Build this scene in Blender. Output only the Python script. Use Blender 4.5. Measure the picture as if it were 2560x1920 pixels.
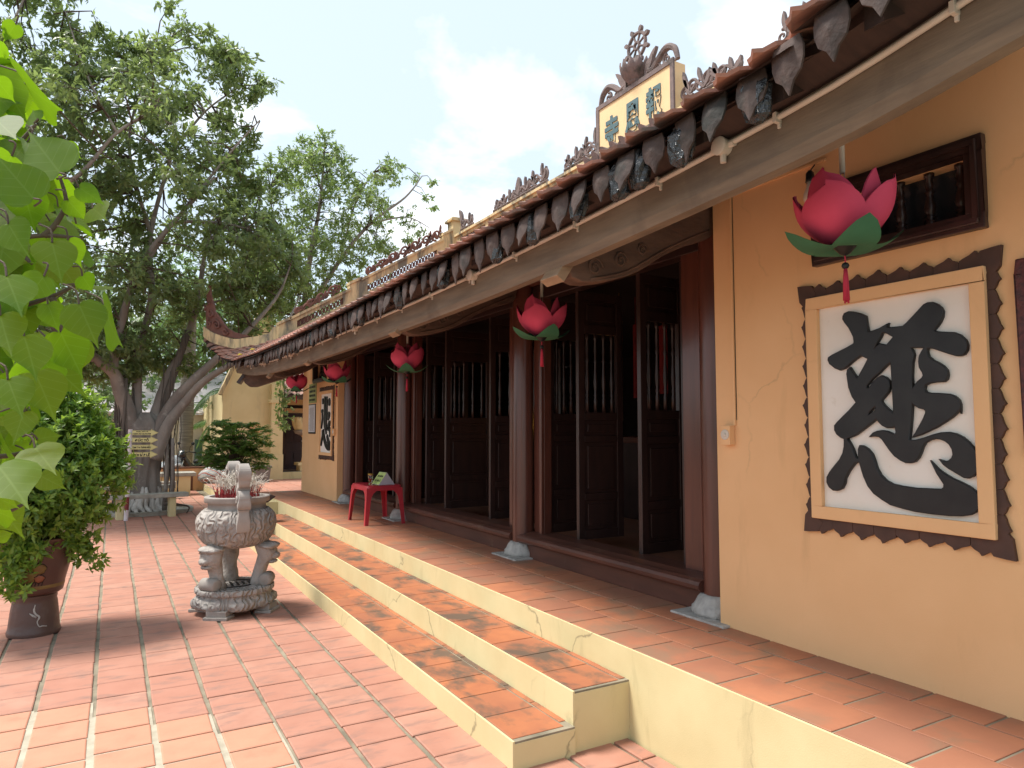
import bpy, bmesh, math, random
import numpy as np
from mathutils import Vector, Matrix, noise

for o in list(bpy.data.objects):
    bpy.data.objects.remove(o)
scene = bpy.context.scene
C = scene.collection
R = math.radians
PI = math.pi
random.seed(7)
rng = np.random.default_rng(7)

# ------------------------------------------------------------------ camera
cam_d = bpy.data.cameras.new('camera')
cam = bpy.data.objects.new('camera', cam_d)
C.objects.link(cam)
cam.location = (0, 0, 1.6)
cam.rotation_euler = (R(90 + 3.814), 0, R(-29.83))
cam_d.sensor_width = 36.0
cam_d.lens = 1740.0 / 2560.0 * 36.0
cam_d.clip_start = 0.05
cam_d.clip_end = 3000
scene.camera = cam

# ------------------------------------------------------------------ world, sun, exposure
SUN_AZ = -60.0      # degrees east of +y (negative: to the left)
SUN_EL = 63.0
w = bpy.data.worlds.new('World')
scene.world = w
w.use_nodes = True
nt = w.node_tree
nt.nodes.clear()
out = nt.nodes.new('ShaderNodeOutputWorld')
bg = nt.nodes.new('ShaderNodeBackground')
sky = nt.nodes.new('ShaderNodeTexSky')
sky.sky_type = 'NISHITA'
sky.sun_disc = False
sky.sun_elevation = R(SUN_EL)
sky.sun_rotation = R(SUN_AZ)
sky.air_density = 1.0
sky.dust_density = 3.0
sky.ozone_density = 2.0
sky.altitude = 10
tc = nt.nodes.new('ShaderNodeTexCoord')
sep = nt.nodes.new('ShaderNodeSeparateXYZ')
nt.links.new(tc.outputs['Generated'], sep.inputs[0])
zc = nt.nodes.new('ShaderNodeMath'); zc.operation = 'MAXIMUM'; zc.inputs[1].default_value = 0.0
nt.links.new(sep.outputs[2], zc.inputs[0])
za = nt.nodes.new('ShaderNodeMath'); za.operation = 'ADD'; za.inputs[1].default_value = 0.35
nt.links.new(zc.outputs[0], za.inputs[0])
comb = nt.nodes.new('ShaderNodeCombineXYZ')
for i in range(2):
    d = nt.nodes.new('ShaderNodeMath'); d.operation = 'DIVIDE'
    nt.links.new(sep.outputs[i], d.inputs[0]); nt.links.new(za.outputs[0], d.inputs[1])
    nt.links.new(d.outputs[0], comb.inputs[i])
cn = nt.nodes.new('ShaderNodeTexNoise')
cn.inputs['Scale'].default_value = 2.3
cn.inputs['Detail'].default_value = 9
cn.inputs['Roughness'].default_value = 0.56
cn.inputs['Distortion'].default_value = 0.25
nt.links.new(comb.outputs[0], cn.inputs['Vector'])
cr = nt.nodes.new('ShaderNodeValToRGB')
cr.color_ramp.elements[0].position = 0.52
cr.color_ramp.elements[1].position = 0.68
nt.links.new(cn.outputs['Fac'], cr.inputs['Fac'])
# thin haze lifts the blue of the sky towards white before the clouds are laid over it
hz = nt.nodes.new('ShaderNodeMix'); hz.data_type = 'RGBA'
hz.inputs[0].default_value = 0.8
hz.inputs[7].default_value = (3.7, 4.3, 4.75, 1)
nt.links.new(sky.outputs[0], hz.inputs[6])
cm = nt.nodes.new('ShaderNodeMix'); cm.data_type = 'RGBA'
cm.inputs[7].default_value = (6.2, 6.25, 6.3, 1)
nt.links.new(cr.outputs[0], cm.inputs[0])
nt.links.new(hz.outputs[2], cm.inputs[6])
nt.links.new(cm.outputs[2], bg.inputs['Color'])
bg.inputs['Strength'].default_value = 0.1
nt.links.new(bg.outputs[0], out.inputs['Surface'])

sun_d = bpy.data.lights.new('sun', 'SUN')
sun_d.energy = 2.4
sun_d.angle = R(15.0)
sun_d.color = (1.0, 0.95, 0.87)
sun = bpy.data.objects.new('sun', sun_d)
C.objects.link(sun)
a, e = R(SUN_AZ), R(SUN_EL)
sdir = Vector((math.sin(a) * math.cos(e), math.cos(a) * math.cos(e), math.sin(e)))
sun.rotation_euler = sdir.to_track_quat('Z', 'Y').to_euler()
sun.location = sdir * 40

vs = scene.view_settings
vs.view_transform = 'Standard'
vs.look = 'None'
vs.exposure = 1.32
vs.gamma = 1.0
vs.use_curve_mapping = False
scene.render.engine = 'CYCLES'
scene.cycles.max_bounces = 8
scene.cycles.diffuse_bounces = 4
scene.cycles.transparent_max_bounces = 8

# ------------------------------------------------------------------ materials
MATS = {}

def nodes(name):
    m = bpy.data.materials.new(name)
    m.use_nodes = True
    n = m.node_tree
    p = n.nodes['Principled BSDF']
    MATS[name] = m
    return m, n, p

def nz(n, scale, detail=5, rough=0.55, vec=None, dist=0.0, stretch=None):
    t = n.nodes.new('ShaderNodeTexNoise')
    t.inputs['Scale'].default_value = scale
    t.inputs['Detail'].default_value = detail
    t.inputs['Roughness'].default_value = rough
    t.inputs['Distortion'].default_value = dist
    v = vec
    if v is None:
        g = n.nodes.new('ShaderNodeNewGeometry')
        v = g.outputs['Position']
    if stretch:
        mp = n.nodes.new('ShaderNodeMapping')
        mp.inputs['Scale'].default_value = stretch
        n.links.new(v, mp.inputs['Vector'])
        v = mp.outputs[0]
    n.links.new(v, t.inputs['Vector'])
    return t.outputs['Fac']

def ramp(n, fac, a, b, ca=(0, 0, 0, 1), cb=(1, 1, 1, 1)):
    r = n.nodes.new('ShaderNodeValToRGB')
    r.color_ramp.elements[0].position = a
    r.color_ramp.elements[1].position = b
    r.color_ramp.elements[0].color = ca
    r.color_ramp.elements[1].color = cb
    n.links.new(fac, r.inputs['Fac'])
    return r.outputs['Color']

def mix(n, fac, c1, c2, mode='MIX'):
    m = n.nodes.new('ShaderNodeMix')
    m.data_type = 'RGBA'
    m.blend_type = mode
    if isinstance(fac, (int, float)):
        m.inputs[0].default_value = fac
    else:
        n.links.new(fac, m.inputs[0])
    for i, c in ((6, c1), (7, c2)):
        if isinstance(c, tuple):
            m.inputs[i].default_value = (*c[:3], 1)
        else:
            n.links.new(c, m.inputs[i])
    return m.outputs[2]

def bump(n, p, h, strength=0.3, dist=0.01):
    b = n.nodes.new('ShaderNodeBump')
    b.inputs['Strength'].default_value = strength
    b.inputs['Distance'].default_value = dist
    n.links.new(h, b.inputs['Height'])
    n.links.new(b.outputs[0], p.inputs['Normal'])

def mat(name, c, c2=None, rough=0.7, scale=6.0, lo=0.35, hi=0.65, b=0.25, bs=70.0, bd=0.004,
        spec=0.35, metal=0.0, stretch=None, dirt=None, dlo=0.55, dhi=0.75, dscale=2.0, rnd=0.0, rnd_c=None,
        island=False, coat=0.0, dstretch=None):
    m, n, p = nodes(name)
    c2 = c2 or tuple(x * 0.75 for x in c)
    col = mix(n, ramp(n, nz(n, scale, stretch=stretch), lo, hi), c, c2)
    if rnd:
        if island:
            g = n.nodes.new('ShaderNodeNewGeometry'); rv = g.outputs['Random Per Island']
        else:
            g = n.nodes.new('ShaderNodeObjectInfo'); rv = g.outputs['Random']
        f = ramp(n, rv, 0.0, 1.0, (0, 0, 0, 1), (rnd, rnd, rnd, 1))
        col = mix(n, f, col, rnd_c or tuple(x * 0.5 for x in c))
    if dirt:
        col = mix(n, ramp(n, nz(n, dscale, 7, 0.6, dist=0.3, stretch=dstretch), dlo, dhi), col, dirt)
    n.links.new(col, p.inputs['Base Color'])
    p.inputs['Roughness'].default_value = rough
    p.inputs['Specular IOR Level'].default_value = spec
    p.inputs['Metallic'].default_value = metal
    p.inputs['Coat Weight'].default_value = coat
    p.inputs['Coat Roughness'].default_value = 0.15
    if b:
        bump(n, p, nz(n, bs, 4, stretch=stretch), b, bd)
    return m

def leafmat(name, c, c2, trans, tw=0.45, rough=0.35, object_random=False, vein=False):
    m, n, p = nodes(name)
    if object_random:
        g = n.nodes.new('ShaderNodeObjectInfo'); rv = g.outputs['Random']
    else:
        g = n.nodes.new('ShaderNodeNewGeometry'); rv = g.outputs['Random Per Island']
    col = mix(n, rv, c, c2)
    col = mix(n, ramp(n, nz(n, 0.9, 2), 0.4, 0.62), col, tuple(x * 0.62 for x in c2))
    if vein:
        uv = n.nodes.new('ShaderNodeUVMap')
        s = n.nodes.new('ShaderNodeSeparateXYZ'); n.links.new(uv.outputs[0], s.inputs[0])
        ab = n.nodes.new('ShaderNodeMath'); ab.operation = 'ABSOLUTE'; n.links.new(s.outputs[0], ab.inputs[0])
        # side veins: stripes that climb from the midrib, plus the midrib itself
        sm = n.nodes.new('ShaderNodeMath'); sm.operation = 'MULTIPLY_ADD'
        n.links.new(ab.outputs[0], sm.inputs[0]); sm.inputs[1].default_value = -0.75; n.links.new(s.outputs[1], sm.inputs[2])
        ml = n.nodes.new('ShaderNodeMath'); ml.operation = 'MULTIPLY'; ml.inputs[1].default_value = 30.0
        n.links.new(sm.outputs[0], ml.inputs[0])
        sn = n.nodes.new('ShaderNodeMath'); sn.operation = 'SINE'; n.links.new(ml.outputs[0], sn.inputs[0])
        f1 = ramp(n, sn.outputs[0], 0.955, 0.995)
        f2 = ramp(n, ab.outputs[0], 0.008, 0.02, (1, 1, 1, 1), (0, 0, 0, 1))
        mx = n.nodes.new('ShaderNodeMix'); mx.data_type = 'RGBA'; mx.blend_type = 'LIGHTEN'; mx.inputs[0].default_value = 1
        n.links.new(f1, mx.inputs[6]); n.links.new(f2, mx.inputs[7])
        vm = n.nodes.new('ShaderNodeMath'); vm.operation = 'MULTIPLY'; vm.inputs[1].default_value = 0.22
        n.links.new(mx.outputs[2], vm.inputs[0])
        col = mix(n, vm.outputs[0], col, (0.30, 0.42, 0.14))
    n.links.new(col, p.inputs['Base Color'])
    p.inputs['Roughness'].default_value = rough
    p.inputs['Specular IOR Level'].default_value = 0.25 if vein else 0.45
    tr = n.nodes.new('ShaderNodeBsdfTranslucent')
    tcol = mix(n, rv, trans, tuple(x * 0.7 for x in trans))
    n.links.new(tcol, tr.inputs['Color'])
    ms = n.nodes.new('ShaderNodeMixShader')
    ms.inputs[0].default_value = tw
    n.links.new(p.outputs[0], ms.inputs[1]); n.links.new(tr.outputs[0], ms.inputs[2])
    n.links.new(ms.outputs[0], n.nodes['Material Output'].inputs['Surface'])
    return m

mat('grout', (0.30, 0.26, 0.19), (0.17, 0.15, 0.11), 0.95, 5, b=0.5, bs=120)
mat('grout_pale', (0.46, 0.42, 0.33), (0.34, 0.30, 0.23), 0.95, 9, b=0.4, bs=150)
mat('yard_tile', (0.455, 0.235, 0.170), (0.385, 0.19, 0.135), 0.75, 5, dirt=(0.25, 0.15, 0.12), dlo=0.52, dhi=0.72, dscale=4.0,
    rnd=0.6, rnd_c=(0.38, 0.165, 0.115), b=0.3, bs=45, bd=0.003, dstretch=(1, 2.5, 1))
mat('yard_tile_far', (0.455, 0.235, 0.170), (0.385, 0.19, 0.135), 0.75, 5, dirt=(0.27, 0.155, 0.12), dlo=0.56, dhi=0.74, dscale=3.2,
    rnd=0.5, rnd_c=(0.41, 0.165, 0.11), b=0.2, island=True)
mat('pale_tile', (0.54, 0.255, 0.165), (0.49, 0.225, 0.145), 0.7, 6, rnd=0.3, rnd_c=(0.47, 0.21, 0.135), b=0.2, bs=60,
    dirt=(0.41, 0.18, 0.115), dlo=0.6, dhi=0.8, dscale=6)
mat('step_tile', (0.46, 0.165, 0.07), (0.36, 0.125, 0.06), 0.62, 5, dirt=(0.13, 0.085, 0.06), dlo=0.47, dhi=0.62, dscale=3.0,
    rnd=0.5, rnd_c=(0.30, 0.12, 0.07), b=0.3, bs=40, bd=0.003, dstretch=(1.6, 1, 1))
mat('porch_tile', (0.47, 0.185, 0.095), (0.37, 0.145, 0.08), 0.55, 4, dirt=(0.27, 0.155, 0.10), dlo=0.5, dhi=0.68, dscale=3.5,
    rnd=0.8, rnd_c=(0.29, 0.135, 0.09), b=0.22, bs=40, bd=0.003)

def plaster(name, c, c2, dirt, crack=0.0, stain=0.5):
    m, n, p = nodes(name)
    col = mix(n, ramp(n, nz(n, 2.2, 6), 0.35, 0.7), c, c2)
    col = mix(n, ramp(n, nz(n, 1.6, 8, 0.65, dist=0.4, stretch=(3, 3, 0.7)), 0.58 if stain < .9 else .44, 0.80 if stain < .9 else .62, cb=(stain, stain, stain, 1)), col, dirt)
    if crack:
        g = n.nodes.new('ShaderNodeNewGeometry')
        wv = n.nodes.new('ShaderNodeTexNoise'); wv.inputs['Scale'].default_value = 5.0; wv.inputs['Detail'].default_value = 6
        n.links.new(g.outputs['Position'], wv.inputs['Vector'])
        vm = n.nodes.new('ShaderNodeVectorMath'); vm.operation = 'MULTIPLY_ADD'
        n.links.new(wv.outputs['Color'], vm.inputs[0]); vm.inputs[1].default_value = (0.22, 0.22, 0.22)
        n.links.new(g.outputs['Position'], vm.inputs[2])
        vo = n.nodes.new('ShaderNodeTexVoronoi'); vo.feature = 'DISTANCE_TO_EDGE'; vo.inputs['Scale'].default_value = 0.8
        n.links.new(vm.outputs[0], vo.inputs['Vector'])
        line = ramp(n, vo.outputs['Distance'], 0.001, 0.0055, (1, 1, 1, 1), (0, 0, 0, 1))
        mask = ramp(n, nz(n, 0.8, 2), 0.50, 0.56)
        mm = mix(n, 1.0, line, mask, 'MULTIPLY')
        ml = n.nodes.new('ShaderNodeMath'); ml.operation = 'MULTIPLY'; ml.inputs[1].default_value = crack
        n.links.new(mm, ml.inputs[0])
        col = mix(n, ml.outputs[0], col, (0.10, 0.085, 0.06))
    n.links.new(col, p.inputs['Base Color'])
    p.inputs['Roughness'].default_value = 0.82
    p.inputs['Specular IOR Level'].default_value = 0.25
    bump(n, p, nz(n, 160, 3), 0.35, 0.002)
    return m

plaster('tan_wall', (0.79, 0.485, 0.25), (0.75, 0.45, 0.225), (0.60, 0.36, 0.175), crack=0.25, stain=0.65)
plaster('yellow_plaster', (0.64, 0.555, 0.315), (0.57, 0.48, 0.26), (0.34, 0.285, 0.15), crack=0.6, stain=0.6)
plaster('cream_plaster', (0.74, 0.62, 0.36), (0.68, 0.56, 0.31), (0.42, 0.36, 0.24), stain=0.5)
plaster('board_plaster', (0.80, 0.59, 0.34), (0.75, 0.54, 0.30), (0.55, 0.40, 0.24), stain=0.5)
plaster('ridge_plaster', (0.70, 0.54, 0.30), (0.58, 0.45, 0.26), (0.16, 0.15, 0.12), stain=0.95)
plaster('white_wall', (0.72, 0.70, 0.64), (0.64, 0.62, 0.56), (0.45, 0.42, 0.36), stain=0.4)
mat('panel_white', (0.80, 0.76, 0.70), (0.76, 0.71, 0.63), 0.8, 3, b=0.3, bs=60, bd=0.003, dirt=(0.62, 0.55, 0.45), dlo=0.66, dhi=0.8, dscale=7)
mat('panel_black', (0.012, 0.012, 0.013), (0.02, 0.02, 0.02), 0.45, 8, b=0.2, bs=40)
mat('panel_brown', (0.085, 0.042, 0.030), (0.06, 0.032, 0.024), 0.6, 9, b=0.3, bs=40)
mat('roof_tile', (0.38, 0.185, 0.13), (0.25, 0.13, 0.10), 0.8, 7, dirt=(0.15, 0.125, 0.11), dlo=0.46, dhi=0.62, dscale=3.5, rnd=0.6,
    rnd_c=(0.46, 0.24, 0.19), b=0.3, bs=50)
mat('roof_tile_far', (0.36, 0.155, 0.105), (0.23, 0.105, 0.08), 0.8, 7, dirt=(0.085, 0.075, 0.065), dlo=0.56, dhi=0.72, dscale=2.5, rnd=0.6,
    rnd_c=(0.46, 0.24, 0.19), b=0.3, island=True)
mat('drip_tile', (0.105, 0.072, 0.062), (0.062, 0.045, 0.042), 0.85, 12, dirt=(0.028, 0.028, 0.026), dlo=0.52, dhi=0.66, dscale=5, rnd=0.6,
    rnd_c=(0.045, 0.036, 0.034), b=0.6, bs=35, bd=0.008)
mat('ornament', (0.21, 0.155, 0.145), (0.15, 0.12, 0.115), 0.85, 10, dirt=(0.05, 0.05, 0.045), dlo=0.55, dhi=0.7, dscale=4, b=0.5, bs=40, bd=0.008)
mat('ornament_red', (0.19, 0.085, 0.065), (0.13, 0.065, 0.055), 0.85, 10, dirt=(0.06, 0.05, 0.045), dlo=0.58, dhi=0.72, dscale=4, b=0.5, bs=40, bd=0.008)
mat('lacquer', (0.118, 0.040, 0.026), (0.080, 0.028, 0.020), 0.30, 3, b=0.08, bs=25, stretch=(6, 6, 0.7), spec=0.5, coat=0.25)
mat('dark_wood', (0.046, 0.022, 0.018), (0.030, 0.016, 0.014), 0.38, 3, b=0.12, bs=25, stretch=(5, 5, 0.8), spec=0.45, coat=0.15)
mat('sill_wood', (0.125, 0.048, 0.032), (0.080, 0.033, 0.024), 0.42, 3, b=0.15, bs=25, stretch=(5, 0.8, 5), spec=0.4, dirt=(0.20, 0.13, 0.09), dlo=0.6, dhi=0.8, dscale=4)
mat('soffit_wood', (0.060, 0.036, 0.030), (0.040, 0.026, 0.023), 0.7, 5, b=0.25, bs=30, stretch=(1, 5, 5))
mat('beam_wood', (0.235, 0.185, 0.135), (0.165, 0.130, 0.098), 0.75, 3, b=0.3, bs=18, stretch=(8, 0.8, 8), dirt=(0.10, 0.078, 0.062), dlo=0.55, dhi=0.75, dscale=2)
mat('bracket_wood', (0.155, 0.095, 0.068), (0.095, 0.060, 0.046), 0.6, 4, b=0.5, bs=22, stretch=(1, 6, 3), bd=0.006)
mat('raw_wood', (0.36, 0.25, 0.16), (0.27, 0.18, 0.115), 0.75, 6, b=0.3, bs=30, stretch=(1, 1, 4))
mat('stone_base', (0.46, 0.44, 0.41), (0.32, 0.305, 0.285), 0.8, 14, b=0.8, bs=22, bd=0.015)
mat('grey_stone', (0.38, 0.345, 0.315), (0.27, 0.24, 0.215), 0.8, 4, b=0.35, bs=90, dirt=(0.17, 0.145, 0.13), dlo=0.56, dhi=0.78, dscale=3)
def carved(name, c, c2, c3):
    m, n, p = nodes(name)
    wv = n.nodes.new('ShaderNodeTexWave')
    wv.inputs['Scale'].default_value = 6.5; wv.inputs['Distortion'].default_value = 11.0
    wv.inputs['Detail'].default_value = 1.0; wv.inputs['Detail Scale'].default_value = 1.6
    g = n.nodes.new('ShaderNodeNewGeometry'); n.links.new(g.outputs['Position'], wv.inputs['Vector'])
    col = mix(n, ramp(n, nz(n, 5), 0.35, 0.65), c, c2)
    col = mix(n, ramp(n, wv.outputs['Fac'], 0.05, 0.32, (0.30, 0.30, 0.30, 1), (0, 0, 0, 1)), col, c3)
    n.links.new(col, p.inputs['Base Color'])
    p.inputs['Roughness'].default_value = 0.8
    bump(n, p, wv.outputs['Fac'], 0.9, 0.018)
    return m
carved('carved_stone', (0.40, 0.365, 0.335), (0.31, 0.28, 0.255), (0.15, 0.13, 0.12))
mat('carved_pot', (0.095, 0.055, 0.045), (0.15, 0.125, 0.115), 0.42, 5, lo=.5, hi=.75, b=0.5, bs=24, bd=0.008, spec=0.45)
mat('leg_stone', (0.40, 0.365, 0.335), (0.30, 0.27, 0.245), 0.8, 6, b=0.9, bs=16, bd=0.03, dirt=(0.17, 0.145, 0.13), dlo=0.54, dhi=0.74, dscale=9)
mat('concrete', (0.42, 0.40, 0.34), (0.30, 0.285, 0.245), 0.9, 7, b=0.5, bs=50, dirt=(0.16, 0.15, 0.13), dlo=0.56, dhi=0.75, dscale=4)
mat('pot_brown', (0.105, 0.048, 0.036), (0.075, 0.036, 0.029), 0.40, 3, b=0.15, bs=30, spec=0.45)
mat('pot_ochre', (0.23, 0.15, 0.045), (0.17, 0.10, 0.035), 0.5, 12, b=0.2)
mat('pot_orange', (0.32, 0.11, 0.055), (0.25, 0.085, 0.045), 0.5, 12, b=0.2)
mat('pot_line', (0.018, 0.013, 0.012), None, 0.6, b=0)
mat('soil', (0.06, 0.045, 0.035), (0.035, 0.027, 0.022), 0.95, 20, b=0.8, bs=50)
mat('ash', (0.36, 0.33, 0.29), (0.25, 0.23, 0.20), 0.95, 25, b=0.8, bs=60)
mat('incense_white', (0.62, 0.57, 0.50), (0.45, 0.40, 0.34), 0.9, 30, b=0)
mat('incense_red', (0.42, 0.05, 0.05), (0.30, 0.04, 0.04), 0.7, 30, b=0)
mat('pvc', (0.66, 0.60, 0.52), (0.60, 0.54, 0.46), 0.5, 4, b=0)
mat('plastic_red', (0.50, 0.035, 0.050), (0.42, 0.030, 0.042), 0.38, 4, b=0.08, bs=60, spec=0.5)
mat('petal_pink', (0.68, 0.085, 0.175), (0.62, 0.075, 0.155), 0.75, 6, b=0.25, bs=220, bd=0.001, spec=0.25)
mat('sepal_green', (0.055, 0.185, 0.100), (0.045, 0.155, 0.085), 0.75, 6, b=0.25, bs=220, bd=0.001, spec=0.25)
mat('black_bead', (0.015, 0.017, 0.018), None, 0.35, b=0)
mat('tassel_red', (0.55, 0.035, 0.075), (0.40, 0.025, 0.055), 0.7, 60, b=0.2, stretch=(6, 6, 0.3))
mat('cord', (0.30, 0.27, 0.25), None, 0.7, b=0)
mat('sign_yellow', (0.68, 0.62, 0.28), (0.62, 0.56, 0.25), 0.5, 5, b=0)
mat('sign_green', (0.50, 0.60, 0.20), (0.45, 0.55, 0.18), 0.5, 5, b=0)
mat('sign_olive', (0.30, 0.34, 0.12), (0.26, 0.30, 0.10), 0.5, 5, b=0)
mat('paper', (0.62, 0.60, 0.62), (0.55, 0.53, 0.55), 0.6, 5, b=0.1)
mat('ink', (0.02, 0.022, 0.02), None, 0.6, b=0)
mat('teal_letter', (0.10, 0.17, 0.185), (0.075, 0.13, 0.145), 0.7, 20, b=0.3)
mat('pole_red', (0.22, 0.035, 0.035), (0.18, 0.03, 0.03), 0.5, 10, b=0.1)
mat('pole_white', (0.70, 0.64, 0.65), (0.60, 0.52, 0.53), 0.5, 10, b=0.1)
mat('bark', (0.29, 0.25, 0.215), (0.18, 0.15, 0.13), 0.9, 3, b=0.9, bs=9, bd=0.03, stretch=(1, 1, 0.45), dirt=(0.36, 0.33, 0.29), dlo=0.58, dhi=0.72, dscale=5)
mat('bark_dark', (0.15, 0.125, 0.105), (0.09, 0.075, 0.063), 0.9, 3, b=0.9, bs=12, bd=0.02, stretch=(1.5, 1.5, 0.3))
mat('root_pale', (0.62, 0.58, 0.53), (0.40, 0.36, 0.32), 0.9, 5, b=0.7, bs=14, bd=0.02, stretch=(1.5, 1.5, 0.4))
mat('twig', (0.115, 0.085, 0.060), (0.075, 0.055, 0.04), 0.85, 10, b=0.3)
mat('palm_bark', (0.30, 0.275, 0.24), (0.16, 0.145, 0.125), 0.9, 4, b=0.7, bs=10, bd=0.02, stretch=(0.5, 0.5, 4))
leafmat('banyan_leaf', (0.105, 0.155, 0.080), (0.205, 0.270, 0.115), (0.36, 0.48, 0.14), 0.48, 0.38)
leafmat('light_leaf', (0.115, 0.180, 0.080), (0.215, 0.295, 0.115), (0.36, 0.50, 0.13), 0.45, 0.4)
leafmat('shrub_leaf', (0.085, 0.175, 0.040), (0.200, 0.340, 0.065), (0.34, 0.56, 0.06), 0.42, 0.34)
leafmat('fern_leaf', (0.075, 0.165, 0.045), (0.185, 0.310, 0.075), (0.30, 0.50, 0.07), 0.42, 0.4)
leafmat('palm_leaf', (0.055, 0.125, 0.050), (0.10, 0.19, 0.07), (0.18, 0.32, 0.08), 0.4, 0.4)
leafmat('far_leaf', (0.10, 0.17, 0.085), (0.17, 0.26, 0.12), (0.28, 0.42, 0.14), 0.45, 0.6)
leafmat('shoot_leaf', (0.17, 0.29, 0.045), (0.27, 0.40, 0.07), (0.45, 0.65, 0.07), 0.45, 0.36)
leafmat('bodhi_leaf', (0.020, 0.070, 0.010), (0.055, 0.150, 0.016), (0.34, 0.60, 0.012), 0.54, 0.50, True, True)
mat('teal_metal', (0.10, 0.20, 0.19), (0.085, 0.17, 0.16), 0.6, 3, b=0.1)
mat('door_purple', (0.050, 0.030, 0.034), (0.038, 0.024, 0.027), 0.45, 3, b=0.15, bs=20, stretch=(4, 4, 0.6))
mat('steel', (0.55, 0.55, 0.55), None, 0.3, b=0, metal=1.0)
mat('rubber', (0.018, 0.018, 0.019), None, 0.6, b=0.1)
mat('bike_black', (0.02, 0.021, 0.023), None, 0.25, b=0, spec=0.5, coat=0.5)
mat('bike_white', (0.60, 0.60, 0.62), None, 0.3, b=0, spec=0.5)
mat('cover_grey', (0.50, 0.53, 0.57), (0.42, 0.45, 0.49), 0.45, 3, b=0.3, bs=12, bd=0.02)
mat('bin_grey', (0.22, 0.21, 0.20), (0.18, 0.17, 0.165), 0.5, 5, b=0.1)
mat('brown_paint', (0.17, 0.070, 0.040), (0.12, 0.055, 0.035), 0.6, 5, b=0.2)
mat('red_cloth', (0.34, 0.030, 0.030), (0.24, 0.022, 0.022), 0.8, 8, b=0.2)
mat('gold_cloth', (0.45, 0.26, 0.05), (0.33, 0.18, 0.035), 0.7, 8, b=0.2)
mat('black_plastic', (0.016, 0.018, 0.020), (0.03, 0.033, 0.036), 0.22, 30, b=1.0, bs=28, bd=0.02, spec=0.6)
mat('glass_pane', (0.03, 0.035, 0.045), None, 0.06, b=0, spec=0.6)
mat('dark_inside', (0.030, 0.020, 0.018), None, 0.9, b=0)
mat('yellow_leaf', (0.55, 0.38, 0.03), None, 0.6, b=0)
mat('frame_red', (0.115, 0.030, 0.026), (0.05, 0.018, 0.018), 0.4, 40, b=0.8, bs=60, bd=0.006)
def stripes():
    m, n, p = nodes('striped_sack')
    g = n.nodes.new('ShaderNodeNewGeometry')
    wv = n.nodes.new('ShaderNodeTexWave'); wv.inputs['Scale'].default_value = 2.6; wv.inputs['Distortion'].default_value = 1.4
    wv.bands_direction = 'DIAGONAL'
    n.links.new(g.outputs['Position'], wv.inputs['Vector'])
    r = n.nodes.new('ShaderNodeValToRGB'); r.color_ramp.interpolation = 'CONSTANT'
    el = r.color_ramp.elements
    el[0].position = 0; el[0].color = (0.50, 0.48, 0.44, 1); el[1].position = 0.35; el[1].color = (0.12, 0.24, 0.30, 1)
    x = el.new(0.6); x.color = (0.55, 0.53, 0.50, 1); x = el.new(0.82); x.color = (0.32, 0.12, 0.09, 1)
    n.links.new(wv.outputs['Fac'], r.inputs['Fac']); n.links.new(r.outputs[0], p.inputs['Base Color'])
    p.inputs['Roughness'].default_value = 0.6
    bump(n, p, nz(n, 9), 0.6, 0.04)
stripes()
def emit(name, c, s):
    m, n, p = nodes(name)
    p.inputs['Base Color'].default_value = (*c, 1)
    p.inputs['Emission Color'].default_value = (*c, 1)
    p.inputs['Emission Strength'].default_value = s
emit('flame', (1.0, 0.45, 0.08), 6.0)
emit('lamp_white', (1.0, 0.92, 0.8), 3.0)
def clear():
    m, n, p = nodes('clear_glass')
    p.inputs['Base Color'].default_value = (1, 1, 1, 1)
    p.inputs['Roughness'].default_value = 0.02
    p.inputs['Transmission Weight'].default_value = 1.0
    p.inputs['IOR'].default_value = 1.45
    m, n, p = nodes('red_wax')
    p.inputs['Base Color'].default_value = (0.45, 0.01, 0.01, 1); p.inputs['Roughness'].default_value = 0.3
clear()

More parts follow.
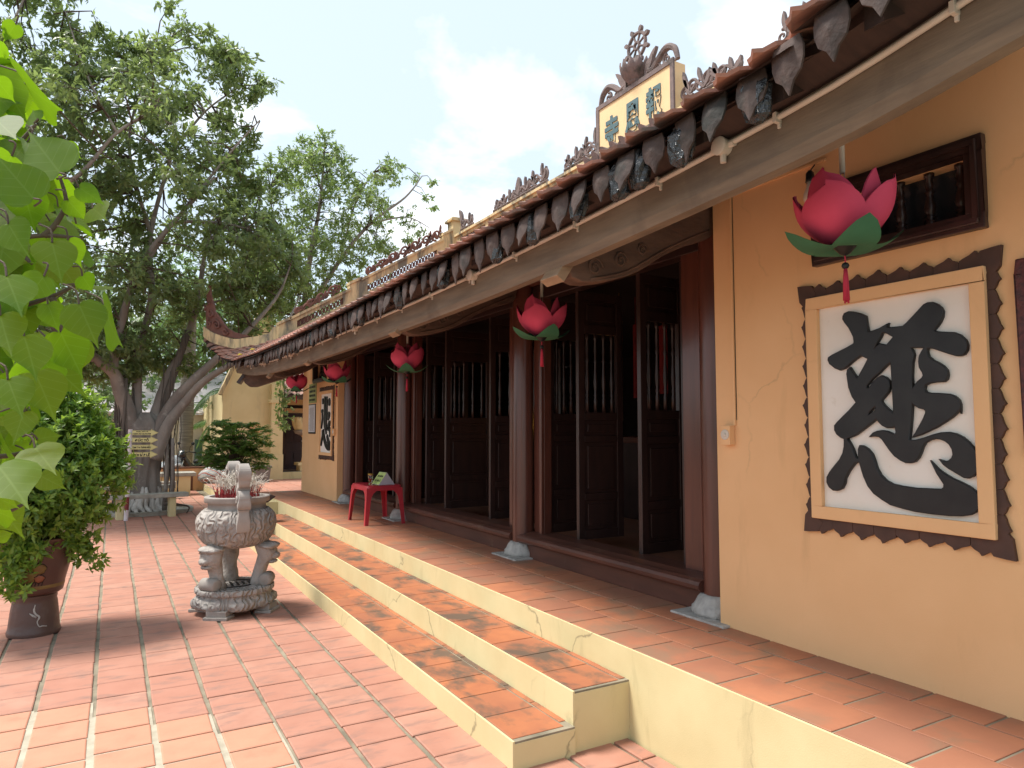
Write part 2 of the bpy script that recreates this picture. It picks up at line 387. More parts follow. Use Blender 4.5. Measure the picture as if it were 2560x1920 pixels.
# ------------------------------------------------------------------ mesh helpers
class MB:
    def __init__(s):
        s.v = []; s.f = []
    def add(s, vs, fs):
        o = len(s.v)
        s.v += [tuple(p) for p in vs]
        s.f += [tuple(i + o for i in f) for f in fs]
        return s
    def box(s, a, b, M=None):
        x0, y0, z0 = a; x1, y1, z1 = b
        vs = [(x0, y0, z0), (x1, y0, z0), (x1, y1, z0), (x0, y1, z0), (x0, y0, z1), (x1, y0, z1), (x1, y1, z1), (x0, y1, z1)]
        if M is not None:
            vs = [tuple(M @ Vector(p)) for p in vs]
        return s.add(vs, [(0, 3, 2, 1), (4, 5, 6, 7), (0, 1, 5, 4), (1, 2, 6, 5), (2, 3, 7, 6), (3, 0, 4, 7)])
    def prism(s, poly, axis, a, b):
        # poly: points in the two other axes; axis 'x': (y,z)  'y': (x,z)  'z': (x,y)
        def P(p, t):
            if axis == 'x': return (t, p[0], p[1])
            if axis == 'y': return (p[0], t, p[1])
            return (p[0], p[1], t)
        n = len(poly)
        vs = [P(p, a) for p in poly] + [P(p, b) for p in poly]
        fs = [tuple(range(n - 1, -1, -1)), tuple(range(n, 2 * n))]
        fs += [(i, (i + 1) % n, n + (i + 1) % n, n + i) for i in range(n)]
        return s.add(vs, fs)
    def tube(s, path, rad, seg=8, flat=None, cap=True, up=None):
        path = [Vector(p) for p in path]
        n = len(path)
        if not hasattr(rad, '__len__'): rad = [rad] * n
        vs = []; prev = None
        for i, p in enumerate(path):
            t = (path[min(i + 1, n - 1)] - path[max(i - 1, 0)])
            if t.length < 1e-9: t = Vector((0, 0, 1))
            t.normalize()
            ref = up if up is not None else (prev if prev is not None else (Vector((0, 0, 1)) if abs(t.z) < 0.9 else Vector((1, 0, 0))))
            u = t.cross(ref)
            if u.length < 1e-6: u = t.cross(Vector((0, 1, 0.01)))
            u.normalize(); v = u.cross(t).normalized()
            prev = v
            fl = flat if flat else 1.0
            for k in range(seg):
                an = 2 * PI * k / seg
                vs.append(p + u * math.cos(an) * rad[i] + v * math.sin(an) * rad[i] * fl)
        fs = []
        for i in range(n - 1):
            for k in range(seg):
                a = i * seg + k; b = i * seg + (k + 1) % seg
                fs.append((a, b, b + seg, a + seg))
        if cap:
            fs.append(tuple(range(seg - 1, -1, -1)))
            fs.append(tuple(range((n - 1) * seg, n * seg)))
        return s.add(vs, fs)
    def lathe(s, prof, seg=24, c=(0, 0, 0), sx=1.0, sy=1.0, disp=None, cap=True):
        vs = []
        for j, (r, z) in enumerate(prof):
            for k in range(seg):
                an = 2 * PI * k / seg
                rr = r + (disp(an, z, r) if disp else 0)
                vs.append((c[0] + rr * sx * math.cos(an), c[1] + rr * sy * math.sin(an), c[2] + z))
        fs = []
        for j in range(len(prof) - 1):
            for k in range(seg):
                a = j * seg + k; b = j * seg + (k + 1) % seg
                fs.append((a, b, b + seg, a + seg))
        if cap:
            fs.append(tuple(range(seg - 1, -1, -1)))
            fs.append(tuple(range((len(prof) - 1) * seg, len(prof) * seg)))
        return s.add(vs, fs)
    def grid(s, fn, nu, nv):
        vs = [fn(i / nu, j / nv) for j in range(nv + 1) for i in range(nu + 1)]
        fs = [(j * (nu + 1) + i, j * (nu + 1) + i + 1, (j + 1) * (nu + 1) + i + 1, (j + 1) * (nu + 1) + i) for j in range(nv) for i in range(nu)]
        return s.add(vs, fs)
    def mesh(s, name, m, smooth=False):
        me = bpy.data.meshes.new(name)
        me.from_pydata(s.v, [], s.f)
        if smooth:
            me.polygons.foreach_set('use_smooth', [True] * len(me.polygons))
        me.materials.append(MATS[m])
        me.update()
        return me
    def build(s, name, m, parent=None, smooth=False, angle=None, bevel=0.0):
        me = s.mesh(name, m, smooth)
        bm = bmesh.new(); bm.from_mesh(me)
        bmesh.ops.recalc_face_normals(bm, faces=bm.faces)
        if bevel:
            bmesh.ops.remove_doubles(bm, verts=bm.verts, dist=1e-6)
            bmesh.ops.bevel(bm, geom=[e for e in bm.edges if len(e.link_faces) == 2 and e.calc_face_angle(0) > 0.5],
                            offset=bevel, segments=2, profile=0.5, affect='EDGES')
        bm.to_mesh(me); bm.free()
        o = bpy.data.objects.new(name, me)
        C.objects.link(o)
        if parent is not None: o.parent = parent
        if angle: me.set_sharp_from_angle(angle=R(angle))
        return o

def link(name, me, parent=None, M=None):
    o = bpy.data.objects.new(name, me)
    C.objects.link(o)
    if parent is not None: o.parent = parent
    if M is not None: o.matrix_local = M
    return o

def empty(name, loc=(0, 0, 0), rz=0.0):
    o = bpy.data.objects.new(name, None)
    o.empty_display_size = 0.1
    C.objects.link(o)
    o.location = loc
    o.rotation_euler = (0, 0, rz)
    return o

def tag(o, label=None, cat=None, group=None, kind=None):
    if label: o['label'] = label
    if cat: o['category'] = cat
    if group: o['group'] = group
    if kind: o['kind'] = kind
    return o

def copy_tree(o, parent=None):
    c = o.copy(); C.objects.link(c); c.parent = parent
    for ch in list(o.children): copy_tree(ch, c)
    return c

def lerp_table(t, x):
    if x <= t[0][0]: return np.array(t[0][1:], float)
    for a, b in zip(t, t[1:]):
        if x <= b[0]:
            f = (x - a[0]) / (b[0] - a[0])
            return (1 - f) * np.array(a[1:], float) + f * np.array(b[1:], float)
    return np.array(t[-1][1:], float)

def smooth_path(pts, n=6):
    pts = [Vector(p) for p in pts]
    o = []
    for i in range(len(pts) - 1):
        p0 = pts[max(i - 1, 0)]; p1 = pts[i]; p2 = pts[i + 1]; p3 = pts[min(i + 2, len(pts) - 1)]
        for k in range(n):
            t = k / n
            o.append(0.5 * ((2 * p1) + (-p0 + p2) * t + (2 * p0 - 5 * p1 + 4 * p2 - p3) * t * t + (-p0 + 3 * p1 - 3 * p2 + p3) * t ** 3))
    o.append(pts[-1])
    return o

def text_mesh(name, txt, size, m, extrude=0.002, bold=0.0, align='CENTER', width=None, height=None):
    cu = bpy.data.curves.new(name, 'FONT')
    cu.body = txt; cu.size = size; cu.extrude = extrude; cu.offset = bold
    cu.align_x = align; cu.align_y = 'CENTER'; cu.resolution_u = 3
    cu.space_line = 0.9
    o = bpy.data.objects.new(name, cu); C.objects.link(o)
    dg = bpy.context.evaluated_depsgraph_get()
    me = bpy.data.meshes.new_from_object(o.evaluated_get(dg))
    bpy.data.objects.remove(o)
    bpy.data.curves.remove(cu)
    me.materials.clear(); me.materials.append(MATS[m])
    n = len(me.vertices)
    co = np.empty(n * 3); me.vertices.foreach_get('co', co); co = co.reshape(-1, 3)
    if n and width:
        co[:, 0] -= (co[:, 0].max() + co[:, 0].min()) / 2
        co[:, 0] *= width / (co[:, 0].max() - co[:, 0].min())
    if n and height:
        co[:, 1] -= (co[:, 1].max() + co[:, 1].min()) / 2
        co[:, 1] *= height / (co[:, 1].max() - co[:, 1].min())
    me.vertices.foreach_set('co', co.ravel()); me.update()
    return me

def poly_curve_mesh(name, loops, m, extrude):
    cu = bpy.data.curves.new(name, 'CURVE')
    cu.dimensions = '2D'; cu.fill_mode = 'BOTH'; cu.extrude = extrude
    cu.bevel_depth = 0.004; cu.bevel_resolution = 1
    for lp in loops:
        sp = cu.splines.new('POLY'); sp.points.add(len(lp) - 1); sp.use_cyclic_u = True
        for i, p in enumerate(lp): sp.points[i].co = (p[0], p[1], 0, 1)
    o = bpy.data.objects.new(name, cu); C.objects.link(o)
    dg = bpy.context.evaluated_depsgraph_get()
    me = bpy.data.meshes.new_from_object(o.evaluated_get(dg))
    bpy.data.objects.remove(o)
    me.materials.clear(); me.materials.append(MATS[m])
    return me

# facade pieces are drawn in (y, z) and stand on a plane x = const, facing -x
def facing(x, y, z):
    return Matrix(((0, 0, -1, x), (-1, 0, 0, y), (0, 1, 0, z), (0, 0, 0, 1)))   # local X -> -y, local Y -> z, local Z -> -x

def leaves(name, pos, dirs, nrm, length, width, m, parent=None, fold=0.25):
    # one mesh of many separate leaves: 6 vertices, 4 triangles each, folded on the midrib
    n = len(pos)
    d = dirs / np.linalg.norm(dirs, axis=1, keepdims=True)
    s = np.cross(d, nrm); s /= np.maximum(np.linalg.norm(s, axis=1, keepdims=True), 1e-6)
    u = np.cross(s, d)
    L = np.asarray(length).reshape(-1, 1) * np.ones((n, 1)); W = np.asarray(width).reshape(-1, 1) * np.ones((n, 1))
    base = pos
    mid = pos + d * L * 0.5 + u * L * 0.03
    tip = pos + d * L - u * L * 0.10
    l = pos + d * L * 0.48 + s * W * 0.5 + u * W * fold
    r = pos + d * L * 0.48 - s * W * 0.5 + u * W * fold
    V = np.stack([base, l, mid, r, tip], 1).reshape(-1, 3)
    idx = np.arange(n)[:, None] * 5
    F = np.concatenate([idx + np.array([[0, 2, 1]]), idx + np.array([[0, 3, 2]]), idx + np.array([[1, 2, 4]]), idx + np.array([[2, 3, 4]])], 0)
    me = bpy.data.meshes.new(name)
    me.vertices.add(len(V)); me.vertices.foreach_set('co', V.ravel())
    me.loops.add(F.size); me.loops.foreach_set('vertex_index', F.ravel().astype(np.int32))
    me.polygons.add(len(F)); me.polygons.foreach_set('loop_start', np.arange(0, F.size, 3, dtype=np.int32))
    me.update(calc_edges=True)
    me.materials.append(MATS[m])
    o = bpy.data.objects.new(name, me); C.objects.link(o)
    if parent is not None: o.parent = parent
    return o
# ------------------------------------------------------------------ ground and courtyard paving
def slab_mesh(name, sx, sy, t, m, jit=0.004, bev=0.006):
    b = MB()
    x0, x1, y0, y1 = -sx / 2, sx / 2, -sy / 2, sy / 2
    q = [(x0 + random.uniform(0, jit), y0 + random.uniform(0, jit)), (x1 - random.uniform(0, jit), y0 + random.uniform(0, jit)),
         (x1 - random.uniform(0, jit), y1 - random.uniform(0, jit)), (x0 + random.uniform(0, jit), y1 - random.uniform(0, jit))]
    inn = [(p[0] * (1 - 2 * bev / sx), p[1] * (1 - 2 * bev / sy)) for p in q]
    vs = [(p[0], p[1], -0.02) for p in q] + [(p[0], p[1], t - bev * 0.6) for p in q] + [(p[0], p[1], t) for p in inn]
    fs = [(i, (i + 1) % 4, 4 + (i + 1) % 4, 4 + i) for i in range(4)] + [(4 + i, 4 + (i + 1) % 4, 8 + (i + 1) % 4, 8 + i) for i in range(4)] + [(8, 9, 10, 11)]
    b.add(vs, fs)
    return b.mesh(name, m)

ground = MB()
ground.grid(lambda u, v: ((u - 0.5) * 1600, (v - 0.3) * 1600, -0.008), 8, 8)
ground = ground.build('ground', 'grout')
tag(ground, kind='structure')

PX, PYC = 0.2905, 0.2745
YT = [slab_mesh('tile', 0.268, 0.266, 0.004, 'yard_tile') for _ in range(5)]
YT_PALE = [slab_mesh('tile', 0.262, 0.258, 0.005, 'pale_tile') for _ in range(3)]
slots = []
for i in range(-26, 8):
    xc = -0.0415 + PX * (i + 0.5)
    for k in range(0, 90):
        yc = 1.2 + PYC * k + 0.014 * math.sin(i * 2.1) + (0.02 if i % 3 == 0 else 0)
        if xc > 1.56 and yc > 3.05 and yc < 11.2: continue
        if xc > 2.05 and yc > 11.0: continue
        if abs(xc) > yc * 0.95 + 2.0: continue
        slots.append((xc, yc))
# the little strip of paving in the corner between step and platform
NARROW = slab_mesh('tile', 0.095, 0.266, 0.004, 'yard_tile')
for k in range(0, 7): link('tile', NARROW, ground, Matrix.Translation((2.337, 1.21 + PYC * k, 0)))
def pale_patch(x, y):  # stepped patch at the near left where tiles and mortar are paler
    if x < -0.05 and y < 4.82: return True
    if x < 0.23 and y < 4.66: return True
    if x < 0.52 and y < 4.34: return True
    if x < 0.81 and y < 4.06: return True
    return False
def seen_key(s):
    x, y = s
    dep = x * 0.497 + y * 0.867
    lat = x * 0.867 - y * 0.497
    if dep < 1.2: return 999
    if abs(lat / dep) > 0.78: return 500 + dep
    if -1.6 * 1740 / dep + 0 < -870: return 400 + dep
    return dep
slots.sort(key=seen_key)
near, far_ = slots[:300], slots[300:]
for (x, y) in near:
    me = random.choice(YT_PALE) if pale_patch(x, y) else random.choice(YT)
    M = Matrix.Translation((x + random.uniform(-.003, .003), y + random.uniform(-.003, .003), random.uniform(-.001, .0015))) @ \
        Matrix.Rotation(random.uniform(-.006, .006), 4, 'Z') @ Matrix.Rotation(random.uniform(-.004, .004), 4, 'X')
    link('tile', me, ground, M)
fm = MB()
for (x, y) in far_:
    h = 0.004 + random.uniform(-.001, .0015)
    a, b = 0.134, 0.131
    fm.add([(x - a, y - b, -0.01), (x + a, y - b, -0.01), (x + a, y + b, -0.01), (x - a, y + b, -0.01),
            (x - a, y - b, h), (x + a, y - b, h), (x + a, y + b, h), (x - a, y + b, h)],
           [(4, 5, 6, 7), (0, 1, 5, 4), (1, 2, 6, 5), (2, 3, 7, 6), (3, 0, 4, 7)])
tag(fm.build('paving', 'yard_tile_far', ground), kind='stuff')
# pale mortar between the paler tiles
gm = MB()
for (x, y) in near + far_:
    if pale_patch(x, y):
        gm.box((x - PX / 2, y - PYC / 2, -0.012), (x + PX / 2, y + PYC / 2, -0.003))
gm.build('mortar', 'grout_pale', ground)

# ------------------------------------------------------------------ the temple
temple = empty('temple', (6.0, 7.08, 0))
tag(temple, 'long one storey temple with ochre walls, dark wooden doors and tiled roof', 'temple')
TOFF = Vector((-6.0, -7.08, 0))
def T(b, name, m, **k):
    o = b.build(name, m, temple, **k)
    o.location = TOFF
    return o
CY = 7.08
PZ = 0.458
# platform body and steps: plaster body with tiles laid on top as their own pieces
def lipped(x0, x1, zt, ya, yb): return MB().prism([(x0, -.1), (x1, -.1), (x1, zt - .014), (x0 + .011, zt - .014), (x0 + .011, zt - .001), (x0, zt - .001)], 'y', ya, yb)
b = lipped(2.393, 9.6, PZ, .6, 13.7)
platform = T(b, 'platform', 'yellow_plaster', bevel=0.002)
b = lipped(2.036, 2.40, .302, 2.94, 11.22)
step2 = T(b, 'step', 'yellow_plaster', bevel=0.002)
b = lipped(1.682, 2.04, .14, 2.925, 11.235)
step1 = T(b, 'step', 'yellow_plaster', bevel=0.002)
for (par, bx0, bx1) in ((step1, (1.6935, 2.927, .11), (2.037, 11.23, .1355)), (step2, (2.0475, 2.942, .27), (2.394, 11.21, .2975)), (platform, (2.403, .61, .43), (3.30, 13.69, PZ - .0045))):
    q = MB(); q.box(bx0, bx1); q.build('mortar', 'grout', par)
ST = [slab_mesh('tile', 0.293, 0.281, 0.010, 'step_tile', .003, .003) for _ in range(4)]
SN = [slab_mesh('tile', 0.036, 0.279, 0.010, 'step_tile', jit=0.002, bev=0.003) for _ in range(3)]
PT = [slab_mesh('tile', 0.280, 0.281, 0.012, 'porch_tile', .003, .003) for _ in range(5)]
PN = [slab_mesh('tile', 0.300, 0.281, 0.012, 'porch_tile', .003, .003) for _ in range(3)]
def lay(meshes, par, x, y, z):
    M = Matrix.Translation((x + random.uniform(-.002, .002), y, z + random.uniform(-.0005, .0006))) @ Matrix.Rotation(random.uniform(-.003, .003), 4, 'Z') \
        @ Matrix.Rotation(random.uniform(-.0015, .0015), 4, 'Y')
    return link('tile', random.choice(meshes), par, M)
for k in range(29):
    y = 2.953 + 0.1435 + 0.287 * k
    if y > 11.15: break
    lay(ST, step1, 1.842, y, 0.130); lay(SN, step1, 2.015, y + (0.05 if y < 11.0 else 0), 0.130)
    lay(ST, step2, 2.197, y + 0.006, 0.292); lay(SN, step2, 2.371, y - (0.06 if k else -.01), 0.292)
for k in range(45):
    y = 0.745 + 0.29 * k
    if y < 13.6:
        lay(PT, platform, 2.546, y, PZ - 0.012)
        lay(PN, platform, 3.128, y + 0.03, PZ - 0.012)
    y2 = y + 0.145
    if y2 < 13.6: lay(PT, platform, 2.829, y2, PZ - 0.012)
b = MB(); b.box((8.93, 0.84, PZ), (8.99, 13.3, 3.4)); b.box((3.4, 13.26, PZ), (8.9, 13.32, 3.4)); b.box((3.4, .84, PZ), (8.9, .90, 3.4)); b.box((3.36, .9, PZ), (3.40, 3.0, 3.4)); b.box((3.36, 11.16, PZ), (3.40, 13.2, 3.4)); T(b, 'dark_lining', 'dark_inside')  # dark lining added over the inner walls so the hall stays in shade
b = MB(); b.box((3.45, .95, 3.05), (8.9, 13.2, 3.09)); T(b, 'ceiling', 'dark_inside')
# floor inside the hall
b = MB(); b.box((3.30, 0.9, PZ - 0.02), (9.0, 13.3, PZ - 0.003)); T(b, 'floor', 'porch_tile')

# walls
WX = 3.15
def wall_with_hole(y0, y1, z0, z1, hy0, hy1, hz0, hz1, t=0.20):
    b = MB()
    b.box((WX, y0, z0), (WX + t, y1, hz0))
    b.box((WX, y0, hz1), (WX + t, y1, z1))
    b.box((WX, y0, hz0), (WX + t, hy0, hz1))
    b.box((WX, hy1, hz0), (WX + t, y1, hz1))
    bm = bmesh.new()
    me = b.mesh('wall', 'tan_wall'); bm.from_mesh(me)
    bmesh.ops.remove_doubles(bm, verts=bm.verts, dist=1e-5)
    bm.to_mesh(me); bm.free()
    o = link('wall', me, temple); o.location = TOFF
    return o
wall_with_hole(0.63, 3.02, PZ - 0.01, 3.36, 1.56, 2.24, 2.51, 2.78)
wall_with_hole(11.14, 13.53, PZ - 0.01, 3.36, 11.92, 12.60, 2.51, 2.78)
b = MB(); b.box((3.36, 13.33, PZ), (9.0, 13.53, 3.5)); b.prism([(3.36, 3.4), (6.05, 5.1), (9.0, 3.4)], 'y', 13.34, 13.52); T(b, 'wall', 'tan_wall')
b = MB(); b.box((3.36, 0.63, PZ), (9.0, 0.83, 3.5)); b.prism([(3.36, 3.4), (6.05, 5.1), (9.0, 3.4)], 'y', 0.64, 0.82); T(b, 'wall', 'tan_wall')
b = MB(); b.box((9.0, 0.63, PZ), (9.2, 13.53, 3.5)); T(b, 'wall', 'tan_wall')

# transom windows
def baluster(b, x, y, z0, z1, r=0.018, seg=8):
    h = z1 - z0
    prof = [(1.0, 0), (1.0, .16), (.62, .19), (1.05, .22), (.62, .25), (.95, .30), (1.15, .38), (.72, .55), (.60, .62), (.95, .66), (.60, .70), (.85, .78), (.55, .92), (1.0, .94), (1.0, 1.0)]
    b.lathe([(r * p, h * q) for p, q in prof], seg, (x, y, z0))
def transom(y0, y1, lab):
    win = MB()
    z0, z1 = 2.444, 2.848
    for (a, c, p0, p1) in ((y0, y1, z0, z0 + .07), (y0, y1, z1 - .07, z1), (y0, y0 + .075, z0 + .07, z1 - .07), (y1 - .075, y1, z0 + .07, z1 - .07)):
        win.box((WX - .035, a, p0), (WX + .04, c, p1))
    for (a, c, p0, p1) in ((y0 + .02, y1 - .02, z0 + .02, z0 + .045), (y0 + .02, y1 - .02, z1 - .045, z1 - .02), (y0 + .02, y0 + .045, z0 + .045, z1 - .045), (y1 - .045, y1 - .02, z0 + .045, z1 - .045)):
        win.box((WX - .048, a, p0), (WX - .03, c, p1))
    o = T(win, 'window', 'dark_wood', bevel=0.004)
    tag(o, lab)
    n = 5
    for k in range(n):
        bb = MB(); baluster(bb, WX + .075, y0 + .075 + (y1 - y0 - .15) * (k + .5) / n, z0 + .07, z1 - .07, 0.022, 10)
        bb.build('baluster', 'dark_wood', o, smooth=True)
    bb = MB(); bb.box((WX + .13, y0 + .06, z0 + .06), (WX + .14, y1 - .06, z1 - .06)); bb.build('pane', 'glass_pane', o)
transom(1.487, 2.312, 'dark framed transom window with turned balusters above the larger black character')
transom(11.848, 12.673, 'dark framed transom window with turned balusters above the farther calligraphy panel')

# columns, jambs, thresholds and doors
COLS = [3.17, 5.56, 8.60, 10.99]
for i, y in enumerate(COLS):
    b = MB(); b.lathe([(0.098, 0), (0.100, .6), (0.098, 1.6), (0.092, 2.9)], 28, (3.305, y, PZ + 0.118))
    col = T(b, 'column', 'lacquer', smooth=True, angle=40)
    b = MB(); b.box((3.095, y - .22, PZ - .004), (3.55, y + .22, PZ + .012))
    pl = b.build('plinth', 'stone_base', col, bevel=0.003)
    def dsp(an, z, r): return 0.006 * abs(math.sin(an * 9)) * (1 if .03 < z < .11 else .3) + 0.009 * noise.noise((math.cos(an) * 8, math.sin(an) * 8, z * 60 + i))
    b = MB(); b.lathe([(0.165, 0), (0.170, .02), (0.164, .045), (0.150, .06), (0.138, .085), (0.128, .10), (0.114, .118), (0.09, .122)], 64, (3.305, y, PZ + .011), disp=dsp)
    b.build('base', 'stone_base', col, smooth=True)
def dbl_panel(b, y, x0, x1, z0, z1, t):
    b.box((x0, y - t, z0), (x1, y + t, z1))
def door_leaf(y, x0, wd, ang=0.0):
    # a leaf standing open into the hall, its face towards the steps' near end
    root_b = MB(); z0, z1, th = 0.675, 2.80, 0.021
    st = 0.062
    for (a, c) in ((0, st), (wd - st, wd)):
        root_b.box((a, -th, z0), (c, th, z1))
    for (p0, p1) in ((z0, .755), (1.005, 1.065), (1.50, 1.555), (1.69, 1.755), (2.44, 2.52), (2.73, z1)):
        root_b.box((st, -th + .002, p0), (wd - st, th - .002, p1))
    M = Matrix.Translation((x0, y, 0)) @ Matrix.Rotation(ang, 4, 'Z')
    root_b.v = [tuple(M @ Vector(p)) for p in root_b.v]
    o = T(root_b, 'door', 'dark_wood', bevel=0.003)
    for (p0, p1) in ((.755, 1.005), (1.065, 1.50), (1.555, 1.69), (2.52, 2.73)):
        pb = MB(); pb.box((st, -th * .35, p0), (wd - st, th * .35, p1), M)
        pb.box((st + .035, -th * .75, p0 + .035), (wd - st - .035, th * .75, p1 - .035), M)
        pb.build('panel', 'dark_wood', o, bevel=0.004)
    for k in range(4):
        bb = MB(); baluster(bb, 0, 0, 1.755, 2.44, 0.016)
        MM = M @ Matrix.Translation((st + (wd - 2 * st) * (k + .5) / 4, 0, 0))
        bb.v = [tuple(MM @ Vector(p)) for p in bb.v]
        bb.build('baluster', 'dark_wood', o, smooth=True)
    return o
BAYS = [(3.17, 5.56, [(5.37, 0.46, 0.06), (4.90, 0.47, -.03), (4.09, 0.47, 0.05), (3.62, .46, 0.0)]),
        (5.56, 8.60, [(8.22, 0.60, 0.05), (7.63, 0.62, 0.02), (6.50, 0.60, -.04), (5.98, .60, 0.0)]),
        (8.60, 10.99, [(10.80, 0.46, 0.05), (10.28, 0.47, -.03), (9.40, 0.47, 0.04), (8.92, .46, 0.0)])]
for (ya, yb, lv) in BAYS:
    # jambs flank the columns
    for (p, q) in ((ya + .10, ya + .36), (yb - .27, yb - .10)):
        b = MB(); b.box((3.365, p, .68), (3.445, q, 2.86)); T(b, 'jamb', 'lacquer', bevel=0.004)
        b = MB(); b.box((3.335, p + .02 if p < (ya + yb) / 2 else p, .68), (3.366, p + .06 if p < (ya + yb) / 2 else p + .04, 2.86)); T(b, 'moulding', 'lacquer', bevel=0.004)
    b = MB(); b.box((3.275, ya + .09, PZ), (3.50, yb - .09, .585)); T(b, 'threshold_board', 'sill_wood', bevel=0.003)
    b = MB()
    prof = [(3.50, .585), (3.50, .682), (3.315, .682), (3.285, .674), (3.262, .668), (3.235, .668), (3.205, .655), (3.192, .635), (3.196, .612), (3.215, .594), (3.25, .585)]
    b.prism(prof, 'y', ya + .07, yb - .07); T(b, 'threshold_rail', 'sill_wood')
    b = MB(); b.box((3.36, ya + .08, 2.80), (3.48, yb - .08, 2.93)); T(b, 'lintel', 'dark_wood', bevel=0.006)
    b = MB(); b.prism([(3.36, 2.935), (3.36, 2.965), (3.325, 2.965), (3.30, 2.945), (3.325, 2.935)], 'y', ya + .08, yb - .08); T(b, 'lintel_moulding', 'sill_wood')
    b = MB(); b.box((3.40, ya + .09, 2.93), (3.44, yb - .09, 3.36)); T(b, 'transom_board', 'dark_wood')
    for (y, wd, an) in lv:
        door_leaf(y, 3.455, wd, an)

# ------------------------------------------------------------------ roof
EAVE = [(0.0, 1.80, 2.685), (2.0, 1.80, 2.690), (3.8, 1.80, 2.727), (4.32, 1.80, 2.745), (5.12, 1.80, 2.785), (5.52, 1.775, 2.80), (5.87, 1.72, 2.825),
        (6.32, 1.666, 2.905), (6.62, 1.612, 3.02), (6.97, 1.513, 3.155), (7.17, 1.468, 3.295)]
HIP = [(5.77, 3.114, 3.483), (5.87, 2.576, 3.273), (6.07, 2.337, 3.178), (6.32, 2.103, 3.136), (6.52, 1.952, 3.118), (6.72, 1.772, 3.169), (6.97, 1.585, 3.268), (7.17, 1.480, 3.385)]
RX, RZ = 6.05, 5.25
def eave(y): return lerp_table(EAVE, abs(y - CY))
def conduit_z(y): return 2.588 + 0.165 * (min(abs(y - CY), 6.2) / 6.1) ** 3
def roof_pt(y, x):
    d = abs(y - CY)
    ex, ez = eave(y)
    if d < 5.74:
        u = max(0.0, min(1.0, (x - ex) / (RX - ex)))
        z = 2.685 + (RZ - 2.685) * (x - 1.8) / (RX - 1.8)
        return Vector((x, y, z + (ez - 2.685) * (1 - u) ** 2))
    hx, hz = lerp_table(HIP, d)
    u = (x - ex) / max(hx - ex, 1e-3)
    return Vector((x, y, ez + (hz - ez) * u))
def roof_top_x(y):
    d = abs(y - CY)
    return RX if d < 5.74 else lerp_table(HIP, d)[0]
YS = [CY + t for t in np.concatenate([np.linspace(-7.17, -5.75, 14), np.linspace(-5.73, 5.73, 60), np.linspace(5.75, 7.17, 14)])]
def deck(off, x_in=0.0):
    vs = []; fs = []
    for y in YS:
        ex = eave(y)[0] + x_in; tx = roof_top_x(y)
        for k in range(9):
            x = ex + (max(tx, ex + 0.01) - ex) * k / 8
            p = roof_pt(y, x); vs.append((p.x, p.y, p.z + off))
    n = 9
    for j in range(len(YS) - 1):
        if abs(YS[j + 1] - YS[j]) < 0.03: continue
        for k in range(n - 1):
            fs.append((j * n + k, j * n + k + 1, (j + 1) * n + k + 1, (j + 1) * n + k))
    return vs, fs
b = MB()
v1, f1 = deck(-0.02); v2, f2 = deck(-0.075, 0.05)
b.add(v1, f1); b.add(v2, [f[::-1] for f in f2])
roof = T(b, 'roof', 'soffit_wood')
# back slope, so that the hall is closed
b = MB(); b.add([(RX, .9, RZ), (RX, 13.26, RZ), (10.3, 13.26, 2.7), (10.3, .9, 2.7), (RX, .9, RZ - .06), (RX, 13.26, RZ - .06), (10.3, 13.26, 2.64), (10.3, .9, 2.64)],
                [(0, 1, 2, 3), (7, 6, 5, 4), (0, 3, 7, 4), (1, 5, 6, 2), (3, 2, 6, 7)])
b.build('back_slope', 'roof_tile_far', roof)
# rafters under the soffit
for k in range(34):
    y = 0.75 + k * 0.385
    ex, ez = eave(y)
    pts = [roof_pt(y, x) for x in (ex + .12, 2.5, 3.3)]
    b = MB()
    for a, c in zip(pts, pts[1:]):
        b.add([(a.x, y - .03, a.z - .16), (a.x, y + .03, a.z - .16), (a.x, y + .03, a.z - .07), (a.x, y - .03, a.z - .07),
               (c.x, y - .03, c.z - .16), (c.x, y + .03, c.z - .16), (c.x, y + .03, c.z - .07), (c.x, y - .03, c.z - .07)],
              [(0, 1, 2, 3), (4, 7, 6, 5), (0, 4, 5, 1), (1, 5, 6, 2), (2, 6, 7, 3), (3, 7, 4, 0)])
    b.build('rafter', 'soffit_wood', roof)

# tiles: upturned tongue shape with ribs; the eave row, and the corner rows, are single pieces
def tongue(n=7):
    b = MB(); W, L, t = 0.162, 0.235, 0.014
    out = [(-W / 2, L), (-W / 2, .075), (-W * .36, .03), (-W * .15, .006), (0, -.012), (W * .15, .006), (W * .36, .03), (W / 2, .075), (W / 2, L)]
    def zz(x, y): return 0.026 * math.exp(-(max(y, 0) / .06)) + 0.006 * math.cos(x / W * 2 * PI * 3) * math.exp(-max(y, 0) / .08)
    m = len(out)
    vs = [(x, y, zz(x, y)) for x, y in out] + [(x, y, zz(x, y) - t) for x, y in out] + [(0, .09, 0.012)]
    fs = [(i, (i + 1) % m, 2 * m) for i in range(m)] + [(i, m + i, m + (i + 1) % m, (i + 1) % m) for i in range(m)] + [tuple(range(2 * m - 1, m - 1, -1))]
    b.add(vs, fs); return b
tb = tongue()
tile_me = tb.mesh('roof_tile', 'roof_tile')
tv = np.array(tb.v); tf = tb.f
TW, EXP = 0.170, 0.105
cols_y = [CY + (k - 42) * TW for k in range(85)]
place = []
for ci, y in enumerate(cols_y):
    r = 0
    while True:
        yy = y + (TW / 2 if r % 2 else 0)
        if abs(yy - CY) > 7.15: break
        ex = eave(yy)[0]; tx = roof_top_x(yy); L = (roof_pt(yy, tx) - roof_pt(yy, ex)).length
        u = (r * EXP - .02) / L
        if u > 1 - .04 / L: break
        place.append((r, ex + (tx - ex) * u, yy)); r += 1
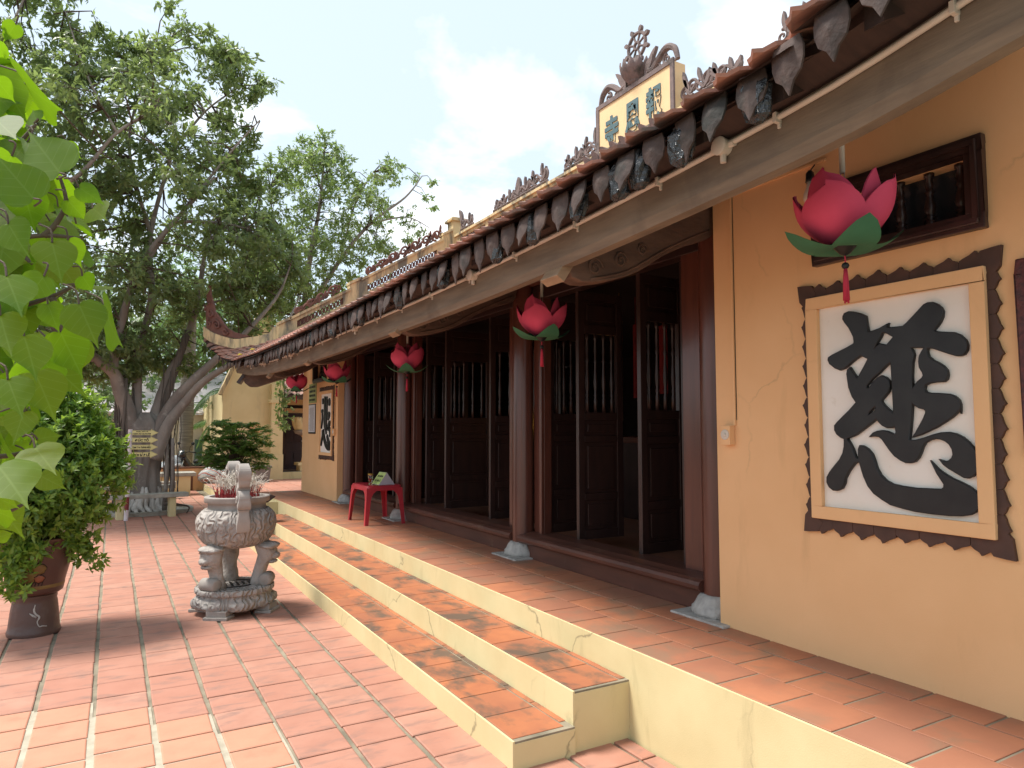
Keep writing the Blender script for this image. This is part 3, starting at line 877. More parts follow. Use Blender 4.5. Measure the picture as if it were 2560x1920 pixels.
def tile_matrix(x, y):
    p = roof_pt(y, x)
    du = (roof_pt(y, x + .1) - p).normalized()
    dy = roof_pt(y + .03, x + .0) - roof_pt(y - .03, x + .0)
    dy = Vector((0, dy.y, dy.z)).normalized()
    nn = (du.cross(dy)).normalized()
    if nn.z < 0: nn = -nn
    sx = du.cross(nn).normalized()
    # tilt each tile a little so that its nose rides on the one below
    M = Matrix((( sx.x, du.x, nn.x, p.x), (sx.y, du.y, nn.y, p.y), (sx.z, du.z, nn.z, p.z + .012), (0, 0, 0, 1)))
    return M @ Matrix.Rotation(R(-5.5) + random.uniform(-.03, .03), 4, 'X') @ Matrix.Rotation(random.uniform(-.03, .03), 4, 'Z')
def tile_rank(t):
    r, x, y = t
    if y > 11.6: return r * 0.5 - 6
    return r
place.sort(key=tile_rank)
rest = MB()
for i, (r, x, y) in enumerate(place):
    M = tile_matrix(x, y)
    if i < 300:
        link('roof_tile', tile_me, roof, M)
    else:
        A = np.array(M); vv = tv @ A[:3, :3].T + A[:3, 3]
        rest.add(vv.tolist(), tf)
o = tag(rest.build('tiling', 'roof_tile_far', roof), kind='stuff')

# drip tiles: hanging leaf-shaped tiles under the eave row
def drip():
    b = MB(); W, H_ = 0.138, 0.165
    pts = [(-W * .42, .03), (-W * .5, -.01), (-W * .5, -.05), (-W * .40, -.092), (-W * .17, -.118), (0, -.165), (W * .17, -.118), (W * .40, -.092), (W * .5, -.05), (W * .5, -.01), (W * .42, .03)]
    n = len(pts)
    def bul(x, y): return 0.007 * math.cos(x / W * PI) - 0.010 * (y / .165) ** 2
    inn = [(x * .72, -.055 + (y + .055) * .72) for x, y in pts]
    vs = [(x, -bul(x, y) * .5, y) for x, y in pts] + [(x, -bul(x, y) - .003, y) for x, y in inn] + [(0, -.015, -.05)] + [(x, .008, y) for x, y in pts]
    fs = [(i, (i + 1) % n, n + (i + 1) % n, n + i) for i in range(n)] + [(n + i, n + (i + 1) % n, 2 * n) for i in range(n)]
    fs += [(2 * n + 1 + i, 2 * n + 1 + (i + 1) % n, (i + 1) % n, i) for i in range(n)] + [tuple(range(2 * n + 1, 3 * n + 1))]
    return b.add(vs, fs).mesh('drip_tile', 'drip_tile')
DRIPS = [drip() for _ in range(1)]
dk = 0
for k in range(84):
    y = CY + (k - 41.5) * TW
    if abs(y - CY) > 6.6: continue
    ex, ez = eave(y)
    if random.random() < 0.05: continue
    s = random.uniform(.82, .95)
    M = Matrix.Translation((ex + .035 + random.uniform(-.008, .008), y, ez - .035)) @ Matrix.Rotation(R(-90) + random.uniform(-.14, .14), 4, 'Z') @ \
        Matrix.Rotation(R(-6) + random.uniform(-.16, .16), 4, 'X') @ Matrix.Diagonal((s, 1, s * random.uniform(.9, 1.1), 1))
    link('drip_tile', DRIPS[0], roof, M)
# scraps of dark plastic sheet stuffed between the drip tiles
for y in (1.55, 1.93, 2.18, 2.32, 2.62, 3.02, 3.42, 4.15, 4.95, 5.9, 6.8, 7.6, 8.4, 9.3, 10.2, 11.1):
    ex, ez = eave(y)
    b = MB(); sd = random.random() * 50
    def dsp(an, z, r): return 0.026 * noise.noise((math.cos(an) * 2.4 + sd, math.sin(an) * 2.4, z * 22))
    b.lathe([(.012, -.14), (.04, -.12), (.05, -.07), (.05, -.02), (.03, .02), (.01, .03)], 12, (ex + .06, y, ez - .04), sx=.7, sy=1.1, disp=dsp)
    b.build('plastic_scrap', 'black_plastic', roof)

# eave rail, fascia and conduit follow the curve of the eave
def sweep(prof, ys, zf, xf):
    vs = []; n = len(prof)
    for y in ys:
        for (px, pz) in prof:
            vs.append((xf(y) + px, y, zf(y) + pz))
    fs = [(j * n + k, j * n + (k + 1) % n, (j + 1) * n + (k + 1) % n, (j + 1) * n + k) for j in range(len(ys) - 1) for k in range(n)]
    fs += [tuple(range(n)), tuple(range((len(ys) - 1) * n, len(ys) * n))]
    return MB().add(vs, fs)
ys = list(np.linspace(0.45, 13.75, 60))
def railz(y):
    d = abs(y - CY)
    return conduit_z(y) + (0.06 * max(0, d - 5.6) ** 2 if d > 5.6 else 0)
def railx(y): return 2.03 - max(0, abs(y - CY) - 5.6) * 0.06
o = T(sweep([(0, -.125), (.0, .03), (.075, .03), (.075, -.165), (.018, -.165)], ys, railz, railx), 'eave_rail', 'beam_wood')
o = T(sweep([(-.14, .055), (-.14, .095), (.02, .11), (.02, .03), (-.02, .03)], ys, railz, railx), 'fascia', 'soffit_wood')
cys = list(np.linspace(0.5, 12.9, 70))
b = MB(); b.tube([(railx(y) - .014, y, railz(y) + .003) for y in cys], 0.0115, 8)
conduit = T(b, 'conduit', 'pvc', smooth=True)
for y in (1.87, 4.02, 6.56, 9.35, 11.2, 12.4):
    z = railz(y) + .002; x = railx(y)
    b = MB(); b.lathe([(.033, 0), (.033, .038), (.036, .040), (.036, .046), (.030, .05)], 20)
    M = Matrix.Translation((x + .001, y, z)) @ Matrix.Rotation(R(-90), 4, 'Y')
    b.v = [tuple(M @ Vector(p)) for p in b.v]
    jb = b.build('junction_box', 'pvc', conduit, smooth=True, angle=40)
    b = MB(); b.tube([(x - .018, y, z - .03), (x - .018, y, z - .062)], .012, 8); b.build('spout', 'pvc', conduit, smooth=True, angle=40)
    b = MB(); b.tube([(x - .014, y - .055, z), (x - .014, y - .03, z)], .0145, 8); b.build('collar', 'pvc', conduit, smooth=True, angle=40)
    b = MB(); b.tube([(x - .014, y + .03, z), (x - .014, y + .055, z)], .0145, 8)
    b.build('collar', 'pvc', conduit, smooth=True, angle=40)
for y in list(np.arange(1.0, 12.8, 0.62)):
    z = railz(y) + .003; x = railx(y)
    b = MB(); b.box((x - .03, y - .008, z - .019), (x + .002, y + .008, z + .018)); b.box((x - .008, y - .006, z - .036), (x + .002, y + .006, z - .018)); b.build('clip', 'pvc', conduit, bevel=.002)

# carved brackets that carry the eave
def bracket(y, name='bracket'):
    prof = [(2.05, 2.555), (2.085, 2.50), (2.13, 2.425), (2.19, 2.408), (2.26, 2.412), (2.38, 2.435), (2.51, 2.474), (2.60, 2.515), (2.68, 2.562), (2.77, 2.62), (2.85, 2.66), (2.94, 2.70), (3.03, 2.735), (3.12, 2.765),
            (3.175, 2.795), (3.195, 2.82), (3.205, 2.88), (3.208, 3.00), (3.19, 3.05), (3.15, 3.08), (3.06, 3.12), (2.70, 2.96), (2.30, 2.74), (2.05, 2.60)]
    b = MB(); b.prism(prof, 'y', y - .062, y + .062)
    o = T(b, name, 'bracket_wood', bevel=0.008)
    M = Matrix.Translation((2.085, y, 2.475)) @ Matrix.Rotation(R(34), 4, 'Y')
    b = MB(); b.box((-.028, -.085, -.085), (.028, .085, .082), M); b.build('end_block', 'raw_wood', o, bevel=.003)
    # carved volutes on the near cheek
    for (cx, cz, r) in ((2.28, 2.50, .055), (2.46, 2.56, .05), (2.62, 2.64, .04)):
        path = [(cx + r * (1 - t / 22) * math.cos(t * .55), y - .064, cz + r * (1 - t / 22) * math.sin(t * .55)) for t in range(20)]
        b = MB(); b.tube(path, .0075, 5); b.build('volute', 'bracket_wood', o, smooth=True)
    b = MB(); b.tube(smooth_path([(2.25, y - .063, 2.43), (2.5, y - .063, 2.50), (2.75, y - .063, 2.64), (2.95, y - .063, 2.74), (3.15, y - .063, 2.83)], 4), .008, 5); b.build('groove_bead', 'bracket_wood', o, smooth=True)
    return o
for y in [3.12, 5.56, 8.60, 11.02]: bracket(y)
# the corner bracket runs out diagonally under the upturned corner
prof = [(0, 0), (.06, -.10), (.14, -.165), (.26, -.165), (.60, -.05), (1.1, .12), (1.4, .34), (1.35, .60), (.5, .36), (0, .10)]
M = Matrix.Translation((2.10, 13.85, 2.58)) @ Matrix.Rotation(R(-22), 4, 'Z')
b = MB(); b.prism(prof, 'y', -.07, .07); b.v = [tuple(M @ Vector(p)) for p in b.v]
o = T(b, 'bracket', 'bracket_wood', bevel=.008)
M2 = M @ Matrix.Rotation(R(34), 4, 'Y')
b = MB(); b.box((-.03, -.09, -.12), (.03, .09, .09), M2); b.build('end_block', 'dark_wood', o, bevel=.003)

# ------------------------------------------------------------------ ridge, verge, name board and ornaments
def spiral(b, c, r, turns, a0, rad, F, seg=6, hand=1, grow=0.0):
    pts = []
    n = int(14 * turns)
    for i in range(n + 1):
        t = i / n; rr = r * (1 - .86 * t); an = a0 + hand * t * turns * 2 * PI
        pts.append(F(c[0] + rr * math.cos(an), c[1] + rr * math.sin(an)))
    b.tube(pts, [rad * (1 - .45 * i / n) for i in range(n + 1)], seg)
def leafy(b, p0, p1, w_, F, th, bend=0.0):
    # flat pointed leaf from p0 to p1 in the ornament plane, th thick
    p0 = np.array(p0, float); p1 = np.array(p1, float); d = p1 - p0; L = np.linalg.norm(d); d /= L; s = np.array([-d[1], d[0]])
    left = []; right = []
    for i in range(7):
        t = i / 6; ww = w_ * math.sin(PI * min(1, t * .92 + .04)) ** .8 * (1 if t < .98 else 0)
        c = p0 + d * L * t + s * bend * math.sin(PI * t)
        left.append(c + s * ww / 2); right.append(c - s * ww / 2)
    poly = left + right[::-1]
    n = len(poly)
    vs = [F(p[0], p[1], th / 2) for p in poly] + [F(p[0], p[1], -th / 2) for p in poly]
    fs = [tuple(range(n)), tuple(range(2 * n - 1, n - 1, -1))] + [(i, (i + 1) % n, n + (i + 1) % n, n + i) for i in range(n)]
    b.add(vs, fs)
def scroll_frieze(F, length, height, rad, slots=True, peak=None, rise=0.0, seed=1):
    # open-work frieze: slotted foot, then pairs of scrolls and leaves that rise towards one end
    rs = random.Random(seed)
    b = MB()
    base = 0.0
    if slots:
        for v in (0.015, 0.10):
            b.tube([F(0, v), F(length, v)], rad * 1.1, 6)
        n = max(2, int(length / .16))
        for i in range(n + 1):
            u = length * i / n; b.tube([F(u, 0), F(u, .11)], rad, 5)
        base = 0.11
    n = max(2, round(length / .27))
    for i in range(n):
        u = length * (i + .5) / n; k = (i + .5) / n
        h = height * (0.45 + .55 * (k if rise > 0 else (1 - k) if rise < 0 else math.sin(PI * k)))
        r = min(.11, max(.05, (h - base) * .42))
        hd = 1 if i % 2 else -1
        spiral(b, (u - .05, base + r + .01), r, 1.6, -PI / 2, rad * 1.25, F, hand=hd)
        spiral(b, (u + .08, base + r * .75), r * .7, 1.4, PI / 2, rad, F, hand=-hd)
        leafy(b, (u, base + .02), (u + hd * .10, base + h * .62), .06, F, rad * 2.2, .02)
        leafy(b, (u + .02, base + r), (u + .05 + rs.uniform(-.06, .06), base + h * .85), .05, F, rad * 2.2, -.015)
        if i: b.tube([F(u - length / n, base + .03), F(u - length / n / 2, base + .07 + h * .18), F(u, base + .04)], rad * 1.2, 5)
    return b
XR = 6.03
Fr = lambda u, v, t=0: (XR - t, u, v)
# ridge wall with its moulded top and slotted brick band
ridge_b = MB(); y0, y1 = 1.36, 12.80
ridge_b.box((RX - .09, y0, 5.10), (RX + .09, y1, 5.34))
ridge_b.box((RX - .09, y0, 5.48), (RX + .09, y1, 5.53))
ridge_b.box((RX - .13, y0, 5.53), (RX + .13, y1, 5.575))
for k in range(9): ridge_b.box((RX - .088, y0 + k * (y1 - y0 - .3) / 8, 5.34), (RX + .088, y0 + .3 + k * (y1 - y0 - .3) / 8, 5.48))
ridge = T(ridge_b, 'ridge', 'ridge_plaster')
def grille(F, L, h, th, m='ornament_red'):
    b = MB(); n = max(2, int(L / .075))
    for i in range(n):
        u = L * (i + .5) / n; s = L / n / 2
        for q in (-1, 1):
            a0 = F(u - s, h / 2 - q * h / 2); a1 = F(u + s, h / 2 + q * h / 2)
            b.tube([a0, a1], th, 4)
        b.tube([F(u + s * .6 * math.cos(j * PI / 4), h / 2 + h * .3 * math.sin(j * PI / 4)) for j in range(9)], th * .9, 4)
    return b
for k in range(8):
    a = y0 + .3 + k * (y1 - y0 - .3) / 8; c = y0 + (k + 1) * (y1 - y0 - .3) / 8
    g = grille(lambda u, v, t=0: (RX - .06, a + u, 5.34 + v), c - a, .14, .010, 'ornament')
    tag(g.build('grille', 'ornament', ridge), kind='stuff')
# end pillars
for yy in (y0 - .06, y1 + .06):
    b = MB(); b.box((RX - .14, yy - .14, 5.05), (RX + .14, yy + .14, 5.88)); b.box((RX - .19, yy - .19, 5.88), (RX + .19, yy + .19, 5.93)); b.box((RX - .16, yy - .16, 5.93), (RX + .16, yy + .16, 5.96))
    b.build('pillar', 'ridge_plaster', ridge, bevel=.006)
for (a, L, h, rise, sd) in ((9.35, 1.85, .40, -1, 3), (7.90, .95, .46, -1, 4), (5.28, .95, .46, 1, 5), (2.95, 1.85, .42, 1, 6), (12.05, .55, .34, 0, 8), (1.55, .55, .34, 0, 9)):
    scroll_frieze(lambda u, v, t=0: (XR - t, a + u, 5.575 + v), L, h, .020, True, rise=rise, seed=sd).build('ridge_ornament', 'ornament', ridge, smooth=True, angle=50)
b = MB(); leafy(b, (10.27, 5.70), (10.27, 6.02), .14, Fr, .05); spiral(b, (10.38, 5.78), .09, 1.3, PI, .02, Fr); spiral(b, (10.16, 5.78), .09, 1.3, 0, .02, Fr, hand=-1); b.build('finial', 'ornament', ridge, smooth=True, angle=50)
b = MB(); leafy(b, (12.55, 5.78), (12.66, 6.10), .10, Fr, .05, .03); b.build('finial', 'ornament', ridge, smooth=True, angle=50)
# name board on the middle of the ridge
NB = (6.30, 7.86, 5.42, 6.22)
b = MB(); b.box((5.93, NB[0], NB[2] - .2), (6.14, NB[1], NB[3])); board = T(b, 'name_board', 'board_plaster', bevel=.005)
tag(board, 'cream plaster board on the ridge with three dark teal characters')
b = MB(); fx = 5.915
for (p, q, r_, s_) in ((NB[0] - .02, NB[1] + .02, NB[3] - .03, NB[3] + .035), (NB[0] - .02, NB[1] + .02, NB[2] - .02, NB[2] + .03), (NB[0] - .02, NB[0] + .045, NB[2] + .03, NB[3] - .03), (NB[1] - .045, NB[1] + .02, NB[2] + .03, NB[3] - .03)):
    b.box((fx, p, r_), (5.945, q, s_))
b.build('frame', 'ornament', board, bevel=.004)
for ch, y, z in (('寺', 7.53, 5.79), ('恩', 7.08, 5.815), ('報', 6.65, 5.835)):
    me = text_mesh('character', ch, .42, 'teal_letter', .008, .014, width=.30, height=.42)
    o = link('character', me, board, facing(5.924, y, z))
# carved lotus with the wheel above the name board
Fb = lambda u, v, t=0: (6.0 - t, u, v)
b = MB()
for s in (-1, 1):
    pts = smooth_path([Fb(7.08 + s * .80, 6.25), Fb(7.08 + s * .74, 6.42), Fb(7.08 + s * .60, 6.49), Fb(7.08 + s * .46, 6.42), Fb(7.08 + s * .34, 6.33), Fb(7.08 + s * .22, 6.36)], 5)
    b.tube(pts, [.03 + .018 * math.sin(i / len(pts) * PI) for i in range(len(pts))], 7)
    spiral(b, (7.08 + s * .60, 6.34), .07, 1.4, PI / 2, .022, Fb, hand=s)
    spiral(b, (7.08 + s * .44, 6.31), .05, 1.3, 0, .018, Fb, hand=-s)
    leafy(b, (7.08 + s * .20, 6.28), (7.08 + s * .36, 6.52), .11, Fb, .06, s * .02)
    leafy(b, (7.08 + s * .25, 6.36), (7.08 + s * .42, 6.60), .07, Fb, .05, s * .02)
    leafy(b, (7.08 + s * .30, 6.26), (7.08 + s * .40, 6.40), .08, Fb, .05, 0)
    b.tube([Fb(7.08 + s * .78, 6.26), Fb(7.08 + s * .1, 6.26)], .02, 5)
b.build('crest', 'ornament', board, smooth=True, angle=50)
b = MB()
for k in range(12):
    an = 2 * PI * k / 12
    c = Vector((6.0, 7.08, 6.25)); o_ = Vector((math.cos(an), math.sin(an), 0))
    def pf(u, v):
        w_ = math.sin(PI * (.08 + .9 * v) ** .9) * .07
        r_ = .09 + .14 * math.sin(v * 1.9); side = Vector((-o_.y, o_.x, 0))
        return tuple(c + o_ * (r_ - .02 * (2 * u - 1) ** 2) + side * (2 * u - 1) * w_ + Vector((0, 0, .02 + .30 * v)))
    b.grid(pf, 4, 6)
b.lathe([(.05, .0), (.12, .03), (.10, .1), (.14, .24), (.12, .27), (.02, .275)], 20, (6.0, 7.08, 6.25))
b.build('lotus', 'ornament', board, smooth=True)
b = MB(); wz = 6.80; wy = 7.06; wr = .175
b.tube([Fb(wy, 6.50), Fb(wy, 6.66)], [.07, .03], 8)
b.tube([Fb(wy + wr * math.cos(i * PI / 12), wz + wr * math.sin(i * PI / 12)) for i in range(25)], .024, 6)
b.tube([Fb(wy + .05 * math.cos(i * PI / 6), wz + .05 * math.sin(i * PI / 6)) for i in range(13)], .022, 6)
for k in range(8):
    an = PI / 8 + k * PI / 4
    b.tube([Fb(wy + .04 * math.cos(an), wz + .04 * math.sin(an)), Fb(wy + wr * math.cos(an), wz + wr * math.sin(an))], [.014, .018], 6)
    leafy(b, (wy + wr * math.cos(an), wz + wr * math.sin(an)), (wy + (wr + .09) * math.cos(an), wz + (wr + .09) * math.sin(an)), .06, Fb, .045)
b.build('wheel', 'ornament', board, smooth=True, angle=50)
# carved leaf frieze that lies at the foot of the name board, on the ridge
b = MB(); Ff = lambda u, v, t=0: (5.84 - t + (5.5 - v) * .35, u, v)
for k in range(9):
    u = 6.26 + k * .205
    spiral(b, (u, 5.44), .075, 1.3, PI * (k % 2), .030, Ff, hand=1 if k % 2 else -1)
    leafy(b, (u + .05, 5.36), (u + .14, 5.56), .11, Ff, .07, .02)
    leafy(b, (u - .02, 5.34), (u - .08, 5.50), .08, Ff, .07, -.02)
b.tube([Ff(6.2, 5.36), Ff(7.95, 5.36)], .05, 6)
b.build('leaf_frieze', 'ornament', board, smooth=True, angle=50)

# verges: stepped plaster bands that climb from the corner to the ridge, at both ends of the roof
def verge(yv, s):
    def pr(x): return 2.685 + (RZ - 2.685) * (x - 1.8) / (RX - 1.8)
    b = MB()
    def seg(x0, x1, lift, h, hole=True):
        q = [(x0, pr(x0) - .05), (x1, pr(x1) - .05), (x1, pr(x1) + lift + h), (x0, pr(x0) + lift + h)]
        if not hole:
            b.prism(q, 'y', yv - .085, yv + .085)
        else:
            b.prism([(x0, pr(x0) - .05), (x1, pr(x1) - .05), (x1, pr(x1) + lift + .12), (x0, pr(x0) + lift + .12)], 'y', yv - .085, yv + .085)
            b.prism([(x0, pr(x0) + lift + .25), (x1, pr(x1) + lift + .25), (x1, pr(x1) + lift + h), (x0, pr(x0) + lift + h)], 'y', yv - .085, yv + .085)
            for (a, c) in ((x0, x0 + .12), (x1 - .12, x1)):
                b.prism([(a, pr(a) + lift + .11), (c, pr(c) + lift + .11), (c, pr(c) + lift + .26), (a, pr(a) + lift + .26)], 'y', yv - .084, yv + .084)
        b.prism([(x0 - .01, pr(x0) + lift + h), (x1 + .01, pr(x1) + lift + h), (x1 + .01, pr(x1) + lift + h + .05), (x0 - .01, pr(x0) + lift + h + .05)], 'y', yv - .12, yv + .12)
    seg(2.52, 2.72, .0, .36, False)
    seg(2.72, 3.80, .02, .32)
    seg(3.80, 4.02, .03, .42, False)
    seg(4.02, 5.70, .03, .38)
    seg(5.70, 6.05, .05, .46, False)
    v = T(b, 'verge', 'ridge_plaster')
    for (x0, x1, lift) in ((2.84, 3.68, .02), (4.14, 5.58, .03)):
        L = math.hypot(x1 - x0, pr(x1) - pr(x0))
        g = grille(lambda u, w_, t=0: (x0 + (x1 - x0) * u / L, yv - s * .055, pr(x0) + (pr(x1) - pr(x0)) * u / L + lift + .12 + w_), L, .13, .010)
        tag(g.build('grille', 'ornament_red', v), kind='stuff')
    for (x0, x1, lift, h) in ((2.80, 3.62, .40, .26), (4.12, 5.75, .47, .36)):
        L = math.hypot(x1 - x0, pr(x1) - pr(x0))
        scroll_frieze(lambda u, w_, t=0: (x0 + (x1 - x0) * u / L, yv - t, pr(x0) + (pr(x1) - pr(x0)) * u / L + lift + w_), L, h, .020, False, rise=1, seed=int(x0 * 10)).build('verge_ornament', 'ornament_red', v, smooth=True, angle=50)
    # curled hip that ends in the upturned corner
    pts = [Vector((h[1], CY + s * h[0], h[2])) for h in HIP]
    pts = smooth_path(pts, 4)
    b = MB(); vs = []; n = len(pts)
    for i, p in enumerate(pts):
        t = (pts[min(i + 1, n - 1)] - pts[max(i - 1, 0)]); t.z = 0; t.normalize(); sd = Vector((-t.y, t.x, 0)) * .055
        k = i / (n - 1); hh = .22 if k < .2 else .13 + .05 * k
        up = Vector((0, 0, hh))
        for q in (p - sd + Vector((0, 0, -.015)), p + sd + Vector((0, 0, -.015)), p + sd + up, p - sd + up): vs.append(q)
    fs = [(j * 4 + k, j * 4 + (k + 1) % 4, (j + 1) * 4 + (k + 1) % 4, (j + 1) * 4 + k) for j in range(n - 1) for k in range(4)] + [(0, 1, 2, 3), (4 * n - 1, 4 * n - 2, 4 * n - 3, 4 * n - 4)]
    b.add(vs, fs); b.build('hip', 'ridge_plaster', v)
    # flame-shaped corner ornament standing on the hip
    def Fh(u, w_, t=0):
        # u runs back from the tip along the hip
        yy = CY + s * (7.16 - u * .86); q = lerp_table(HIP, 7.16 - u * .86)
        return (q[0] - t * .6, yy - t * .6, q[1] + w_ * 1.05)
    b = MB()
    body = [(.03, .16), (.0, .34), (-.02, .50), (.05, .62), (.03, .76), (.09, .95), (.13, .80), (.22, .68), (.26, .55), (.36, .48), (.46, .40), (.55, .32), (.70, .27), (.86, .23), (1.02, .17), (.8, .155), (.5, .15), (.25, .15)]
    hole = [(.13, .50), (.20, .50), (.22, .42), (.13, .40)]
    n = len(body)
    vs = [Fh(p[0], p[1], .03) for p in body] + [Fh(p[0], p[1], -.03) for p in body]
    b.add(vs, [tuple(range(n)), tuple(range(2 * n - 1, n - 1, -1))] + [(i, (i + 1) % n, n + (i + 1) % n, n + i) for i in range(n)])
    for (c, r_, t_, a_, h_) in (((.16, .46), .085, 1.5, 0, 1), ((.32, .32), .085, 1.6, PI, -1), ((.12, .28), .07, 1.4, PI / 2, 1), ((.52, .25), .06, 1.3, 0, -1), ((-.03, .50), .05, 1.3, PI / 2, 1), ((.09, .66), .045, 1.2, 0, -1)):
        spiral(b, c, r_, t_, a_, .022, lambda u, w_, t=0: Fh(u, w_, s * .035), hand=h_)
    leafy(b, (.05, .62), (.10, .98), .09, Fh, .055, .03)
    b.build('corner_ornament', 'ornament_red', v, smooth=True, angle=50)
    return v
verge(12.85, 1); verge(1.31, -1)
# a few fallen yellow leaves on the corner tiles
for (y, x) in ((12.55, 1.84), (12.0, 1.95)):
    p = roof_pt(y, x)
    b = MB(); b.add([(p.x - .05, p.y - .05, p.z + .05), (p.x + .05, p.y - .02, p.z + .075), (p.x + .06, p.y + .07, p.z + .08), (p.x - .03, p.y + .05, p.z + .06), (p.x, p.y, p.z + .095)], [(0, 1, 4), (1, 2, 4), (2, 3, 4), (3, 0, 4)])
    o = b.build('fallen_leaf', 'yellow_leaf'); tag(o, 'yellow fallen leaf lying on the upturned corner of the roof', 'leaf', 'fallen leaves on the roof corner')
# ------------------------------------------------------------------ calligraphy panels (raised plaster on the facade)
CI_OUT=[(2145,2162),(2138,2175),(2117,2180),(2095,2176),(2061,2164),(2031,2147),(2029,2137),(2026,2109),(2019,2067),(1988,2071),(1959,2078),(1922,2093),(1928,2075),(1890,2074),(1849,2073),(1828,2088),(1796,2116),(1750,2158),(1735,2163),(1714,2162),(1696,2151),(1679,2134),(1672,2116),(1675,2095),(1685,2074),(1700,2054),(1717,2040),(1704,2031),(1676,2025),(1628,2017),(1605,2004),(1586,1982),(1579,1960),(1581,1939),(1592,1923),(1605,1919),(1622,1920),(1652,1932),(1687,1948),(1721,1963),(1743,1966),(1747,1949),(1741,1926),(1724,1908),(1699,1893),(1679,1877),(1666,1859),(1663,1839),(1668,1820),(1678,1813),(1713,1813),(1742,1810),(1760,1802),(1765,1783),(1758,1768),(1740,1762),(1701,1759),(1660,1754),(1639,1745),(1623,1728),(1617,1709),(1618,1691),(1619,1694),(1632,1676),(1650,1659),(1678,1640),(1717,1616),(1754,1598),(1791,1582),(1818,1574),(1809,1587),(1789,1620),(1770,1653),(1760,1675),(1759,1686),(1768,1696),(1790,1702),(1808,1714),(1820,1731),(1824,1699),(1827,1662),(1833,1613),(1842,1554),(1810,1555),(1773,1565),(1737,1578),(1701,1588),(1666,1590),(1639,1584),(1613,1570),(1591,1550),(1572,1526),(1558,1502),(1553,1475),(1554,1447),(1563,1426),(1580,1410),(1597,1402),(1613,1404),(1639,1419),(1672,1438),(1692,1453),(1704,1469),(1688,1464),(1671,1468),(1657,1481),(1651,1499),(1654,1520),(1665,1541),(1681,1555),(1702,1564),(1726,1566),(1748,1560),(1770,1547),(1782,1528),(1790,1506),(1802,1480),(1818,1463),(1837,1456),(1859,1456),(1882,1466),(1909,1484),(1931,1510),(1950,1537),(1966,1560),(1981,1572),(2006,1575),(2023,1573),(2010,1586),(1989,1595),(1964,1598),(1940,1594),(1921,1585),(1901,1574),(1897,1594),(1901,1623),(1915,1615),(1939,1614),(1963,1625),(1981,1643),(1990,1659),(2008,1643),(2038,1622),(2072,1598),(2103,1578),(2135,1566),(2153,1558),(2179,1567),(2199,1582),(2210,1602),(2210,1623),(2195,1639),(2162,1668),(2130,1695),(2089,1735),(2110,1765),(2126,1810),(2131,1847),(2134,1876),(2130,1896),(2119,1904),(2106,1882),(2081,1846),(2040,1909),(2020,1942),(2038,1951),(2057,1963),(2090,1946),(2122,1924),(2145,1908),(2172,1900),(2199,1912),(2227,1935),(2235,1953),(2233,1965),(2211,1976),(2174,1989),(2128,2005),(2092,2021),(2090,2031),(2093,2056),(2103,2078),(2116,2104),(2137,2132),(2146,2149)]
CI_H1=[(1941,2061),(1923,2052),(1892,2032),(1908,2015),(1929,1994),(1943,2000),(1961,2005),(1976,1995),(1989,1978),(1991,1985),(1978,2011),(1958,2040),(1951,2055)]
CI_H2=[(1825,1976),(1794,1974),(1752,1968),(1763,1956),(1777,1933),(1782,1907),(1779,1881),(1767,1858),(1763,1843),(1770,1832),(1789,1818),(1801,1804),(1813,1786),(1818,1786),(1818,1846),(1814,1902),(1805,1939),(1810,1959)]
CI_H3=[(1910,1921),(1937,1901),(1970,1872),(2004,1847),(2035,1815),(2037,1801),(2023,1797),(2005,1822),(1980,1844),(1959,1854),(1939,1845),(1925,1828),(1922,1803),(1929,1780),(1946,1762),(1967,1739),(1959,1723),(1940,1703),(1906,1671),(1905,1701),(1906,1756),(1907,1814),(1908,1872)]
CI_H4=[(1988,1721),(1991,1696),(2006,1685),(2027,1671),(2038,1669),(2027,1689),(2005,1708)]
CI_DOT=[(2159,1559),(2146,1556),(2131,1534),(2119,1510),(2107,1474),(2099,1462),(2085,1462),(2085,1451),(2108,1446),(2126,1425),(2145,1400),(2164,1367),(2169,1342),(2183,1317),(2207,1306),(2229,1305),(2250,1318),(2262,1340),(2261,1365),(2245,1391),(2216,1425),(2188,1455),(2169,1488),(2161,1521)]
CI_HOOK=[(2086,1510),(2079,1526),(2067,1525),(2042,1511),(2022,1488),(2010,1457),(2001,1423),(1984,1393),(1957,1367),(1925,1352),(1883,1346),(1819,1341),(1746,1343),(1707,1344),(1695,1353),(1694,1369),(1705,1387),(1722,1414),(1738,1450),(1721,1432),(1694,1412),(1660,1393),(1624,1378),(1592,1362),(1570,1343),(1558,1327),(1553,1307),(1558,1286),(1573,1264),(1596,1250),(1629,1242),(1680,1238),(1750,1238),(1823,1241),(1879,1249),(1937,1260),(1976,1280),(2016,1305),(2044,1338),(2063,1380),(2075,1419),(2083,1449),(2086,1482)]
BI={'a':[(11997,2142),(11977,2096),(11980,2050)],'b':[(12020,1960),(12016,1905)],'b2':[(12005,1905),(11991,1805),(12027,1714),(12056,1632)],'c':[(11851,2177),(11853,2055),(11842,1893),(11847,1713),(11773,1623),(11727,1543)],'d':[(11726,2172),(11729,2069),(11725,1908),(11748,1756),(11733,1623)],'e':[(11590,2126),(11570,2063),(11573,2010)],'f':[(11559,1904),(11582,1852),(11651,1791)],'g':[(11544,1763),(11553,1710),(11641,1640)],'h':[(11656,1623),(11541,1622),(11489,1570),(11517,1500)],'i':[(11926,1614),(11885,1515),(11810,1417),(11687,1339),(11554,1315),(11508,1360),(11593,1420),(11682,1516)],'j':[(11977,1605),(11964,1514),(12017,1423),(12064,1341)]}
mm = lambda l: [(-p[0] / 1000, p[1] / 1000) for p in l]     # (−y, z) in metres
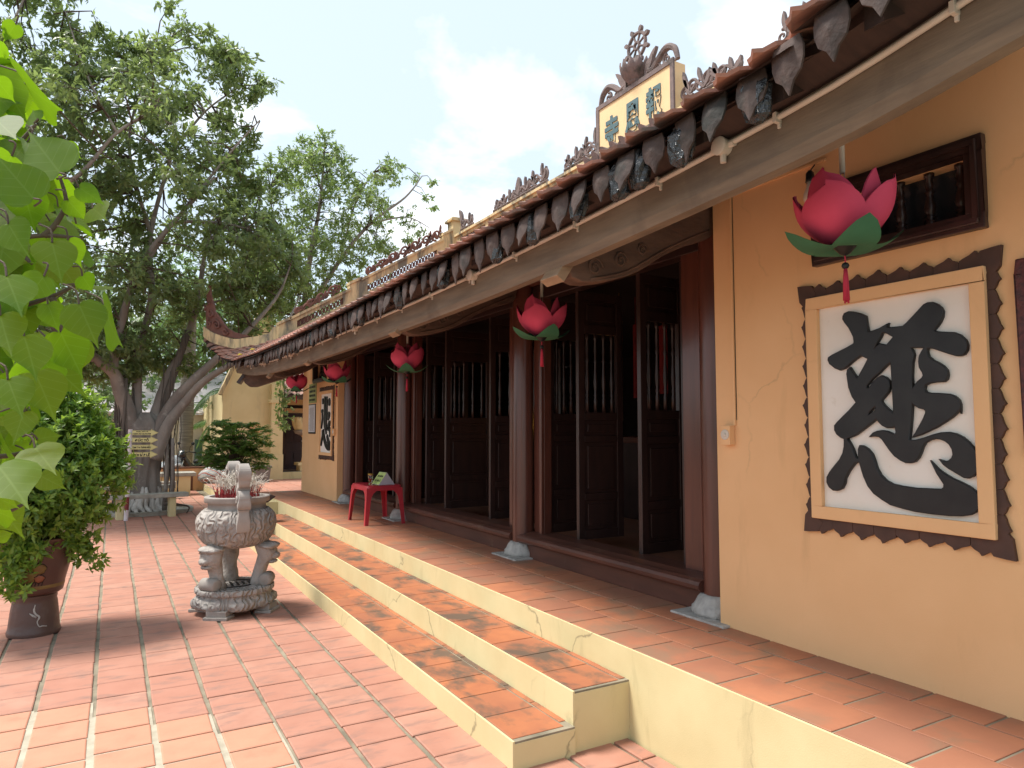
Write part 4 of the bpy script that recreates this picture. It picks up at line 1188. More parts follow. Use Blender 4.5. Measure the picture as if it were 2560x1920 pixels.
def panel_root(name, yc, zc, lab):
    r = empty(name, (WX, yc, zc)); tag(r, lab, 'wall panel'); return r
def on(root, b, name, m, **k):
    o = b.build(name, m, root, **k); o.location = -root.location; return o
def leaf_tooth(b, p, d, w_, L, x0, x1):
    # one pointed leaf of the border: p base centre (y,z), d outward unit vector
    s = (-d[1], d[0])
    prof = [(-.5, 0), (-.5, .60), (-.36, .70), (-.10, .82), (.12, 1.0), (.20, .84), (.38, .72), (.5, .58), (.5, 0)]
    poly = [(p[0] + s[0] * a * w_ + d[0] * c * L, p[1] + s[1] * a * w_ + d[1] * c * L) for a, c in prof]
    b.prism(poly, 'x', x0, x1)
ciP = panel_root('calligraphy_panel', 1.925, 1.72, 'white relief panel with a large black brush character beside the nearer doorway')
y0, y1, z0, z1 = 1.498, 2.353, 1.156, 2.283
b = MB()
for (a, c, p, q) in ((y0, y1, z1 - .062, z1), (y0, y1, z0, z0 + .062), (y0, y0 + .062, z0 + .062, z1 - .062), (y1 - .062, y1, z0 + .062, z1 - .062)):
    b.box((WX - .040, a, p), (WX - .0, c, q))
on(ciP, b, 'frame', 'tan_wall', bevel=.004)
b = MB(); b.box((WX - .014, y0 + .05, z0 + .05), (WX - .001, y1 - .05, z1 - .05)); on(ciP, b, 'field', 'panel_white')
def border(root, y0, y1, z0, z1, ny, nz_, L):
    x0, x1 = WX - .020, WX - .001
    for i in range(ny):
        yy = y0 + (y1 - y0) * (i + .5) / ny
        for (z, dz) in ((z1, 1), (z0, -1)):
            bb = MB(); leaf_tooth(bb, (yy, z - dz * .01), (0, dz), (y1 - y0) / ny * .985, L * random.uniform(.9, 1.12), x0 + random.uniform(0, .003), x1)
            on(root, bb, 'border_leaf', 'panel_brown')
    for i in range(nz_):
        zz = z0 + (z1 - z0) * (i + .5) / nz_
        for (y, dy) in ((y1, 1), (y0, -1)):
            bb = MB(); leaf_tooth(bb, (y - dy * .01, zz), (dy, 0), (z1 - z0) / nz_ * .985, L * random.uniform(.9, 1.12) * .66, x0 + random.uniform(0, .003), x1)
            on(root, bb, 'border_leaf', 'panel_brown')
    for (y, dy) in ((y1, 1), (y0, -1)):
        for (z, dz) in ((z1, 1), (z0, -1)):
            bb = MB(); s = .7071
            poly = [(y - dy * .01, z - dz * .01), (y + dy * .022, z - dz * .045), (y + dy * .052, z - dz * .01), (y + dy * .058, z + dz * .04), (y + dy * .062, z + dz * .076), (y + dy * .028, z + dz * .074), (y - dy * .02, z + dz * .068), (y - dy * .05, z + dz * .02)]
            bb.prism(poly, 'x', x0, x1 + .0005); on(root, bb, 'border_leaf', 'panel_brown')
border(ciP, y0, y1, z0, z1, 8, 11, .084)
for i, lp in enumerate(([CI_OUT, CI_H1, CI_H2, CI_H3, CI_H4], [CI_DOT], [CI_HOOK])):
    me = poly_curve_mesh('stroke', [mm(l) for l in lp], 'panel_black', .008)
    o = link('stroke', me, ciP, Matrix.Translation(-ciP.location) @ Matrix(((0, 0, -1, WX - .024), (-1, 0, 0, 0), (0, 1, 0, 0), (0, 0, 0, 1))))
biP = panel_root('calligraphy_panel', 11.78, 1.72, 'white relief panel with a tall black brush character near the far corner of the temple')
y0, y1, z0, z1 = 11.36, 12.17, 1.18, 2.27
b = MB()
for (a, c, p, q) in ((y0, y1, z1 - .05, z1), (y0, y1, z0, z0 + .05), (y0, y0 + .05, z0 + .05, z1 - .05), (y1 - .05, y1, z0 + .05, z1 - .05)):
    b.box((WX - .040, a, p), (WX - .0, c, q))
on(biP, b, 'frame', 'tan_wall', bevel=.004)
b = MB(); b.box((WX - .014, y0 + .04, z0 + .04), (WX - .001, y1 - .04, z1 - .04)); on(biP, b, 'field', 'panel_white')
border(biP, y0, y1, z0, z1, 8, 11, .084)
WID = dict(a=.07, b=.10, b2=.055, c=.075, d=.070, e=.10, f=.10, g=.10, h=.075, i=.10, j=.065)
for k, l in BI.items():
    pts = smooth_path([(0, p[0] / 1000, p[1] / 1000) for p in l], 6)
    n = len(pts); left = []; right = []
    for i, p in enumerate(pts):
        t = (pts[min(i + 1, n - 1)] - pts[max(i - 1, 0)]).normalized(); s = Vector((0, -t.z, t.y)); ww = WID[k] * (.55 + .45 * math.sin(PI * (i + 1) / (n + 1)))
        left.append((-(p.y + s.y * ww / 2), p.z + s.z * ww / 2)); right.append((-(p.y - s.y * ww / 2), p.z - s.z * ww / 2))
    bb = MB()
    vs = []
    for a, c in zip(left, right): vs += [(WX - .014, -a[0], a[1]), (WX - .014, -c[0], c[1]), (WX - .034, -a[0], a[1]), (WX - .034, -c[0], c[1])]
    fs = []
    for i in range(n - 1):
        o_ = i * 4
        fs += [(o_ + 2, o_ + 3, o_ + 7, o_ + 6), (o_, o_ + 4, o_ + 5, o_ + 1), (o_, o_ + 2, o_ + 6, o_ + 4), (o_ + 1, o_ + 5, o_ + 7, o_ + 3)]
    fs += [(0, 1, 3, 2), (4 * n - 4, 4 * n - 2, 4 * n - 1, 4 * n - 3)]
    bb.add(vs, fs); on(biP, bb, 'stroke', 'panel_black')

# notices on the far wall
r = empty('notice_board', (WX, 12.76, 2.27)); tag(r, 'olive printed notice with dark lines of text high on the far wall', 'notice')
b = MB(); b.box((WX - .012, 12.50, 2.095), (WX - .001, 13.03, 2.445)); on(r, b, 'sheet', 'sign_olive', bevel=.002)
for k in range(4):
    b = MB()
    for j in range(9):
        yy = 12.56 + j * .048
        b.box((WX - .014, yy, 2.385 - k * .078 - .018), (WX - .0125, yy + random.uniform(.024, .042), 2.385 - k * .078 + .022))
    tag(on(r, b, 'text_line', 'ink'), kind='stuff')
r = empty('notice_sheet', (WX, 12.78, 1.81)); tag(r, 'tall white list in a dark frame below the olive notice', 'notice')
b = MB(); b.box((WX - .012, 12.53, 1.54), (WX - .001, 13.02, 2.075)); on(r, b, 'frame', 'ink', bevel=.002)
b = MB(); b.box((WX - .015, 12.55, 1.57), (WX - .0125, 13.0, 2.06)); on(r, b, 'sheet', 'paper')
for k in range(22):
    b = MB(); b.box((WX - .0165, 12.60 + random.uniform(0, .05), 2.0 - k * .0192), (WX - .0155, 12.96 - random.uniform(0, .06), 2.0 - k * .0192 + .008)); on(r, b, 'text_line', 'cord')

# framed picture at the near end of the wall
r = empty('picture_frame', (WX, 1.1, 1.9)); tag(r, 'carved dark red picture frame hung on the ochre wall', 'frame')
b = MB()
for (a, c, p, q) in ((.80, 1.387, 2.22, 2.286), (.80, 1.387, 1.50, 1.566), (.80, .866, 1.566, 2.22), (1.321, 1.387, 1.566, 2.22)):
    b.box((WX - .03, a, p), (WX - .001, c, q))
on(r, b, 'moulding', 'frame_red', bevel=.006)
b = MB(); b.box((WX - .012, .86, 1.56), (WX - .002, 1.325, 2.225)); on(r, b, 'picture', 'lacquer')

# wiring on the wall: channel, switch box and bare bulb
def wiring(s, lab1, lab2):
    m_ = lambda y: CY + s * (y - CY)
    r = empty('switch_box', (WX, m_(2.915), 1.57)); tag(r, lab1, 'switch')
    b = MB(); b.box((WX - .045, m_(2.915) - .035, 1.515), (WX - .001, m_(2.915) + .035, 1.628)); on(r, b, 'box', 'tan_wall', bevel=.003)
    b = MB(); b.lathe([(.030, 0), (.030, .004), (.026, .006), (.010, .005), (.009, .010), (.002, .011)], 20); M = Matrix.Translation((WX - .045, m_(2.915), 1.575)) @ Matrix.Rotation(R(-90), 4, 'Y'); b.v = [tuple(M @ Vector(p)) for p in b.v]; on(r, b, 'knob', 'pvc', smooth=True, angle=35)
    b = MB(); b.box((WX - .013, m_(2.875) - .008, 1.628), (WX - .001, m_(2.875) + .008, 3.2)); on(r, b, 'channel', 'tan_wall', bevel=.002)
    b = MB(); b.box((WX - .0025, m_(2.875) - .0125, 1.66), (WX - .0005, m_(2.875) - .009, 3.2)); on(r, b, 'seam', 'ink')
    if s > 0:
        ya, yb = sorted((m_(2.872), m_(2.235)))
        b = MB(); b.box((WX - .014, ya, 2.985), (WX - .001, yb, 3.001)); on(r, b, 'channel', 'tan_wall', bevel=.002)
        yb_ = m_(2.30)
        q = empty('bulb', (WX - .05, yb_, 2.92)); tag(q, lab2, 'bulb')
        def on2(bb, n_, mt, **k):
            o = bb.build(n_, mt, q, **k); o.location = -q.location
        b = MB(); b.tube(smooth_path([(WX - .008, yb_ + .0, 2.984), (WX - .035, yb_ - .02, 2.972), (WX - .045, yb_, 2.945)], 5), .0035, 6); on2(b, 'wire', 'rubber', smooth=True)
        b = MB(); b.lathe([(.008, .05), (.020, .035), (.022, .0), (.024, -.012)], 14, (WX - .045, yb_, 2.90)); on2(b, 'socket', 'black_bead', smooth=True)
        b = MB(); b.lathe([(.017, 0), (.020, -.03), (.034, -.065), (.036, -.09), (.026, -.115), (.005, -.125)], 16, (WX - .045, yb_, 2.890)); on2(b, 'glass_bulb', 'pvc', smooth=True)
wiring(1, 'small square switch box with a round knob on the wall beside the nearest column', 'bare bulb with black socket hanging from the wall channel')
wiring(-1, 'small switch box below a thin channel on the wall by the farthest column', '')

# ------------------------------------------------------------------ lotus lanterns
def petal(az, r0, bulge, tip_r, z0, z1, wd, m, name, root, lean=0.0, flat=False):
    n_, k_ = 8, 10
    b = MB(); ca, sa = math.cos(az), math.sin(az)
    def P(u, v, off=0.0):
        w_ = wd * (math.sin(PI * min(1.0, .07 + .93 * v ** .95)) ** .62)
        if v > .999: w_ = 0.001
        if flat:
            rr = r0 + (tip_r - r0) * v; z = z0 + (z1 - z0) * v ** 2.2 - .03 * math.sin(PI * v)
        else:
            rr = r0 + (tip_r - r0) * v + bulge * math.sin(PI * v ** .75); z = z0 + (z1 - z0) * v
        q = 2 * u - 1
        # cross-section wraps round the axis
        an = q * w_ / max(.10, rr * .9 if not flat else .30)
        an = max(-1.25, min(1.25, an)); R_ = max(.10, rr * .9 if not flat else .30)
        lx = rr - R_ + R_ * math.cos(an) + off; ly = R_ * math.sin(an)
        return (lx * ca - ly * sa, lx * sa + ly * ca, z + lean * v * q + off * .3)
    b.grid(lambda u, v: P(u, v), n_, k_)
    b.grid(lambda u, v: P(u, v, .006), n_, k_)
    me = b.mesh(name, m, True)
    o = link(name, me, root); return o
def lantern(loc, rz, label, rod_top, tassel='tassel_red', scale=1.0):
    r = empty('lotus_lantern', loc, rz); r.scale = (scale,) * 3
    tag(r, label, 'lantern', 'lotus lanterns under the eave')
    for k in range(4): petal(R(30 + 90 * k), .05, .060, .200, .015, .235 + .03 * (k % 2), .150, 'petal_pink', 'petal', r, .012)
    for k in range(3): petal(R(75 + 120 * k), .045, .065, .125, .025, .320, .150, 'petal_pink', 'petal', r, -.012)
    for k in range(4): petal(R(-20 + 90 * k), .02, 0, .245, .010, .075, .092, 'sepal_green', 'sepal', r, flat=True)
    b = MB(); b.lathe([(.004, -.035), (.020, -.028), (.040, -.004), (.062, .016), (.03, .03)], 18); b.build('cup', 'black_bead', r, smooth=True)
    b = MB(); b.tube([(0, 0, -.035), (0, 0, -.068)], .003, 6); b.build('cord', 'tassel_red', r)
    b = MB(); b.lathe([(.002, -.016), (.012, -.010), (.0165, 0), (.012, .010), (.002, .016)], 14, (0, 0, -.078)); b.build('bead', 'black_bead', r, smooth=True)
    b = MB()
    for k in range(9):
        an = k * 2 * PI / 9; rr = .007
        b.tube([(rr * .5 * math.cos(an), rr * .5 * math.sin(an), -.092), (rr * math.cos(an), rr * math.sin(an), -.13), (rr * 1.5 * math.cos(an), rr * 1.5 * math.sin(an), -.225 - random.uniform(0, .015))], .0042, 5)
    b.build('tassel', tassel, r, smooth=True)
    h = (rod_top - loc[2]) / scale
    b = MB(); b.tube([(0, 0, .33), (0, 0, h)], .012, 8); b.build('rod', 'pvc', r, smooth=True)
    b = MB()
    for q in (-1, 1): b.tube([(q * .010, 0, .34), (q * .012, q * .004, .20), (q * .03, 0, .03)], .0022, 5)
    b.build('wire', 'cord', r)
    return r
lantern((2.715, 1.85, 2.385), R(-14), 'pink lotus lantern with green sepals hanging in front of the nearer barred window', 3.17)
lantern((2.75, 4.35, 2.290), R(10), 'pink lotus lantern hanging before the doorway next to the nearest column', 3.12, scale=.92)
lantern((2.75, 7.08, 2.240), R(-4), 'pink lotus lantern hanging before the middle doorway of the temple', 3.12, scale=.92)
lantern((2.75, 9.80, 2.290), R(30), 'pink lotus lantern hanging before the doorway behind the red table', 3.12, scale=.92)
lantern((2.75, 12.30, 2.285), R(0), 'pink lotus lantern hanging near the far corner beside the olive notice', 3.12, scale=.92)

# ------------------------------------------------------------------ red plastic table with glass and tent card
tb_ = empty('plastic_table', (2.915, 8.52, PZ)); tag(tb_, 'small red plastic table with splayed legs standing on the tiled platform', 'table')
TX, TY, TH = .225, .315, .470
b = MB()
def rr(sx, sy, r, n=5):
    o = []
    for (cx, cy, a0) in ((sx - r, sy - r, 0), (-sx + r, sy - r, 90), (-sx + r, -sy + r, 180), (sx - r, -sy + r, 270)):
        for k in range(n + 1):
            an = R(a0 + 90 * k / n); o.append((cx + r * math.cos(an), cy + r * math.sin(an)))
    return o
loops = [(rr(TX, TY, .045), TH - .062), (rr(TX, TY, .045), TH - .012), (rr(TX - .006, TY - .006, .042), TH - .003), (rr(TX - .016, TY - .016, .036), TH), (rr(TX - .028, TY - .028, .03), TH - .006)]
vs = []; n = len(loops[0][0])
for lp, z in loops: vs += [(p[0], p[1], z) for p in lp]
fs = [(j * n + i, j * n + (i + 1) % n, (j + 1) * n + (i + 1) % n, (j + 1) * n + i) for j in range(len(loops) - 1) for i in range(n)] + [tuple(range((len(loops) - 1) * n, len(loops) * n))]
inn = [(p[0] * .975, p[1] * .98, TH - .062) for p in loops[0][0]]
o_ = len(vs); vs += inn + [(p[0], p[1], TH - .014) for p in inn]
fs += [(i, o_ + i, o_ + (i + 1) % n, (i + 1) % n) for i in range(n)] + [(o_ + i, o_ + n + i, o_ + n + (i + 1) % n, o_ + (i + 1) % n) for i in range(n)] + [tuple(range(o_ + 2 * n - 1, o_ + n - 1, -1))]
b.add(vs, fs); b.build('table_top', 'plastic_red', tb_, smooth=True, angle=40)
for sx in (-1, 1):
    for sy in (-1, 1):
        b = MB(); vs = []
        # L-shaped leg that flares into the apron
        rows = [(TH - .03, .15, .17), (TH - .065, .115, .13), (TH - .10, .080, .085), (TH - .14, .062, .064), (TH - .2, .056, .056), (0, .044, .044)]
        for (z, a, c) in rows:
            k = 1 - z / TH
            ox, oy = sx * (TX - .002 + .032 * k), sy * (TY - .002 + .032 * k)
            t = .006
            for (p, q) in ((0, 0), (a, 0), (a, t), (t, t), (t, c), (0, c)): vs.append((ox - sx * p, oy - sy * q, z))
        m_ = 6
        fs = [(j * m_ + i, j * m_ + (i + 1) % m_, (j + 1) * m_ + (i + 1) % m_, (j + 1) * m_ + i) for j in range(len(rows) - 1) for i in range(m_)] + [tuple(range(m_)), tuple(range((len(rows) - 1) * m_, len(rows) * m_))]
        b.add(vs, fs); b.build('leg', 'plastic_red', tb_)
g = empty('drinking_glass', (2.83, 8.50, PZ + TH - .005)); tag(g, 'small footed glass holding red candle wax on the red table', 'glass')
b = MB(); b.lathe([(.022, 0), (.026, .008), (.012, .016), (.016, .03), (.027, .06), (.032, .10), (.031, .135), (.029, .135), (.029, .10), (.024, .062), (.006, .036)], 20); b.build('bowl', 'clear_glass', g, smooth=True)
b = MB(); b.lathe([(.006, .034), (.0225, .062), (.025, .072), (.002, .073)], 18); b.build('wax', 'red_wax', g, smooth=True)
b = MB(); b.lathe([(.0315, .118), (.0325, .119), (.0315, .137), (.0305, .137)], 20, cap=False); b.build('gilt_rim', 'gold_cloth', g, smooth=True)
t_ = empty('tent_card', (2.985, 8.47, PZ + TH - .004), R(4)); tag(t_, 'green tent shaped card with black lettering standing on the red table', 'sign')
# ridge runs across (y); face looks towards the yard
W_, Hh, Dp = .115, .150, .105
b = MB(); b.prism([(-Dp, 0), (Dp, 0), (0, Hh)], 'y', -W_, W_); b.build('card', 'paper', t_)
sl = math.atan2(Hh, Dp)
Mf = Matrix(((0, math.cos(sl), -math.sin(sl), -Dp / 2 - .0015), (-1, 0, 0, 0), (0, math.sin(sl), math.cos(sl), Hh / 2 + .001), (0, 0, 0, 1)))
b = MB(); b.box((-W_ + .003, -.088, 0), (W_ - .003, .088, .0012), Mf); b.build('green_face', 'sign_green', t_)
for k, (tx_, z_) in enumerate((('XIN KHÔNG', .034), ('ĐỂ TIỀN LỄ', -.030))):
    me = text_mesh('lettering', tx_, .05, 'ink', .0004, .001, width=.17, height=.036)
    link('lettering', me, t_, Mf @ Matrix.Translation((0, z_, .0022)))
# ------------------------------------------------------------------ stone incense burner
ib = empty('incense_burner', (1.0, 6.72, 0)); tag(ib, 'grey carved stone incense burner on three lion legs and a round stand', 'incense burner')
def carve(sc, amp, sd=0.0):
    def f(an, z, r):
        p = Vector((math.cos(an) * r * sc, math.sin(an) * r * sc, z * sc + sd))
        q = p + 0.8 * Vector((noise.noise(p * .7), noise.noise(p * .7 + Vector((5, 1, 2))), noise.noise(p * .7 + Vector((9, 3, 7)))))
        return amp * (abs(math.sin(3.1 * q.x + 2.3 * q.z)) * .6 + abs(math.sin(2.9 * q.y - 2.1 * q.z)) * .6 - .6)
    return f
b = MB(); cv = carve(9, .010)
def fr(z0, z1, n): return [z0 + (z1 - z0) * i / n for i in range(n + 1)]
bowl = [(.05, .552)] + [(lerp_table([(.555, .10), (.575, .20), (.61, .27), (.66, .310), (.73, .335), (.80, .338), (.85, .322), (.885, .295), (.905, .272)], z)[0], z) for z in fr(.556, .905, 26)]
b.lathe(bowl, 96, disp=lambda an, z, r: cv(an, z, r) * (1 if .58 < z < .88 else .2), cap=True)
b.build('bowl', 'carved_stone', ib, smooth=True)
b = MB(); b.lathe([(.26, .895), (.248, .91), (.242, .945), (.252, .962), (.272, .966), (.276, .972), (.276, 1.008), (.270, 1.014), (.232, 1.014), (.228, 1.008), (.226, .975), (.02, .972)], 64); b.build('rim', 'grey_stone', ib, smooth=True, angle=35)
b = MB(); b.lathe([(.226, .976), (.15, .992), (.05, 1.0), (.002, 1.0)], 32, disp=lambda an, z, r: .006 * noise.noise((r * 40, an * 4, z))); b.build('ash', 'ash', ib, smooth=True)
for s, yo, dz in ((-1, -.315, 0), (1, .315, 0)):
    # S-shaped upright handle, profile in (y, z) swept across x
    ctr = [(-.02, .73), (-.03, .80), (-.035, .87), (-.03, .93), (-.055, .965), (-.06, 1.01), (-.03, 1.045), (.0, 1.07), (.0, 1.12), (-.03, 1.155), (-.045, 1.20), (-.035, 1.25), (.005, 1.28), (.05, 1.27), (.075, 1.235), (.07, 1.195), (.045, 1.175)]
    pts = smooth_path([(0, yo - s * .0 + s * -c[0] * 1.0, c[1]) for c in ctr], 4)
    n = len(pts); vs = []
    for i, p in enumerate(pts):
        t = (pts[min(i + 1, n - 1)] - pts[max(i - 1, 0)]).normalized(); nn = Vector((0, -t.z, t.y)); h_ = .026 + .012 * abs(math.sin(i * .33))
        hw = .050 + .006 * math.sin(i * .5)
        for (q, k) in ((-hw, -h_), (hw, -h_), (hw, h_), (-hw, h_)): vs.append((q, p.y + nn.y * k, p.z + nn.z * k))
    fs = [(j * 4 + k, j * 4 + (k + 1) % 4, (j + 1) * 4 + (k + 1) % 4, (j + 1) * 4 + k) for j in range(n - 1) for k in range(4)] + [(0, 1, 2, 3), (4 * n - 4, 4 * n - 3, 4 * n - 2, 4 * n - 1)]
    b = MB(); b.add(vs, fs)
    h = b.build('handle', 'grey_stone', ib, bevel=.006)
    for q in (-1, 1):
        b = MB()
        for (c, r_) in (((.005, 1.215), .045), ((-.03, 1.0), .04)):
            b.tube([(q * .056, yo - s * c[0] + r_ * (1 - t / 16) * math.cos(t * .6), c[1] + r_ * (1 - t / 16) * math.sin(t * .6)) for t in range(14)], .007, 5)
        b.build('scroll', 'grey_stone', h, smooth=True)
for k, an in enumerate((R(215), R(335), R(95))):
    M = Matrix.Rotation(an, 4, 'Z')
    prof = [(.0, .23, .090), (.0, .28, .078), (.008, .34, .064), (.022, .40, .070), (.055, .45, .092), (.070, .49, .100), (.065, .53, .105), (.045, .57, .10), (.0, .62, .085)]
    b = MB(); vs = []; sg = 16
    for (o_, z, w_) in prof:
        for j in range(sg):
            t = 2 * PI * j / sg
            x = .205 + o_ + w_ * .85 * math.cos(t); y = w_ * .95 * math.sin(t)
            d = .008 * noise.noise((x * 25 + k * 7, y * 25, z * 25))
            vs.append(tuple(M @ Vector((x + d, y + d, z))))
    n = len(prof)
    b.add(vs, [(a * sg + j, a * sg + (j + 1) % sg, (a + 1) * sg + (j + 1) % sg, (a + 1) * sg + j) for a in range(n - 1) for j in range(sg)] + [tuple(range(sg)), tuple(range((n - 1) * sg, n * sg))])
    leg = b.build('leg', 'leg_stone', ib, smooth=True)
    # lion brow, muzzle and rolled paw
    def ell(c, r_, sg1=14, sg2=9, nz_=.0):
        vs = []
        for i in range(sg2 + 1):
            ph = PI * i / sg2
            for j in range(sg1):
                t = 2 * PI * j / sg1
                dd = 1 + nz_ * noise.noise((c[0] * 9 + 3 * math.cos(t), 3 * math.sin(t) + k, ph * 2))
                vs.append(tuple(M @ Vector((c[0] + r_[0] * math.sin(ph) * math.cos(t) * dd, c[1] + r_[1] * math.sin(ph) * math.sin(t) * dd, c[2] + r_[2] * math.cos(ph) * dd))))
        return vs, [(i * sg1 + j, i * sg1 + (j + 1) % sg1, (i + 1) * sg1 + (j + 1) % sg1, (i + 1) * sg1 + j) for i in range(sg2) for j in range(sg1)]
    b = MB(); b.add(*ell((.282, 0, .572), (.095, .120, .036), nz_=.25)); b.build('brow', 'leg_stone', leg, smooth=True)
    b = MB(); b.add(*ell((.330, 0, .482), (.058, .062, .036), nz_=.2)); b.add(*ell((.318, 0, .432), (.046, .058, .020), nz_=.2)); b.add(*ell((.30, .05, .51), (.03, .03, .025))); b.add(*ell((.30, -.05, .51), (.03, .03, .025))); b.build('muzzle', 'leg_stone', leg, smooth=True)
    b = MB(); b.tube([tuple(M @ Vector((.275, q, .275))) for q in (-.085, -.08, 0, .08, .085)], [.035, .054, .060, .054, .035], 14); b.build('paw', 'grey_stone', leg, smooth=True)
b = MB(); cs = carve(11, .007, 3.0)
b.lathe([(.22, .06), (.32, .055), (.345, .075), (.352, .10), (.345, .125), (.325, .145), (.318, .155), (.312, .16), (.308, .175), (.315, .183), (.330, .187), (.333, .193), (.333, .222), (.327, .230), (.02, .232)], 72,
        disp=lambda an, z, r: (cs(an, z, r) if .06 < z < .14 else 0) + (.012 * math.cos(an * 8) * (1 if z < .13 else 0)))
stand = b.build('stand', 'carved_stone', ib, smooth=True, angle=50)
for k in range(4):
    an = R(45 + 12 + 90 * k); M = Matrix.Rotation(an, 4, 'Z')
    b = MB(); vs = []
    b.box((.225, -.105, 0), (.372, .105, .028), M); b.box((.232, -.088, .026), (.352, .088, .075), M); b.build('foot', 'grey_stone', stand, bevel=.006)
# engraved longevity mark on the stand
b = MB()
for i in range(6): b.box((-.14 + .05 * i, -.10 + .02 * abs(i - 2.5), .2325), (-.12 + .05 * i, .10 - .02 * abs(i - 2.5), .2345))
b.tube([(.17 * math.cos(t * PI / 12), .15 * math.sin(t * PI / 12), .2335) for t in range(25)], .007, 4); b.build('engraving', 'pot_line', stand)
# burnt incense sticks: far too many to count
bw = MB(); br = MB()
for k in range(380):
    rr_ = .19 * math.sqrt(random.random()); an = random.random() * 2 * PI
    x, y = rr_ * math.cos(an), rr_ * math.sin(an); lx, ly = random.gauss(0, .22), random.gauss(0, .22)
    h = random.uniform(.05, .13)
    if k % 2 == 0: br.tube([(x, y, .985), (x + lx * h, y + ly * h, .985 + h)], .0030, 4, cap=False)
    if k % 4:
        # curled ash column on top
        p = Vector((x + lx * h, y + ly * h, .985 + h)); d = Vector((lx, ly, 1)).normalized(); ax = Vector((random.gauss(0, 1), random.gauss(0, 1), random.gauss(0, .4))).normalized()
        pts = [p.copy()]; cl = random.uniform(.1, .34)
        for i in range(9):
            d = (Matrix.Rotation(cl, 3, ax) @ d).normalized(); p = p + d * .017; pts.append(p.copy())
        bw.tube(pts, .0019, 4, cap=False)
tag(br.build('incense_sticks', 'incense_red', ib), kind='stuff')
tag(bw.build('burnt_incense', 'incense_white', ib), kind='stuff')
# dark stone ledge of the spirit altar behind the burner
b = MB(); b.prism([(1.50, .58), (1.95, .58), (2.06, .66), (2.00, .69), (1.50, .70)], 'y', 10.35, 10.6); b.box((1.55, 10.38, 0), (1.80, 10.57, .585))
o = b.build('stone_stand', 'drip_tile', bevel=.01); tag(o, 'dark stone offering stand with a pointed slab behind the incense burner', 'stand')

# ------------------------------------------------------------------ glazed pot with its clipped shrub
pr_ = empty('flower_pot', (-.485, 6.76, 0)); tag(pr_, 'large brown glazed pot with ochre mushrooms on a carved pedestal', 'flower pot')
b = MB(); cp = carve(12, .004, 8.0)
b.lathe([(.06, 0), (.178, .0), (.182, .02), (.180, .04), (.174, .05), (.168, .10), (.160, .18), (.151, .25), (.146, .275), (.150, .285), (.150, .31), (.12, .315)], 64, disp=lambda an, z, r: cp(an, z, r) if .05 < z < .27 else 0)
ped = b.build('pedestal', 'carved_pot', pr_, smooth=True, angle=45)
POT = [(.10, .312), (.165, .318), (.186, .335), (.190, .352), (.196, .40), (.212, .47), (.228, .54), (.240, .61), (.247, .68), (.250, .72), (.262, .735), (.262, .752), (.240, .755), (.235, .70), (.02, .69)]
b = MB(); b.lathe(POT, 56); pot = b.build('pot', 'pot_brown', pr_, smooth=True, angle=45)
def pot_r(z): return lerp_table([(p[1], p[0]) for p in POT[1:11]], z)[0]
b = MB(); b.lathe([(pot_r(z) + (.0015 if .372 < z < .395 else 0.0005), z) for z in (.370, .373, .384, .394, .397)], 56, cap=False); b.build('ochre_band', 'pot_ochre', pot, smooth=True)
def decal(pts, m, lift=.002):
    b = MB(); c = np.mean(pts, 0)
    def S(a, z, l): return ((pot_r(z) + l) * math.cos(a), (pot_r(z) + l) * math.sin(a), z)
    n = len(pts); vs = [S(c[0], c[1], lift + .002)] + [S(c[0] + (p[0] - c[0]) * .55, c[1] + (p[1] - c[1]) * .55, lift + .002) for p in pts] + [S(p[0], p[1], lift) for p in pts] + [S(p[0], p[1], -.004) for p in pts]
    fs = [(0, 1 + i, 1 + (i + 1) % n) for i in range(n)]
    for l in range(2): fs += [(1 + l * n + i, 1 + (l + 1) * n + i, 1 + (l + 1) * n + (i + 1) % n, 1 + l * n + (i + 1) % n) for i in range(n)]
    b.add(vs, fs); return b.build('painted_motif', m, pot, smooth=True)
def blob(a, z, ra, rz_, n=18, w_=.12, sd=0): return [(a + ra * math.cos(2 * PI * i / n) * (1 + w_ * math.sin(i * 1.7 + sd)), z + rz_ * math.sin(2 * PI * i / n) * (1 + w_ * math.cos(i * 2.3 + sd))) for i in range(n)]
A0 = math.atan2(-6.76, .485)     # side that looks at the viewer
for (da, z, ra, rz_, m_, l) in ((-.38, .60, .36, .085, 'pot_line', .001), (-.38, .60, .33, .075, 'pot_ochre', .003), (-.12, .60, .16, .048, 'pot_line', .004), (-.12, .60, .14, .042, 'pot_orange', .006), (.08, .53, .22, .048, 'pot_line', .001), (.08, .53, .20, .042, 'pot_ochre', .003), (-.30, .47, .42, .055, 'pot_line', .001),
                               (-.30, .47, .39, .047, 'pot_ochre', .003), (.10, .455, .18, .034, 'pot_line', .004), (.10, .455, .155, .028, 'pot_orange', .006), (-.55, .66, .2, .04, 'pot_orange', .004)):
    decal(blob(A0 + da, z, ra, rz_, sd=da * 9), m_, l)
for k in range(7):
    a = A0 - .45 + k * .11
    b = MB(); b.tube([((pot_r(z) + .002) * math.cos(a + .02 * math.sin(z * 60)), (pot_r(z) + .002) * math.sin(a + .02 * math.sin(z * 60)), z) for z in (.40, .415, .43)], .003, 4); b.build('painted_motif', 'pot_line', pot)
